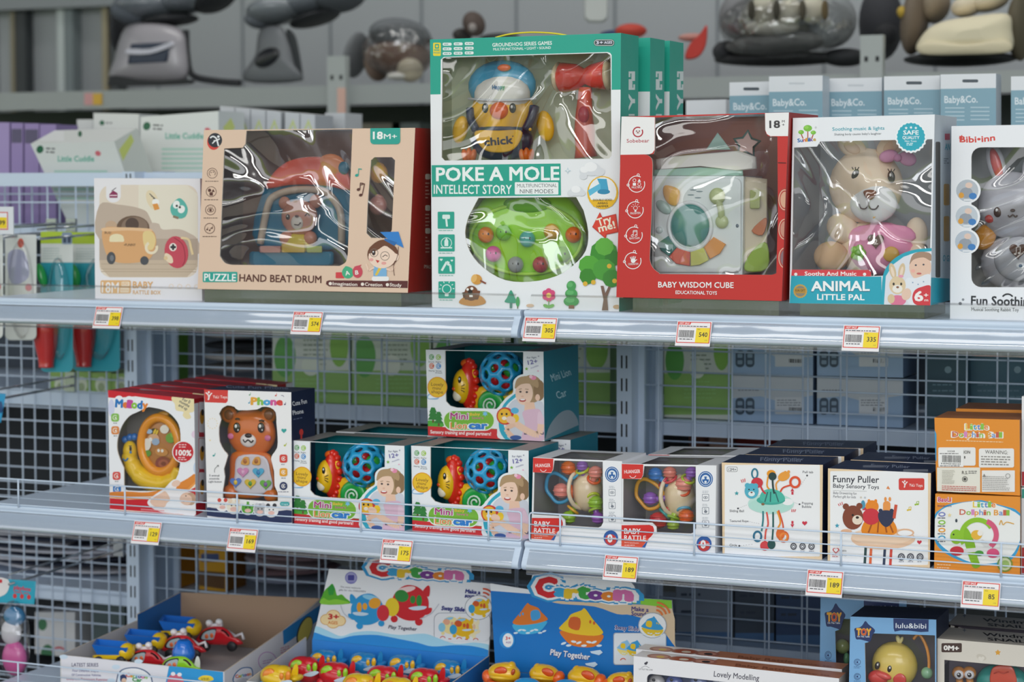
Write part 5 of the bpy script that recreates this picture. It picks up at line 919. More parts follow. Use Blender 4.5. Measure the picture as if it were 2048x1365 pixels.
l2 = lion_box([(787, 1191), (1478, 1246), (1475, 718), (778, 688)], ZM, .034, 'lower right lion car box, beside the clear rattle boxes', 'x'); lion_toy(l2, 'yellow lion car with blue lattice ball inside the lower right lion box')
zt = max(p.z for b_ in (l1, l2) for p in b_.quad)+.0012
yt = sum(atz(KL[0]+x/KL[2], KL[1]+y/KL[2], zt).y for x, y in LREF[:2])/2
l3 = lion_box(LREF, zt, yt, 'uppermost lion car box, stacked across the two lower ones', 'x', dp=.19); lion_toy(l3, 'yellow lion car with blue lattice ball inside the uppermost lion box')
dup(l1.root, shift(.01, .175, 0), 'lion car box behind the lower left one, only its open lid showing'); dup(l2.root, shift(.012, .19, 0), 'lion car box behind the lower right one, its teal side showing')

# ---------------------------------------------------------------- clear rattle boxes
def rattle_box(q, label, pegs, tl):
    R2 = [(605, 1240), (1138, 1279), (1145, 772), (607, 762)]
    w_ = [(616, 848), (716, 850), (728, 830), (735, 776), (1028, 778), (1030, 1130), (1018, 1152), (1000, 1160), (806, 1152), (804, 1120), (780, 1098), (615, 1092)]
    b = Carton('toy_box', label, 'toy box', q, KM, ZM, .012, .012, depth=.135, front='#f0f0f2', side='#e9eaee', top='#e9e9ec', inner='#9a979c', inback='#a9a5a8', left=FILM2(), wins=[w_], topopen=(.2, .8, .8), ref=R2)
    f = b.front
    f.poly(cat_([(607, 764), (730, 767)], 2, False)+cat_([(728, 825), (718, 845), (700, 848), (608, 848)], 3, False), '#d8342e'); f.text('HUANGER', 622, 818, 712, 815, 20, '#f8ecea', .02); f.ring(670, 824, 20, 3, '#f8ecea', 20, 160)
    f.ell(1084, 850, 42, 45, '#2f66a8'); f.ring(1084, 850, 36, 3, '#e8eef4', ry=39); f.ell(1084, 852, 24, 26, '#e8eef4'); f.ell(1084, 855, 19, 20, '#2f66a8'); [f.ell(x, y, 7, '#e8eef4') for x, y in ((1072, 845), (1096, 845), (1084, 866))]
    for i, y in enumerate((955, 1030, 1105)):
        f.rect(1064, y-20, 1104, y+20, '#8d929c', 5); f.rect(1067, y-17, 1101, y+17, '#f0f0f2', 4)
        if i == 0: f.ring(1084, y, 13, 3, '#7d828c', ry=8); f.ell(1084, y, 4, '#7d828c')
        else: f.line([(1084, y+10), (1082, y-8)], 5, '#7d828c'); f.ell(1085, y+5, 9, 8, '#7d828c'); f.ring(1082, y-6, 8, 2, '#7d828c', 180, 360)
        f.lines(1066, y-36, 1102, 2, 8, 3, '#b0b4bc')
    f.poly(cat_([(605, 1108), (770, 1104)], 2, False)+cat_([(790, 1112), (800, 1140), (790, 1172), (765, 1200)], 3, False)+[(735, 1238), (606, 1235)], '#f2eef0'); f.poly(cat_([(607, 1112), (765, 1110)], 2, False)+cat_([(785, 1118), (792, 1142), (782, 1168), (760, 1190)], 3, False)+[(720, 1190), (606, 1188)], '#d92c28'); f.poly([(606, 1188), (762, 1188), (722, 1238), (606, 1232)], '#e8583e'); f.poly([(762, 1190), (740, 1240), (722, 1238)], '#2f5fa8')
    f.text('BABY', 622, 1160, 714, 1162, 30, '#f8f0ee', .03); f.text('RATTLE', 622, 1196, 745, 1199, 27, '#f8f0ee', .025); f.text('Best for Early Education', 624, 1214, 705, 1218, 9, '#f8dcd4'); f.lines(624, 1226, 690, 1, 1, 4, '#f8dcd4')
    f.ell(1076, 1218, 43, 44, '#2f5fa8'); f.ell(1076, 1228, 34, 32, '#d2403c'); f.text('0', 1058, 1242, 1084, 1242, 44, '#f4f0f0', .05); f.text('m+', 1090, 1224, 1108, 1224, 12, '#f4f0f0', .02)
    b.done(FILM2())
    Yt = (b.quad[0].y+b.quad[1].y)/2+.062
    mk = lambda: (lambda m: (setattr(m, 'map', b.map), m)[1])(MB(KM, Yt))
    m = mk(); t = thing('toy_rattle', m.P(900, 1150), tl, 'toy')
    m.ell(935, 945, 0, 85, 120, 90, PL('#ecd4b0')); m.torus(898, 940, 10, 106, 12, PL('#f2dfc2'), V((1, -.35, .1))); m.build('ball', t)
    for (x, y, rx, c, jx, jy, c2) in pegs:
        m = mk(); m.tube([(935+(x-935)*.35, 945+(y-945)*.35, 40), (jx, jy, 46), (x, y, 48)], [18, 16, 20], PL(c)); m.ell(x, y, 50, rx, rx*.92, rx*.9, PL(c))
        for k in (-.5, 0, .5): m.torus(x, y+k*rx, 50, rx*math.sqrt(1-k*k)*1.0, 3.5, PL(c), V((0, 0, 1)), n=16, k=5)
        m.build('peg', t)
        m = mk(); m.torus(jx, jy, 48, 34, 8, PL(c2), V((x-935, -60, -(y-945))), n=18); m.build('peg_ring', t)
    m = mk(); c1, c2, pts = [('#eaa62f', 0, 0), ('#3fa0cf', 0, 0)][0 if pegs is PEG2 else 1][0], 0, [(700, 870, 40), (740, 850, 40), (800, 880, 40), (840, 930, 40), (820, 1000, 40), (760, 1020, 40), (720, 985, 40), (690, 940, 40)]; m.tube(cat_(pts, 4), 11, PL(c1), closed=True); m.build('teether_loop', t)
    return b
PEG2 = [(798, 822, 40, '#3f86d6', 845, 860, '#c9304a'), (880, 812, 36, '#ef8f7c', 885, 850, '#d8444a'), (1005, 812, 34, '#a06ac8', 985, 850, '#b9cc3a'), (770, 960, 40, '#9a62c6', 825, 965, '#c6d23a'), (960, 880, 46, '#f0958a', 955, 915, '#ea5f2c'), (815, 1085, 50, '#cf2f3c', 850, 1045, '#2f9a9a'), (975, 1060, 42, '#ee6a2a', 960, 1025, '#3f9fc0'), (900, 1110, 34, '#a8c63a', 900, 1070, '#8fb82c')]
PEG1 = [(820, 818, 42, '#f0762c', 870, 855, '#3f9fc0'), (905, 805, 32, '#a06ac8', 905, 830, '#c6d23a'), (780, 950, 46, '#ef9284', 840, 955, '#ee6a2a'), (985, 840, 40, '#f0958a', 975, 880, '#ea5f2c'), (985, 1015, 42, '#9cc92c', 970, 985, '#c6d23a'), (825, 1105, 40, '#9cc92c', 850, 1060, '#eab02c'), (1000, 1105, 36, '#a25ac0', 985, 1060, '#a8c63a')]
rattle_box([(92, 1196), (606, 1246), (609, 748), (103, 727)], 'clear rattle box at left, next to the lower right lion box', PEG1, 'beige ball rattle with a blue loop in the left clear box')
rb = rattle_box([(605, 1240), (1138, 1279), (1145, 772), (607, 762)], 'clear rattle box at right, next to the navy pull toy box', PEG2, 'beige ball rattle with a yellow loop in the right clear box')
dup(rb.root, shift(.0, .15, 0), 'clear rattle box behind the right one, only its arched top showing')

# ---------------------------------------------------------------- pull toy boxes
CR = '#ecd0aa'
def puller_top(tp, dx, dy):
    tp.rect(405+dx, 672+dy, 545+dx, 692+dy, '#8a90a0'); tp.rect(565+dx, 682+dy, 700+dx, 700+dy, '#8a90a0')
b = Carton('toy_box', 'navy topped pull toy box showing the teal toy with pull tabs, nearest in its row', 'toy box', [(68, 1222), (612, 1251), (616, 738), (64, 725)], KQ, ZM, .024, .03, depth=.125, front=CR, side='#202a4c', top='#242d4e')
f = b.front
f.rect(80, 738, 600, 1238, '#f2f1f1', 6); f.rect(92, 748, 150, 776, '#555', 8); f.rect(94, 750, 148, 774, '#f2f1f1', 7); f.text('12M+', 100, 771, 143, 771, 15, '#44444c', .015)
for t_, x0, x1, y in (('Pull tab', 506, 563, 783), ('Popping', 502, 562, 953), ('Bubble', 502, 553, 972), ('Sliding Ball', 107, 185, 995), ('Textured Rope', 107, 210, 1050), ('Circle', 107, 147, 1182)): f.text(t_, x0, y, x1, y+1, 13, '#4a4a52', .012)
for x, y in ((530, 796), (489, 953), (153, 976), (160, 1180)): f.ell(x, y, 5, '#44444c')
for a, c in (((530, 798), (495, 850)), ((485, 952), (450, 940)), ((158, 974), (205, 955)), ((215, 1048), (275, 1060)), ((165, 1180), (240, 1170))):
    for i in range(5): f.line([(a[0]+(c[0]-a[0])*i/5, a[1]+(c[1]-a[1])*i/5), (a[0]+(c[0]-a[0])*(i+.5)/5, a[1]+(c[1]-a[1])*(i+.5)/5)], 1.6, '#999')
f.star(146, 893, 13, '#3f9fa8'); f.heart(517, 1056, 14, '#cf3348')
for i in range(3): f.line([(176+8*i, 835-2*i), (170+10*i, 818-3*i)], 4, '#d8434a'); f.line([(446+8*i, 995), (448+10*i, 980)], 4, '#d8434a')
f.poly([(440, 882), (450, 864), (460, 882)], '#cf3348'); f.rect(445, 884, 456, 900, '#cf3348'); f.poly([(440, 1062), (450, 1080), (460, 1062)], '#cf3348'); f.rect(445, 1044, 456, 1060, '#cf3348')
def rope(pts, w_, c): f.line(cat_(pts, 5, False), w_, c)
f.ell(333, 950, 126, 56, '#bfe3d8'); f.ell(335, 945, 80, 34, '#f0f2f1'); f.ell(330, 960, 120, 42, '#b4ded2'); f.ell(425, 940, 30, 18, '#f2f1f1')
rope([(290, 990), (290, 1040), (282, 1100)], 9, '#2f7f86'); rope([(310, 995), (318, 1060), (305, 1100), (300, 1165)], 9, '#e0564a'); rope([(345, 995), (345, 1080), (340, 1150)], 9, '#1f5a56'); rope([(368, 990), (385, 1050), (370, 1090), (392, 1120)], 9, '#ee9a2c'); rope([(375, 985), (398, 1060), (400, 1110)], 8, '#dc5230')
f.ring(260, 1128, 26, 11, '#2a6f8e', ry=32); f.ell(300, 1180, 26, 26, '#d8444a'); f.ell(336, 1172, 22, 26, '#24504e'); f.ring(402, 1130, 30, 12, '#df5a2a', ry=32); f.ell(385, 1115, 24, 30, '#e8702c'); f.ring(404, 1132, 24, 10, '#f08a3c', ry=26)
f.ell(333, 930, 78, 26, '#3fa898'); f.poly(cat_([(275, 930), (285, 885), (335, 868), (390, 888), (408, 930), (335, 945)], 4), '#4bb9a4'); [f.line([(x, 940), (335+(x-335)*.55, 885)], 7, '#2c6f6a') for x in (300, 330, 375)]
f.ring(245, 785, 20, 9, '#2c7a92', ry=30); f.line([(250, 812), (275, 850)], 6, '#2c7a92'); f.ell(258, 835, 32, 28, '#cf3340'); rope([(275, 850), (290, 880), (305, 895)], 10, '#cf3340'); f.ell(335, 785, 24, 20, '#ee9a1c'); rope([(318, 800), (312, 850), (325, 870)], 8, '#ee9a1c'); f.ell(342, 800, 22, 22, '#25403f'); rope([(342, 815), (345, 860), (352, 895)], 10, '#25403f'); f.ell(404, 800, 34, 24, '#efa03c', -25); rope([(385, 815), (362, 840), (365, 875)], 8, '#efa03c'); f.ring(465, 832, 32, 13, '#e2542c', ry=34); rope([(440, 848), (400, 862), (385, 885)], 9, '#dd4e2c'); f.ell(430, 775, 8, '#efa03c'); f.ell(412, 778, 8, '#efa03c')
f.ell(228, 880, 38, 42, '#54b2c8'); f.ell(205, 850, 14, '#54b2c8'); f.ell(250, 852, 14, '#54b2c8'); f.ell(228, 895, 18, 14, '#e8f0ee'); [f.ell(x, 872, 4, '#222') for x in (214, 240)]; f.ell(228, 888, 6, 4, '#6a3a2c'); f.ell(290, 952, 9, 7, '#8a6a4a')
for x in (457, 506, 555): f.ell(x, 1182, 17, 19, '#4a4a52'); f.ring(x, 1182, 11, 2.5, '#e8e8ea', ry=12); f.ell(x, 1183, 5, '#e8e8ea'); icon_cap(f, x, 1208, 26, '#99a', 4)
tp = b.topf; tp.text('Funny Puller', 275, 716, 505, 722, 20, '#8a93aa', .02); tp.text('Funny Puller', 300, 705, 512, 710, 9, '#8a93aa', .02)
pu = b.done()
for i in range(2): dup(pu, shift(.006+.004*i, .132*(i+1), 0), ('navy topped pull toy box second in the left row of pull toys', 'navy topped pull toy box farthest back in the left row of pull toys')[i])
b = Carton('toy_box', 'navy topped pull toy box with brown bear picture and red corner tab', 'toy box', [(642, 1262), (1200, 1300), (1206, 783), (644, 757)], KQ, ZM, .023, .021, depth=.125, front=CR, side='#202a4c', top='#242d4e')
f = b.front
f.rect(656, 772, 1190, 1284, '#f3f2f2', 6); f.text('Funny Puller', 672, 832, 922, 836, 36, '#3c3c46', .02); f.text('Baby Sensory Toys', 672, 862, 922, 870, 22, '#3c3c46', .015); f.line([(672, 878), (855, 882)], 1.5, '#888'); f.text('Baby Drawstring fun', 673, 897, 800, 901, 14, '#5a5a64', .004); f.text('Perfect gift for kids', 673, 917, 796, 921, 14, '#5a5a64', .004)
f.rect(1030, 811, 1170, 876, YALI, 10); logo_man(f, 1063, 842, 40); f.text('YaLi Toys', 1087, 855, 1160, 858, 15, '#f6e6e2', .015)
f.star(694, 1070, 14, '#3f9fb8'); f.poly([(962, 868), (972, 852), (984, 872)], '#e58a4c'); f.ell(824, 916, 6, '#d8cfc0'); f.ell(846, 917, 6, '#c8ccd4'); f.heart(1143, 1160, 13, '#cf3348')
for x, y, c in ((1122, 955, '#9fc23c'), (1080, 985, '#e2c23c')): f.ell(x, y, 6, 5, c); f.ell(x+12, y-2, 6, 5, c); f.line([(x+5, y), (x+6, y-16), (x+18, y-18), (x+17, y-2)], 3, c)
for i in range(3): f.line([(706+9*i, 962-3*i), (700+10*i, 950-5*i)], 4, '#d8434a')
for x, c in ((850, '#2f4a4a'), (880, '#e56a3c'), (955, '#33405a'), (990, '#d84a3c')): f.line([(x, 1190), (x-6, 1290)], 14, c)
f.ell(945, 1140, 176, 60, '#edc6a6'); f.ell(940, 1128, 168, 48, '#f2d2b6'); f.ell(1065, 1108, 50, 22, '#e2b592'); f.ell(1065, 1110, 40, 15, '#f3f2f2')
f.poly(cat_([(830, 1110), (850, 1040), (930, 1010), (1000, 1045), (1018, 1110), (930, 1125)], 4), '#e88a1c'); [f.line([(x, 1108), (930+(x-930)*.6, 1040)], 9, '#a8540f') for x in (865, 915, 965, 1000)]
f.ell(885, 965, 36, 34, '#ee8a24'); [f.ell(x, 935, 8, 10, '#ee8a24') for x in (868, 905)]; f.rect(945, 935, 985, 1050, '#ef9a4c', 18); [f.ell(x, 925, 7, 12, '#ef9a4c') for x in (958, 982)]; f.ell(880, 1020, 48, 45, '#cf3340'); f.poly([(830, 985), (845, 965), (860, 985)], '#cf3340'); f.poly(cat_([(920, 1000), (960, 985), (1005, 1000), (1000, 1045), (962, 1078), (925, 1045)], 4), '#2c3350'); [f.ell(x, 988, 11, '#2c3350') for x in (932, 992)]; f.line([(1005, 1030), (1016, 955)], 16, '#d4543a'); f.ell(836, 955, 12, 24, '#4f98b4')
f.ell(780, 1025, 56, 66, '#84432e'); [f.ell(x, y, 17, '#84432e') for x, y in ((742, 965), (816, 962))]; f.ell(805, 1038, 28, 26, '#ecdcc8'); f.ell(805, 1025, 9, 7, '#33221c'); f.ell(780, 1012, 6, '#1c1410'); f.ell(745, 1100, 30, 12, '#eab894')
for x in (1045, 1095, 1147): f.ell(x, 1240, 19, 20, '#50505a'); f.ring(x, 1240, 12, 2.5, '#e8e8ea'); f.ell(x, 1241, 5, '#e8e8ea'); icon_cap(f, x, 1266, 28, '#99a', 4)
f.heart(688, 1205, 18, '#d05050'); f.heart(688, 1204, 12, '#f3f2f2'); f.text('reliable', 708, 1210, 745, 1211, 11, '#777', .005); f.text('baby toys', 708, 1232, 748, 1234, 11, '#777', .005); f.lines(668, 1228, 700, 2, 10, 4, '#d07070')
tp = b.topf; tp.text('Funny Puller', 880, 748, 1090, 756, 16, '#8a93aa', .02); tp.rect(835, 740, 950, 752, '#7a8090'); tp.rect(1055, 762, 1190, 775, '#8a8f9c')
pu2 = b.done(); dup(pu2, shift(.008, .135, 0), 'navy topped pull toy box second in the right row of pull toys')

# ---------------------------------------------------------------- orange ball boxes
OR = '#e8912c'
lo = Carton('toy_box', 'orange ball toy box at the bottom of its stack, green toy picture', 'toy box', [(1223, 1302), (1692, 1336), (1693, 912), (1230, 896)], KQ, ZM, .012, .014, depth=.115, front=OR, side='#6e4a2c', top='#c87a28')
f = lo.front
def ltl(f, dx, dy, s_=1):
    cs = ['#d8463c', '#e8c43c', '#5fb04a', '#3f96d0', '#d85a9a', '#e8883c']
    f.text('Little', 1432+dx, 972+dy, 1562+dx, 972+dy, 34, '#f2eee4', .065); f.text('Little', 1434+dx, 970+dy, 1560+dx, 970+dy, 32, ['#e8c93c', '#8cc44a', '#3fa0c0', '#5f80c8', '#8cc44a', '#e8883c'], .025)
    f.text('Dolphin Ball', 1358+dx, 1012+dy, 1638+dx, 1016+dy, 32, '#f2eee4', .065); f.text('Dolphin Ball', 1361+dx, 1010+dy, 1635+dx, 1014+dy, 30, ['#c9604a', '#8cbf44', '#d88ac0', '#e8a03c', '#7a9ad0'], .025)
f.poly(cat_([(1228, 1010), (1300, 955), (1480, 930), (1690, 1000), (1690, 1180), (1620, 1270), (1450, 1285), (1300, 1230), (1226, 1150)], 6), '#3a9fd0'); f.poly(cat_([(1229, 1030), (1300, 965), (1480, 940), (1690, 1015), (1688, 1160), (1610, 1258), (1450, 1275), (1310, 1215), (1228, 1130)], 6), '#ededea')
f.poly([(1229, 896), (1693, 912), (1692, 985), (1480, 930), (1300, 950), (1229, 1000)], OR); ltl(f, 0, 0)
f.text('BaoLi', 1243, 940, 1318, 942, 26, '#f4eef0', .08); f.text('BaoLi', 1245, 938, 1316, 940, 24, '#c93a6a', .04); f.text('ENGLISH TOYS', 1243, 966, 1318, 968, 9, '#5a3a70', .01)
for y, c in ((1008, '#7f86c0'), (1052, '#8cc44a'), (1094, '#e8a03c'), (1136, '#3fa0c8')): f.ell(1266, y, 20, 13, c); f.ell(1266, y, 12, 6, '#f0f0ee'); icon_cap(f, 1264, y+20, 42, '#556', 5)
f.ell(1345, 1042, 6, 10, '#33404a'); f.ring(1460, 1125, 100, 26, '#8fc22c', 150, 330); f.ring(1485, 1120, 92, 28, '#d85a7c', 290, 420); f.ell(1345, 1130, 34, 40, '#8fc22c'); f.ell(1330, 1118, 5, '#2a3a1a'); f.poly(cat_([(1400, 1080), (1440, 1150), (1460, 1240), (1475, 1290), (1440, 1295), (1410, 1230), (1385, 1130)], 4), '#86ba24'); f.ell(1450, 1280, 22, 22, '#79ac20')
f.line([(1345, 1210), (1540, 1195)], 22, '#dcdad8'); f.line([(1480, 1150), (1560, 1225)], 22, '#dcdad8'); f.ell(1348, 1208, 38, 26, '#c92c3c'); f.ell(1545, 1220, 34, 26, '#d8507c'); f.ell(1455, 1120, 30, 26, '#e8b43c'); f.ell(1475, 1110, 15, '#ede8e0'); f.ell(1470, 1220, 24, 15, '#4a9a3a')
f.line(cat_([(1580, 1065), (1590, 1040), (1600, 1065), (1620, 1050), (1660, 1060)], 4, False), 5, '#e0a83c'); f.ring(1610, 1280, 42, 6, '#6f9a3a'); f.ell(1610, 1280, 34, '#cfd6a8'); f.ell(1612, 1280, 22, '#9dbb6a'); f.star(1308, 1012, 12, '#efd9a0')
f.lines(1240, 1282, 1330, 2, 16, 4, '#f2d9b4', .04)
lob = lo.done()
hi = Carton('toy_box', 'orange ball toy box on top of its stack, white warning panels', 'toy box', [(1236, 888), (1692, 911), (1690, 492), (1225, 480)], KQ, max(p.z for p in lo.quad)+.0012, .018, .018, depth=.115, front=OR, side='#7c4a20', top='#a8693a')
f = hi.front; ltl(f, -40, -425); f.lines(1290, 604, 1645, 1, 1, 4, '#f4d8a8', .03); f.poly([(1226, 545), (1236, 570), (1236, 720), (1228, 700)], '#3a9fd0')
f.rect(1246, 642, 1450, 742, '#edeae6', 10); f.rect(1468, 648, 1660, 752, '#edeae6', 10); f.rect(1240, 752, 1475, 888, '#e9e5d8', 3); f.rect(1484, 768, 1664, 885, '#edeae6', 3)
f.text('WARNING:', 1502, 676, 1625, 680, 20, '#55504a', .008); f.lines(1480, 692, 1645, 4, 14, 6, '#8a8680', .02); f.text('ION', 1386, 676, 1420, 676, 17, '#4a4640', .015); f.text('1', 1388, 703, 1394, 703, 14, '#4a4640')
f.rect(1248, 650, 1384, 748, '#f1efec'); f.text('XX368', 1296, 668, 1336, 668, 10, '#333', .01); f.lines(1255, 676, 1375, 1, 1, 4, '#444'); f.bars(1268, 684, 1372, 722, '#26241f', .03); f.text('8 859420 822163', 1262, 734, 1368, 737, 9, '#333', .01); f.lines(1256, 743, 1376, 1, 1, 4, '#555')
f.text('R.S.', 1376, 787, 1408, 788, 17, '#55504a', .008); f.lines(1412, 772, 1462, 2, 10, 4, '#666'); f.ring(1392, 815, 15, 3, '#4a4640'); f.ell(1392, 815, 8, '#4a4640'); f.lines(1268, 768, 1340, 11, 7, 2, '#9a968a'); f.lines(1268, 852, 1462, 3, 10, 4, '#c9605a', .03, .05)
f.lines(1490, 800, 1640, 8, 10, 3, '#8f8b86', .02); f.ring(1629, 796, 13, 2.5, '#6a6660'); f.poly([(1490, 802), (1500, 784), (1510, 802)], '#8a8680')
hib = hi.done()
dup(lob, shift(.01, .125, 0), 'orange ball toy box behind the bottom one of the stack'); dup(hib, shift(.012, .13, .004), 'orange ball toy box at the back of the stack, lid showing above')
for nm, q, Z, lb, c in (('a', [(1698, 1338), (1990, 1358), (1992, 875), (1700, 862)], ZM, 'white box with red panel at the right edge of the middle shelf', '#b83a3c'), ):
    b = Carton('toy_box', lb, 'toy box', q, KQ, Z, .03, .03, depth=.12, front='#e9e7e8', side='#ddd', top='#ddd'); b.front.rect(1702, 1190, 1990, 1330, c); b.front.rect(1702, 870, 1990, 920, '#3a9a8a'); ra = b.done()
b = Carton('toy_box', 'white box with red band stacked at the right edge of the middle shelf', 'toy box', [(1700, 858), (1992, 870), (1995, 372), (1702, 364)], KQ, max(p.z for p in b.quad)+.0012, .032, .032, depth=.12, front='#e9e7e8', side='#ddd', top='#ddd'); b.front.rect(1702, 775, 1992, 852, '#b8323c'); b.done()
# ================================================================ bottom shelf
KRAFT = '#a98c74'
def wallp(mb, tops, th, m_in, m_out, zb):
    """a tray wall following top points, outside colour on the n side"""
    for a, b in zip(tops, tops[1:]):
        d = (b-a); d.z = 0; n = V((d.y, -d.x, 0)).normalized()*th
        q = [V((a.x, a.y, zb)), V((b.x, b.y, zb)), b, a]
        mb.add(q, [(0, 1, 2, 3)], m_in); mb.add([p+n for p in q], [(3, 2, 1, 0)], m_out); mb.add([q[3], q[2], q[2]+n, q[3]+n], [(0, 1, 2, 3)], '#c9b8a4'); mb.add([q[0], q[3], q[3]+n, q[0]+n], [(0, 1, 2, 3)], m_out); mb.add([q[1], q[2], q[2]+n, q[1]+n], [(0, 1, 2, 3)], m_out)
# ---------------------------------------------------------------- truck tray
FL = at(KN[0]+380/KN[2], KN[1]+840/KN[2], .03); FR = at(KN[0]+1385/KN[2], KN[1]+945/KN[2], .03)
BL_ = at(KN[0]+1120/KN[2], KN[1]+452/KN[2], .44); BR_ = at(KN[0]+1985/KN[2], KN[1]+490/KN[2], .44)
t = thing('display_tray', (-.9, .03, ZB), 'cardboard display tray of small blue and red trucks', 'display tray', 'display trays')
zb = ZB+.001
mb = MB(KN); fr = Face(mb, FL, V((0, -1, 0)), KN, 0)
q = [V((FL.x, .03, zb)), V((FR.x, .03, zb)), FR, FL]; mb.add(q, [(0, 1, 2, 3)], '#e6e4ea'); mb.add([p+V((0, .003, 0)) for p in q], [(3, 2, 1, 0)], '#d9d6d8'); mb.add([FL, FR, FR+V((0, .003, 0)), FL+V((0, .003, 0))], [(0, 1, 2, 3)], '#c9b8a4')
fr.text('LATEST SERIES', 445, 912, 610, 913, 22, '#3a3560', .02); fr.text('Four Different Shapes', 450, 945, 612, 947, 15, '#6a6a9a', .02); fr.text('Of Construction Vehicles,', 445, 970, 628, 973, 14, '#4a4680', .02); fr.text('Different Transport Functions', 415, 996, 680, 1001, 14, '#b03a6a', .02)
for x, y in ((395, 852), (860, 880), (720, 915), (690, 1000)): fr.ell(x, y, 26, 14, '#cfe0ee')
fr.poly(cat_([(725, 980), (750, 935), (800, 918), (860, 920), (915, 945), (945, 990), (930, 1060), (740, 1050)], 5), '#2a4f7c'); fr.poly(cat_([(731, 984), (755, 940), (802, 924), (858, 926), (910, 950), (938, 990), (925, 1056), (744, 1048)], 5), '#f0f0f2'); fr.text('Cartoon', 780, 975, 915, 988, 24, ['#d8463c', '#e8a03c', '#8cc44a', '#3fa0c0', '#5a5aa8', '#d85a9a', '#8cc44a'], .05); fr.text('Car', 822, 1003, 880, 1008, 24, '#3f9a4a', .05); fr.ell(765, 985, 22, 24, '#2a3a6a'); fr.ell(770, 998, 15, 14, '#e8c4a8')
fr.poly([(1050, 908), (1385, 946), (1385, 1100), (1020, 1060)], '#2f9ad8'); fr.poly(cat_([(1040, 1000), (1060, 965), (1110, 965), (1140, 1000), (1130, 1060), (1040, 1055)], 4), '#d96a80'); fr.ell(1075, 958, 14, 12, '#f0eef0'); fr.ell(1115, 962, 14, 12, '#f0eef0'); fr.poly(cat_([(1230, 990), (1260, 968), (1310, 972), (1325, 995), (1280, 1005)], 4), '#f0d23c'); fr.lines(1250, 985, 1310, 2, 9, 4, '#7a6a2a')
mb.build('front_panel', t)
mb = MB(KN); S1 = FL.lerp(BL_, .62); S1.z = -.705-.028; W1 = FL.lerp(BL_, .62); W1.z = FL.z+.028
wallp(mb, [BL_, S1, W1, FL], .003, '#b9b7b8', '#dcdad8', zb); mb.add([BL_+V((.0008, 0, 0)), S1+V((.0008, 0, 0)), V((S1.x+.0008, S1.y, zb)), V((BL_.x+.0008, BL_.y, zb))], [(0, 1, 2, 3)], '#1f64a8'); mb.build('left_wall', t)
mb = MB(KN); wallp(mb, [BR_, BL_], .003, KRAFT, KRAFT, zb); mb.build('back_wall', t)
S2 = FR.lerp(BR_, .6); S2.z = -.735
mb = MB(KN); wallp(mb, [FR, S2, BR_], .003, '#b9b7b8', '#d3d1d6', zb); n = V((S2.y-FR.y, FR.x-S2.x, 0)).normalized(); f = Face(mb, FR+n*.003, n, KN, 1)
f.poly([(1755, 690), (1985, 530), (1985, 620), (1760, 780)], '#2a86c8'); f.ell(1890, 690, 42, 95, '#2b3136', 20); f.ell(1893, 690, 36, 88, '#e3cf62', 20); f.ell(1660, 880, 58, 60, '#b06ab0', -20); f.ell(1660, 880, 54, 56, '#d2cfd6', -20); f.lines(1630, 880, 1690, 2, 14, 5, '#b07ab0', -.2); f.poly(cat_([(1450, 1010), (1455, 960), (1500, 920), (1560, 920), (1570, 970), (1560, 1010)], 4), '#3a6a9a'); f.poly(cat_([(1456, 1010), (1461, 962), (1502, 926), (1555, 926), (1564, 970), (1555, 1010)], 4), '#e4e2e8'); f.text('Cartoon', 1462, 985, 1560, 965, 20, ['#d8463c', '#e8a03c', '#8cc44a', '#3fa0c0', '#5a5aa8'], .05); f.lines(1740, 800, 1805, 3, 14, 6, '#c98a9a', -.3)
mb.build('right_wall', t)
mb = MB(KN); mb.box((FL.x+.012, .036, ZB+.02), (FR.x-.03, .435, ZB+.027), M('#bdb9b8', .5)); mb.build('tray_liner', t)
for i, (x, y, d) in enumerate(((-.72, .10, 0), (-.70, .20, 0), (-.76, .16, 0), (-.70, .30, 0), (-.69, .36, 0))):
    pass
m = MB(KN)
for i in range(5):
    for j in range(2): m.ellw(V((-.735-.010*i+.045*j, .09+.07*i, ZB+.036)), (.020, .028, .012), BLISTER(), nu=14, nv=8)
m.build('clear_cups', t)
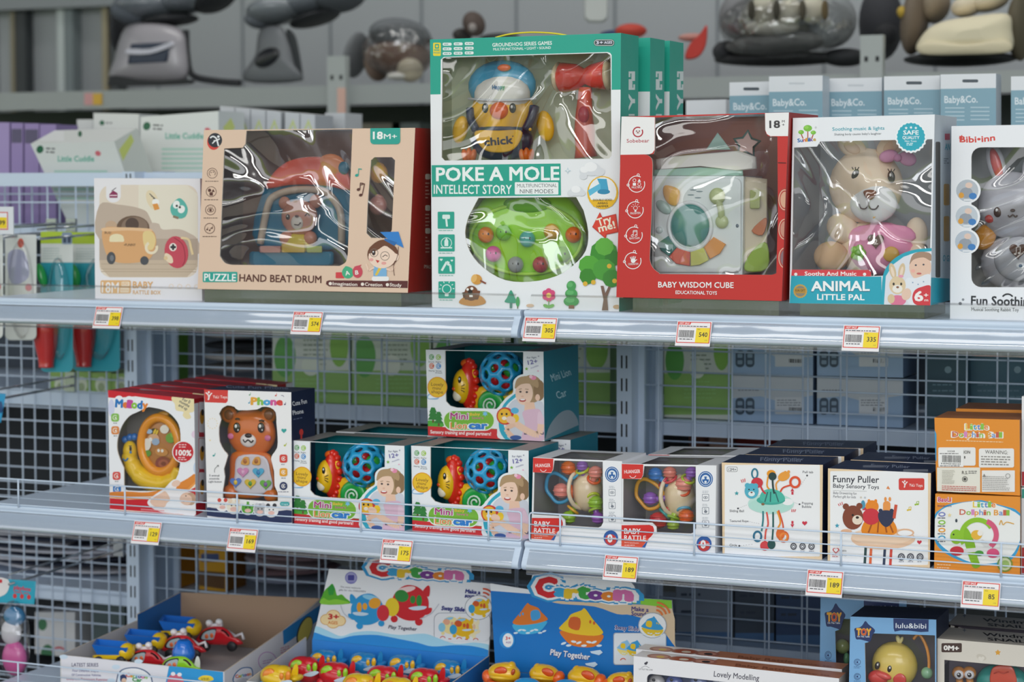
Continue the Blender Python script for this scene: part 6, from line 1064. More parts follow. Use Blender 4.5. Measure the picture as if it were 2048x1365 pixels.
def dump(x, y, Y, s_, label):
    t = thing('toy_truck', at(KN[0]+x/KN[2], KN[1]+(y+70)/KN[2], Y), label, 'toy truck', 'blue dump trucks in the tray')
    B = PL('#1f6fd0'); m = MB(KN, Y); o = lambda dx, dy, d=0: m.P(x+dx*s_, y+dy*s_, d)
    a = [o(-125, -22, 60), o(118, 2, 60), o(125, -48, -110), o(-95, -66, -110)]; b_ = [o(-92, 40, 42), o(92, 50, 42), o(92, 30, -58), o(-78, 20, -58)]
    m.add(a+b_, [(4, 5, 1, 0), (5, 6, 2, 1), (6, 7, 3, 2), (7, 4, 0, 3), (7, 6, 5, 4)], B); c_ = (a[0]+a[2])/2
    i_ = [c_+(p-c_)*.86+V((0, 0, .0005)) for p in a]; k_ = [p+(sum(b_, V())/4-p)*.15+V((0, 0, .004)) for p in b_]
    m.add(i_+k_, [(0, 1, 5, 4), (1, 2, 6, 5), (2, 3, 7, 6), (3, 0, 4, 7), (4, 5, 6, 7)], B); m.add(a+i_, [(0, 1, 5, 4), (1, 2, 6, 5), (2, 3, 7, 6), (3, 0, 4, 7)], B)
    m.build('bucket', t)
    m = MB(KN, Y); m.slab(rr(x-122*s_, y+44*s_, x+110*s_, y+74*s_, 8), -60, 110, PL('#eec51f')); m.ell(x+112*s_, y+20*s_, 0, 48*s_, 56*s_, 60, PL('#eec51f')); m.build('chassis', t)
    for dx in (-80, 70): m = MB(KN, Y); m.latw(m.P(x+dx*s_, y+84*s_, 58), [(0, -.004), (.010, -.004), (.010, .004), (0, .004)], M('#26262a', .5), V((0, -1, 0)), 14); m.build('wheel', t)
dump(685, 800, .085, .92, 'blue dump truck toy nearest the front left corner of the tray'); dump(885, 735, .20, .92, 'blue dump truck toy in the middle of its row of three'); dump(1100, 650, .30, .92, 'blue dump truck toy farthest back in its row of three')
def rescue(x, y, Y, s_, label, col='#c8202a', grp='red rescue trucks in the tray', mixer=False):
    t = thing('toy_truck', at(KN[0]+x/KN[2], KN[1]+(y+60)/KN[2], Y), label, 'toy truck', grp)
    mk = lambda: MB(KN, Y); C_ = PL(col)
    m = mk(); m.slab(cat_([(x-125*s_, y+50*s_), (x-118*s_, y-5*s_), (x-70*s_, y-50*s_), (x+20*s_, y-58*s_), (x+70*s_, y-30*s_), (x+105*s_, y+10*s_), (x+140*s_, y+25*s_), (x+140*s_, y+60*s_)], 4), -60, 110, C_, 10); m.build('cab', t)
    m = mk(); m.slab(cat_([(x-112*s_, y+25*s_), (x-98*s_, y-18*s_), (x-55*s_, y-40*s_), (x-8*s_, y-40*s_), (x-14*s_, y+10*s_), (x-30*s_, y+32*s_)], 4), 46, 12, M('#2a2426', .25)); m.slab(cat_([(x-100*s_, y+22*s_), (x-88*s_, y-14*s_), (x-52*s_, y-32*s_), (x-16*s_, y-33*s_), (x-22*s_, y+8*s_), (x-36*s_, y+25*s_)], 4), 58, 4, M('#a9b6bc', .15)); [m.ell(x+dx*s_, y+dy*s_, 63, 13*s_, 15*s_, 4, PL('#d8683a')) for dx, dy in ((-70, 5), (-38, 0))]; m.slab(cat_([(x+18*s_, y-36*s_), (x+48*s_, y-28*s_), (x+75*s_, y+5*s_), (x+50*s_, y+22*s_), (x+22*s_, y+10*s_)], 4), 50, 8, M('#3a1418', .25)); m.build('windows', t)
    m = mk(); W_ = PL('#e6e4e6')
    if not mixer: m.tube([(x-62*s_, y-62*s_, 0), (x+28*s_, y-66*s_, 0)], 13*s_, W_); m.ell(x-54*s_, y-78*s_, 10, 22*s_, 20*s_, 20, W_); m.ell(x+8*s_, y-84*s_, 10, 22*s_, 20*s_, 20, W_); m.build('siren_bar', t); m = mk(); m.tube([(x+60*s_, y-30*s_, -20), (x+110*s_, y+5*s_, -20), (x+150*s_, y-12*s_, -20), (x+160*s_, y+25*s_, -20)], 10*s_, W_); m.build('tow_arm', t)
    else:
        m.latw(m.P(x+20, y-20, -70), [(0, 0), (.018, 0), (.0245, .012), (.0245, .024), (.018, .038), (.0125, .0465), (.010, .047), (0, .046)], PL('#1f6fd0'), V((.05, 0, 1)), 24); m.build('drum', t); m = mk()
        m.slab(cat_([(x+118, y+55), (x+85, y+30), (x+95, y-40), (x+112, y-55), (x+125, y-20)], 4), -60, 40, W_); m.build('drum_stand', t); m = mk(); m.slab([(x-75, y+40), (x-65, y-30), (x-50, y-32), (x-45, y+40)], -60, 40, W_); m.build('drum_stand', t)
    for dx in (-78, 88): m = mk(); m.latw(m.P(x+dx*s_, y+66*s_, 52), [(0, -.005), (.011, -.005), (.012, 0), (.011, .005), (0, .005)], M('#26262a', .5), V((0, -1, 0)), 14); m.build('wheel', t)
rescue(915, 862, .118, .98, 'red rescue truck toy at the front, beside the blue dump bucket'); rescue(1130, 772, .215, .95, 'red rescue truck toy in the middle, behind the blue mixer drum'); rescue(1352, 720, .32, 1.0, 'red rescue truck toy farthest back, against the kraft wall')
rescue(1118, 902, .064, .95, 'green cement mixer toy with blue drum at the tray front', '#8cc922', None, True)

# ---------------------------------------------------------------- airplane tray
def letters(f, x0, y0, x1, y1, h, off=0):
    """the fat many-coloured word over the header card, with white and blue outlines"""
    cs = ['#d8222c', '#3aa5d8', '#ecc32c', '#3fa648', '#7a3a94', '#e8862c', '#d971ac']
    n = 7; wd = 'Cartoon'; ws_ = (1.55, .9, 1.0, .9, 1.1, 1.1, 1.3); S = sum(ws_)
    for lay, (m, bb, g) in enumerate((('#2f9ad4', .24, 1.0), ('#f2f2f4', .16, 1.0), (None, .075, 1.0))):
        a = 0
        for i, (c, wv) in enumerate(zip(wd, ws_)):
            xa = x0+(x1-x0)*a/S; xb = x0+(x1-x0)*(a+wv)/S; yy = y0+(y1-y0)*(a+wv/2)/S; dy = (0, -4, 6, 0, 4, 6, 0)[i]; hh = h*(1.25 if i == 0 else .95 if i < 6 else 1.05)
            if i in (1, 4, 5): hh *= .9
            e_ = (.05, .03, 0)[lay]*(xb-xa); f.text(c, xa+2-e_*2, yy+dy, xb-2+e_*2, yy+(y1-y0)*wv/S+dy, hh*(.9 if c in 'aroon' else 1)*(1, 1, 1)[lay], m or cs[i], bb); a += wv
def header(k, q, Y, arch, base, label, zback):
    px = [(k[0]+x/k[2], k[1]+y/k[2]) for x, y in q]; A = at(*px[0], Y)
    t = thing('display_tray', V((A.x, Y-.1, ZB)), label, 'display tray', 'display trays')
    mb = MB(k, Y); f = Face(mb, A, V((0, -1, -.06)), k, 0)
    out = [q[0], q[1], q[2]]+arch+[q[3]]
    pts = [f.pt(*p) for p in out]; mb.prism([p+V((0, .004, 0)) for p in pts], V((0, -.0035, 0)), '#d9d9dc', caps=True); f.P0 = f.P0-V((0, .0005, 0)); f.l = 2; f.poly(out, base); return t, mb, f, A
arch = [(1800, 292), (1822, 215), (1815, 140), (1700, 60), (1400, 20), (1100, 30), (1000, 90), (972, 150), (975, 205)]
qc = [(575, 745), (1958, 885), (1985, 310), (702, 190)]
t, mb, f, A = header(KO, qc, .235, arch, '#eef0f4', 'display tray of rolling toy airplanes with white header card', 0)
f.poly(cat_([(668, 360), (700, 330), (728, 308), (750, 350), (765, 400), (800, 392), (830, 420), (865, 465), (640, 470), (650, 400)], 3), '#5ab02c'); f.poly(cat_([(640, 470), (655, 420), (700, 440), (760, 430), (865, 462)], 3), '#8ccf3c'); f.poly([(690, 345), (728, 308), (748, 345), (735, 395), (700, 400)], '#2f9a3a')
f.ell(875, 262, 48, '#7a78c0', -20); f.ell(875, 262, 42, '#a9a8d8'); f.rect(850, 240, 900, 282, '#4a489a', 6); f.rect(845, 292, 905, 304, '#8a88c8', 5); f.text('The most welcome', 788, 338, 950, 350, 13, '#4a4a5a', .006, .2); f.text('gifts for the CHILDREN', 778, 362, 988, 376, 13, '#4a4a5a', .006, .2)
letters(f, 1030, 232, 1745, 270, 95)
for x, y, r in ((680, 590, 42), (735, 565, 52), (790, 600, 40), (735, 610, 50)): f.ell(x, y, r+5, r*.9+5, '#e0a848')
for x, y, r in ((680, 590, 42), (735, 565, 52), (790, 600, 40), (735, 610, 50)): f.ell(x, y, r, r*.9, '#fbe0aa')
f.text('3+', 698, 585, 778, 588, 40, '#c9302c', .05); f.text('AGES', 695, 624, 770, 628, 24, '#e0863c', .04)
def plane_print(f, x, y, s_, c, wc, nc, fl=1):
    g = lambda a, b_: (x+a*s_*fl, y+b_*s_)
    f.poly(cat_([g(-110, 20), g(-95, -55), g(-30, -110), g(45, -105), g(100, -60), g(122, -5), g(110, 60), g(60, 105), g(-20, 108), g(-90, 70)], 4), c); f.poly(cat_([g(85, -70), g(115, -110), g(130, -95), g(122, -40)], 4), c); f.poly(cat_([g(95, 40), g(140, 30), g(135, 60), g(100, 75)], 4), c); f.ell(*g(-95, 100), 22*s_, c); f.ell(*g(60, 118), 24*s_, c); f.ell(*g(-20, -85), 60*s_, 18*s_, '#f6d8d8' if c[1] == 'd' else '#8fd0f0', -12*fl)
    f.ell(*g(-48, -45), 44*s_, 38*s_, wc, 20*fl); f.ell(*g(22, -22), 17*s_, 25*s_, wc); f.ell(*g(62, -15), 18*s_, 36*s_, wc); f.poly(cat_([g(-5, 30), g(60, 18), g(110, 22), g(90, 40), g(30, 45)], 3), '#cfe4f4'); f.ell(*g(-108, 25), 44*s_, 58*s_, nc)
plane_print(f, 1335, 460, 1.25, '#d3222e', '#2f8a3a', '#f0d02c'); plane_print(f, 1010, 510, 1.1, '#2a9bd8', '#eda52c', '#d8303c', -1)
f.text('Play Together', 1170, 660, 1392, 678, 28, '#44445a', .02, .15); f.line(cat_([(795, 475), (820, 540), (880, 590)], 4, False), 7, '#c9ccd4'); f.line(cat_([(1570, 465), (1510, 540), (1420, 585)], 4, False), 7, '#c9ccd4')
f.text('Make a', 1776, 380, 1892, 390, 30, '#3a3f86', .05, .12); f.text('sound', 1772, 414, 1866, 420, 30, '#3a3f86', .05, .12); f.text('Sway Slide', 1588, 514, 1768, 526, 32, '#3a3f86', .05, .12)
for r in (40, 70, 100): f.ring(1915, 440, r, 14, '#d85a3c', 270, 320)
f.rect(1530, 535, 1975, 755, '#a9aeb8', 50); f.rect(1535, 540, 1970, 760, '#eef0f4', 48); f.ell(1880, 495, 108, 98, '#9aa0aa'); f.ell(1880, 495, 103, 93, '#f2f3f6')
plane_print(f, 1890, 490, .58, '#f0c21c', '#d85a2c', '#3aa5d8'); plane_print(f, 1660, 635, .62, '#f7e4a0', '#efb090', '#8fcfe8'); plane_print(f, 1810, 655, .6, '#f9ecc0', '#efc8a8', '#f9ecc0'); plane_print(f, 1755, 650, .66, '#f0bd1c', '#d85a2c', '#3aa5d8')
for i in range(3): f.ring(1600+130*i, 742+8*i, 24, 6, '#d8543c', 200, 340); f.line([(1645+130*i, 740+4*i), (1668+130*i, 742+4*i)], 7, '#d8543c') if i < 2 else None
f.clip = [f.pt(*p) for p in qc]
f.poly(cat_([(586, 650), (620, 645), (700, 680), (800, 720), (900, 690), (1050, 680), (1250, 710), (1450, 700), (1550, 730), (1700, 780), (1850, 770), (1970, 790), (1964, 830), (1800, 830), (575, 720)], 4), '#a9dcf2'); f.poly(cat_([(583, 690), (680, 720), (780, 740), (900, 715), (1080, 710), (1250, 740), (1400, 770), (1520, 800), (1700, 790), (1850, 800), (1966, 835), (1958, 885), (575, 745)], 4), '#2b8fdc')
mb.build('header_card', t)
mb = MB(KO, .235); zz = A.z; RB = f.pt(1958, 885)
mb.add([V((A.x, .231, zz)), V((RB.x, .231, RB.z)), V((RB.x, .231, ZB+.004)), V((A.x, .231, ZB+.004))], [(0, 1, 2, 3)], '#2b84d6'); mb.add([V((A.x, .239, zz)), V((RB.x, .239, RB.z)), V((RB.x, .239, ZB+.004)), V((A.x, .239, ZB+.004))], [(3, 2, 1, 0)], '#cfd2d6'); mb.build('back_wall', t)
LB = V((A.x-.014, .231, zz+.004)); LF = at(KO[0]+120/KO[2], KO[1]+1083/KO[2], .03); LF.x -= .018; mb = MB(KO); wallp(mb, [LB, LF], .003, '#b4b8c0', '#cfcdd0', zb); mb.build('left_wall', t)
RF = at(KO[0]+1640/KO[2], KO[1]+1090/KO[2], .03); RB2 = V((RB.x, .231, RB.z+.003)); RF.x = RB.x+.008; mb = MB(KO); wallp(mb, [RF, RB2], .003, '#2b7cc8', '#2472ba', zb); mb.build('right_wall', t)
mb = MB(KO); mb.add([V((LF.x, .03, zb)), V((RF.x, .03, zb)), V((RF.x, .03, LF.z)), V((LF.x, .03, LF.z))], [(0, 1, 2, 3)], '#e4e6ec'); mb.build('front_panel', t)
mb = MB(KO); mb.box((LF.x+.004, .035, ZB+.003), (RF.x-.012, .23, ZB+.028), M('#c5c7cc', .5)); mb.build('tray_liner', t)
def airplane(x, y, Y, c, wc, label, grp, s_=1, fl=1):
    t = thing('toy_airplane', at(KO[0]+x/KO[2], KO[1]+(y+90)/KO[2], Y), label, 'toy airplane', grp)
    mk = lambda: MB(KO, Y); C_ = PL(c); g = lambda a: x+a*fl*s_
    m = mk(); m.ell(x, y, 0, 128*s_, 88*s_, 92*s_, C_, 14*fl); m.ell(g(30), y-48*s_, 0, 60*s_, 40*s_, 60*s_, C_); m.build('body', t)
    m = mk(); W_ = PL(wc); m.ell(g(-62), y-28*s_, 62*s_, 50*s_, 38*s_, 22, W_, -28*fl); m.ell(g(22), y-14*s_, 84*s_, 15*s_, 24*s_, 12, W_); m.ell(g(66), y-16*s_, 72*s_, 18*s_, 34*s_, 14, W_, 6*fl); m.build('windows', t)
    m = mk(); m.slab(cat_([(g(90), y-30*s_), (g(108), y-92*s_), (g(130), y-96*s_), (g(135), y-50*s_), (g(125), y+10*s_)], 4), -16, 30, C_); m.ell(g(128), y-6*s_, 0, 34*s_, 22*s_, 60*s_, C_); m.build('tail', t)
    m = mk(); m.slab(cat_([(g(-20), y+38*s_), (g(60), y+10*s_), (g(95), y+22*s_), (g(40), y+50*s_)], 3), 78*s_, 10, PL('#cfe0f0')); m.build('wing', t)
    m = mk(); m.ell(g(-104), y+52*s_, 46*s_, 34*s_, 34*s_, 30*s_, PL({'#e9c01f': '#3aa5d8', '#cf1f2b': '#cf1f2b', '#1f86c8': '#1f86c8'}[c])); m.build('nose', t)
for i, (x, y) in enumerate(((672, 925), (985, 945), (1290, 965), (1645, 1005))): airplane(x, y, .195, '#1f86c8', '#ecb92a', ('blue toy airplane leftmost in the back row', 'blue toy airplane second from left in the back row', 'blue toy airplane third from left in the back row', 'blue toy airplane rightmost in the back row')[i], 'blue airplanes in the back row', 1.04, 1)
for i, (x, y) in enumerate(((515, 985), (755, 1030), (1135, 1060), (1465, 1080))): airplane(x, y, (.14, .13, .125, .125)[i], '#cf1f2b', '#9acb2a', ('red toy airplane leftmost in the middle row', 'red toy airplane second from left, bearing a price sticker below', 'red toy airplane third from left in the middle row', 'red toy airplane rightmost in the middle row')[i], 'red airplanes in the middle row', 1.13, 1)
for i, (x, y) in enumerate(((300, 1055), (950, 1125), (1245, 1155))): airplane(x, y, (.075, .068, .066)[i], '#e9c01f', '#ee8a26', ('yellow toy airplane at the left front of its tray', 'yellow toy airplane in the middle of the front row', 'yellow toy airplane right in the front row')[i], 'yellow airplanes in the front row', 1.18, 1)

# ---------------------------------------------------------------- boat tray
arch = [(1240, 262), (1215, 170), (1190, 140), (1000, 95), (700, 70), (480, 72), (412, 80), (402, 130), (408, 200)]
qc = [(122, 830), (1556, 960), (1510, 282), (80, 148)]
t, mb, f, A = header(KW, qc, .185, arch, '#1877c8', 'display tray of rolling toy boats with blue header card', 0)
f.poly([(80, 148), (408, 200), (412, 232), (84, 206)], '#eef0f4'); f.poly(cat_([(900, 300), (1100, 310), (1300, 318), (1512, 345), (1535, 620), (1545, 660), (1400, 480), (1200, 400), (1080, 390), (900, 330), (640, 310), (560, 285)], 3), '#dcc4a4'); f.poly([(1215, 262), (1510, 282), (1513, 348), (1400, 330), (1200, 305)], '#8ccf3c')
f.poly([(402, 130), (412, 80), (480, 72), (1000, 95), (1190, 140), (1215, 170), (1240, 262), (1180, 315), (1030, 320), (900, 290), (720, 262), (500, 262), (440, 240), (408, 200)], '#f0f2f5')
letters(f, 445, 238, 1190, 278, 112)
def boat_print(f, x, y, s_, c, hull, wc, fl=1):
    g = lambda a, b_: (x+a*s_*fl, y+b_*s_)
    f.poly(cat_([g(-165, 30), g(0, 60), g(165, 60), g(150, 120), g(80, 160), g(-60, 150), g(-130, 100)], 4), hull); f.poly(cat_([g(-170, 20), g(-160, -10), g(-110, -60), g(-80, -100), g(0, -130), g(20, -148), g(45, -125), g(90, -60), g(150, 10), g(170, 50), g(100, 70), g(-60, 55)], 3), c); f.poly(cat_([g(-100, 0), g(-85, -75), g(-10, -65), g(-20, 25)], 3), wc); f.ell(*g(70, -40), 9*s_, 14*s_, wc); f.ell(*g(100, -30), 9*s_, 14*s_, wc)
    for a in range(8): f.ell(*g(-140+40*a, 130+18*math.sin(a*2.)), 22*s_, 9*s_, '#dcecf8', -20+15*(a % 3))
boat_print(f, 395, 420, .80, '#e07a2c', '#46b4e4', '#46a0dc', -1); boat_print(f, 800, 490, 1.0, '#f0c82c', '#e07a28', '#d8642a')
f.ell(215, 595, 62, 68, '#2f92dc'); f.ell(222, 595, 42, 55, '#eef2f6'); f.text('3+', 204, 592, 242, 592, 26, '#d8343c', .04); f.text('AGES', 206, 618, 246, 620, 14, '#8a5aa8', .02)
f.text('Play Together', 555, 712, 865, 752, 48, '#3a3f86', .06); f.text('Play Together', 555, 710, 864, 749, 46, '#eceef4', .03)
f.text('Make a', 1194, 362, 1328, 372, 34, '#4a3f86', .025); f.text('Sound', 1194, 400, 1306, 406, 34, '#4a3f86', .025); f.text('Sway Slide', 1064, 510, 1252, 524, 34, '#eef0f8', .06); f.text('Sway Slide', 1066, 508, 1250, 522, 32, '#4a3f86', .025)
for r in (32, 62, 92, 122): f.ring(1385, 412, r, 15, '#e07a3c', 275, 345)
f.rect(1052, 535, 1470, 790, '#a9b4c4', 20); f.rect(1058, 541, 1464, 784, '#e6ebf2', 18); f.ell(1360, 478, 112, 102, '#aab4c2'); f.ell(1360, 478, 106, 96, '#f0f2f5'); boat_print(f, 1360, 480, .5, '#3a9fd8', '#ecc82c', '#ecc82c'); boat_print(f, 1150, 650, .4, '#8fc4e8', '#efdf8c', '#ecc82c'); boat_print(f, 1230, 655, .42, '#3a9fd8', '#ecc82c', '#ecc82c')
f.ring(1130, 760, 26, 7, '#d8543c', 200, 330)
for x, y in ((930, 690), (890, 785)): f.poly([(x-60, y-8), (x+20, y-20), (x+40, y), (x+10, y+22), (x-50, y+6)], '#cfe4f6')
mb.build('header_card', t)
mb = MB(KW); RB = f.pt(1556, 960)
mb.add([V((A.x, .181, A.z)), V((.212, .181, RB.z)), V((.212, .181, ZB+.004)), V((A.x, .181, ZB+.004))], [(0, 1, 2, 3)], '#1877c8'); mb.add([V((A.x, .188, A.z)), V((.212, .188, RB.z)), V((.212, .188, ZB+.004)), V((A.x, .188, ZB+.004))], [(3, 2, 1, 0)], '#cfd2d6'); mb.build('back_wall', t)
mb = MB(KW); LB = V((A.x+.001, .18, A.z+.008)); LF = V((A.x+.001, .045, A.z-.045)); wallp(mb, [LB, LF], .003, '#2472b8', '#2472b8', zb); mb.build('left_wall', t)
mb = MB(KW); mb.box((A.x+.006, .05, ZB+.003), (.19, .178, ZB+.066), M('#c5c7cc', .5)); mb.build('tray_liner', t)
def boat(x, y, Y, label, s_=1, fl=1, cap=None):
    t = thing('toy_boat', at(KW[0]+x/KW[2], KW[1]+(y+100)/KW[2], Y), label, 'toy boat', 'toy boats in the blue tray')
    mk = lambda: MB(KW, Y); g = lambda a: x+a*fl*s_; YL = PL('#ecba22'); OG = PL('#ea6420')
    m = mk(); m.ell(x, y-10*s_, 0, 135*s_, 82*s_, 90*s_, YL); m.ell(g(-60), y-72*s_, 0, 30*s_, 30*s_, 40*s_, YL); m.ell(g(-20), y-62*s_, 0, 80*s_, 34*s_, 60*s_, YL); m.build('cabin', t)
    m = mk(); m.ell(x, y+48*s_, 0, 152*s_, 70*s_, 104*s_, OG, cut=(.42, 1)); m.ell(g(120), y+22*s_, 10, 50*s_, 62*s_, 60*s_, OG, 30*fl); m.torus(x, y+30*s_, 0, 142*s_, 12*s_, YL, V((0, .25, 1)), ry=98*s_); m.build('hull', t)
    m = mk(); m.ell(g(28), y-26*s_, 74*s_, 56*s_, 34*s_, 16, PL('#d8501c'), 12*fl); m.ell(g(-70), y-18*s_, 62*s_, 16*s_, 26*s_, 14, PL('#b8451c'), -20*fl); m.build('windows', t)
for i, (x, y, fl, s_, Yb) in enumerate(((190, 865, -1, 1.0, .13), (508, 872, 1, .92, .14), (822, 898, 1, 1.0, .135), (1118, 935, -1, .9, .128))): boat(x, y, Yb, ('yellow toy boat leftmost under the blue card', 'yellow toy boat second from left, orange bow to the right', 'yellow toy boat third from left under the blue card', 'yellow toy boat rightmost, beside the white rattle set box')[i], s_, fl)
for i, (x, y) in enumerate(((372, 955), (690, 968))):
    m = MB(KW, .075); tt = thing('toy_boat', m.P(x, y+60), ('blue toy boat in front, between the two left yellow boats', 'blue toy boat in front, below the third yellow boat')[i], 'toy boat', 'blue toy boats in the tray')
    m.ell(x, y, 0, 118, 62, 80, PL('#2a93cf')); m.build('cabin', tt); m = MB(KW, .075); m.ell(x, y+45, 0, 125, 50, 84, PL('#ecc22c'), cut=(.45, 1)); m.build('hull', tt)

# ---------------------------------------------------------------- rattle set boxes
def setbox(q, Y, label):
    b = Carton('toy_box', label, 'toy box', q, KX, ZB, Y, Y, depth=.05, front='#eceaec', side='#d9cfc8', top='#b9795a', inner='#5a5f78', inback='#8a93b4', wins=[[(x, y+(x-212)*.109) for x, y in rr(212, 858, 1620, 1240, 40)]])
    tp = b.topf; (x0, y0), (x1, y1) = q[3], q[2]; sl = (y1-y0)/(x1-x0); g = lambda x, d: (x, y0+(x-x0)*sl+d)
    tp.poly([g(x0, 0), g(x0+560, 0), g(x0+680, -55), g(x0+20, -55)], '#ebe5e2')
    for a, rx in ((200, 95), (385, 110), (560, 100)): tp.ell(*g(x0+a, -18), rx, 20, '#a86a5a', 3); tp.ell(*g(x0+a, -18), rx*.75, 13, ('#c98f7a', '#b0583a', '#c98f7a')[(a > 300)+(a > 500)], 3); tp.ell(*g(x0+a+10, -16), rx*.35, 8, ('#e0b84a', '#e8d6c0', '#3a3232')[(a > 300)+(a > 500)], 3)
    tp.text('Baby Rattle', *g(x0+800, -8), *g(x0+1230, -10), 20, '#8f5438', .04, .3); tp.text('Teether Set', *g(x0+1260, -8), *g(x0+1540, -8), 12, '#8f5438', .02, .3)
    f = b.front; f.text('Lovely Modelling', 738, 882, 1094, 916, 44, '#55525e', .015); f.text('LITTLE TIG LOK', 150, 829, 258, 836, 11, '#5a5660', .012); f.ell(203, 780, 12, 10, '#44424c'); f.ell(212, 772, 8, '#44424c'); f.line([(168, 812), (200, 798), (232, 814)], 3, '#77747e')
    return b.done(FILM2()), b
s2, b2 = setbox([(120, 1330), (1745, 1500), (1748, 825), (127, 665)], .098, 'white and brown rattle set box standing behind its twin')
s1, b1 = setbox([(100, 1330), (1718, 1500), (1725, 897), (108, 720)], .035, 'white and brown rattle set box in front, beside the boat tray')
for i, (x, c) in enumerate(((290, '#c9c6c8'), (430, '#6a78b8'), (620, '#8f9cc8'), (800, '#b8bccc'))):
    m = MB(KX, .06); m.ell(x, 935, 0, 70, 70, 50, PL(c)); m.ell(x-25, 910, 48, 14, 12, 6, PL('#33323a')); tt = solo(m, 'toy_rattle', ('grey ring rattle at the left of the set window', 'blue ring rattle second in the set window', 'pale blue rattle third in the set window', 'light grey rattle fourth in the set window')[i], 'toy', 'rattles in the set box')

# ---------------------------------------------------------------- duck boxes
def duckbox(q, Y, label, ref=None):
    R3 = [(360, 1260), (1216, 1290), (1208, 575), (386, 545)]
    w_ = [(534, 1240), (524, 800), (560, 790), (590, 706), (1100, 722), (1196, 726), (1198, 1250)]
    b = Carton('toy_box', label, 'toy box', q, KR, ZB, Y, Y, depth=.11, front='#7fb0dc', side='#1d2840', top='#161d34', inner='#6f6a74', inback='#8f8890', wins=[w_], ref=R3)
    f = b.front; D_ = '#2a3a6a'
    f.poly(cat_([(530, 588), (560, 620), (622, 675), (600, 720), (575, 785), (540, 780), (480, 765), (440, 760), (430, 700), (426, 660), (470, 650), (500, 630)], 3), D_); f.text('TOY', 447, 722, 582, 724, 62, '#eeb03c', .07); f.ring(516, 694, 25, 12, '#d8503c', ry=31); f.text('On The Table', 452, 743, 570, 745, 15, '#e6ecf4', .015)
    f.poly([(798, 562), (1136, 574), (1134, 690), (1060, 694), (960, 682), (870, 678), (810, 690), (800, 660)], D_); f.text('lulu&bibi', 820, 655, 1112, 660, 48, '#eef1f6', .008)
    for y in (982, 1120): f.ring(453, y, 32, 4, D_); f.ring(453, y, 22, 4, D_, 30, 320); f.ell(453, y, 9, D_); f.lines(420, y+42, 488, 2, 12, 5, '#4a6a98')
    return b.done(FILM2()), b
dk, bd = duckbox([(360, 1260), (1216, 1290), (1208, 575), (386, 545)], .04, 'blue duck toy box in front, with star badge and dark lid')
bd.topf
mt = dk.children[0]
dk2, bd2 = duckbox([(85, 1270), (925, 1290), (925, 395), (101, 365)], .185, 'blue toy box behind the front duck box, badge visible at its left')
t = thing('toy_duck', at(KR[0]+800/KR[2], KR[1]+1240/KR[2], .085), 'yellow duck toy with red bill in the front blue box', 'toy')
mk = lambda: MB(KR, .085)
m = mk(); m.ell(810, 1010, 0, 215, 220, 150, PL('#ecd06a')); m.ell(845, 765, 0, 22, 40, 20, PL('#efe09a'), -20); m.ell(875, 770, 0, 16, 34, 18, PL('#efe09a'), 20); m.build('head', t)
for x, y in ((645, 1015), (762, 1045)): m = mk(); m.ell(x, y, 140, 24, 38, 12, PL('#2c211c'), 15); m.ell(x+2, y-8, 151, 8, 11, 4, PL('#f6f4f0')); m.build('eye', t)
m = mk(); m.ell(650, 1130, 130, 95, 70, 50, PL('#d8403a')); m.ell(700, 1110, 150, 80, 34, 36, PL('#e0524a'), 15); m.build('bill', t)
m = mk(); m.ell(858, 1150, 132, 62, 60, 14, PL('#d8403a')); m.build('cheek', t)
t = thing('bead_loop', at(KR[0]+1120/KR[2], KR[1]+1240/KR[2], .075), 'orange loop with green bead beside the duck', 'toy')
m = MB(KR, .075); m.tube(cat_([(990, 760, 0), (1040, 715, 0), (1085, 770, 0), (1125, 870, 0), (1140, 1000, 0), (1125, 1130, 0)], 5, False), 15, PL('#e99a44')); m.build('loop', t)
m = MB(KR, .075); m.ell(1120, 1085, 0, 55, 56, 50, PL('#8fbf98')); m.build('bead', t)
m = MB(KR, .23); m.ell(310, 830, 0, 70, 70, 60, PL('#aebf7a')); m.ell(350, 950, 0, 30, 60, 40, PL('#8fcf9a')); solo(m, 'toy_rattle', 'green ball toy inside the rear blue box', 'toy')

# ---------------------------------------------------------------- snail boxes
def snail(q, Y, label, dz):
    b = Carton('toy_box', label, 'toy box', q, KR, ZB, Y, Y, depth=.105, front='#dcd4c8', side='#cfc7bb', top='#b8afa2', inner='#8a7f90', inback='#b4a9bb', wins=[[(x, y+dz) for x, y in ((1285, 960), (2500, 1070), (2500, 1300), (1285, 1235))]])
    f = b.front; g = lambda y: y+dz
    f.rect(1258, g(800), 1453, g(888), '#4a3630', 12); f.text('0M+', 1280, g(865), 1422, g(872), 44, '#f2ece6', .045); f.star(1798, g(890), 30, '#e0a23c', 5, .55); f.ell(1640, g(935), 50, 28, '#cfc6b8', 20); f.heart(1640, g(950), 30, '#e2dace')
    tp = b.topf; tp.text('Windmill', 1660, g(728), 2160, g(763), 30, '#2a2522', .03, -.3); tp.text('SNAIL', 1705, g(773), 2060, g(798), 26, '#2a2522', .035, -.3); tp.star(1478, g(676), 22, '#6a7078', 4, .35)
    return b.done(FILM2()), b
sn2, _ = snail([(1310, 1230), (2700, 1350), (2700, 728), (1310, 618)], .185, 'cream snail toy box behind the front one, lid showing', -138)
sn1, _ = snail([(1215, 1260), (2600, 1400), (2600, 870), (1215, 755)], .05, 'cream snail toy box in front with brown age tab', 0)
t = thing('toy_snail', at(KR[0]+1800/KR[2], KR[1]+1240/KR[2], .1), 'teal and red windmill snail toy with orange eyes', 'toy')
mk = lambda: MB(KR, .1)
m = mk(); m.ell(1850, 1190, 0, 250, 190, 110, PL('#2f9a92')); m.build('shell', t)
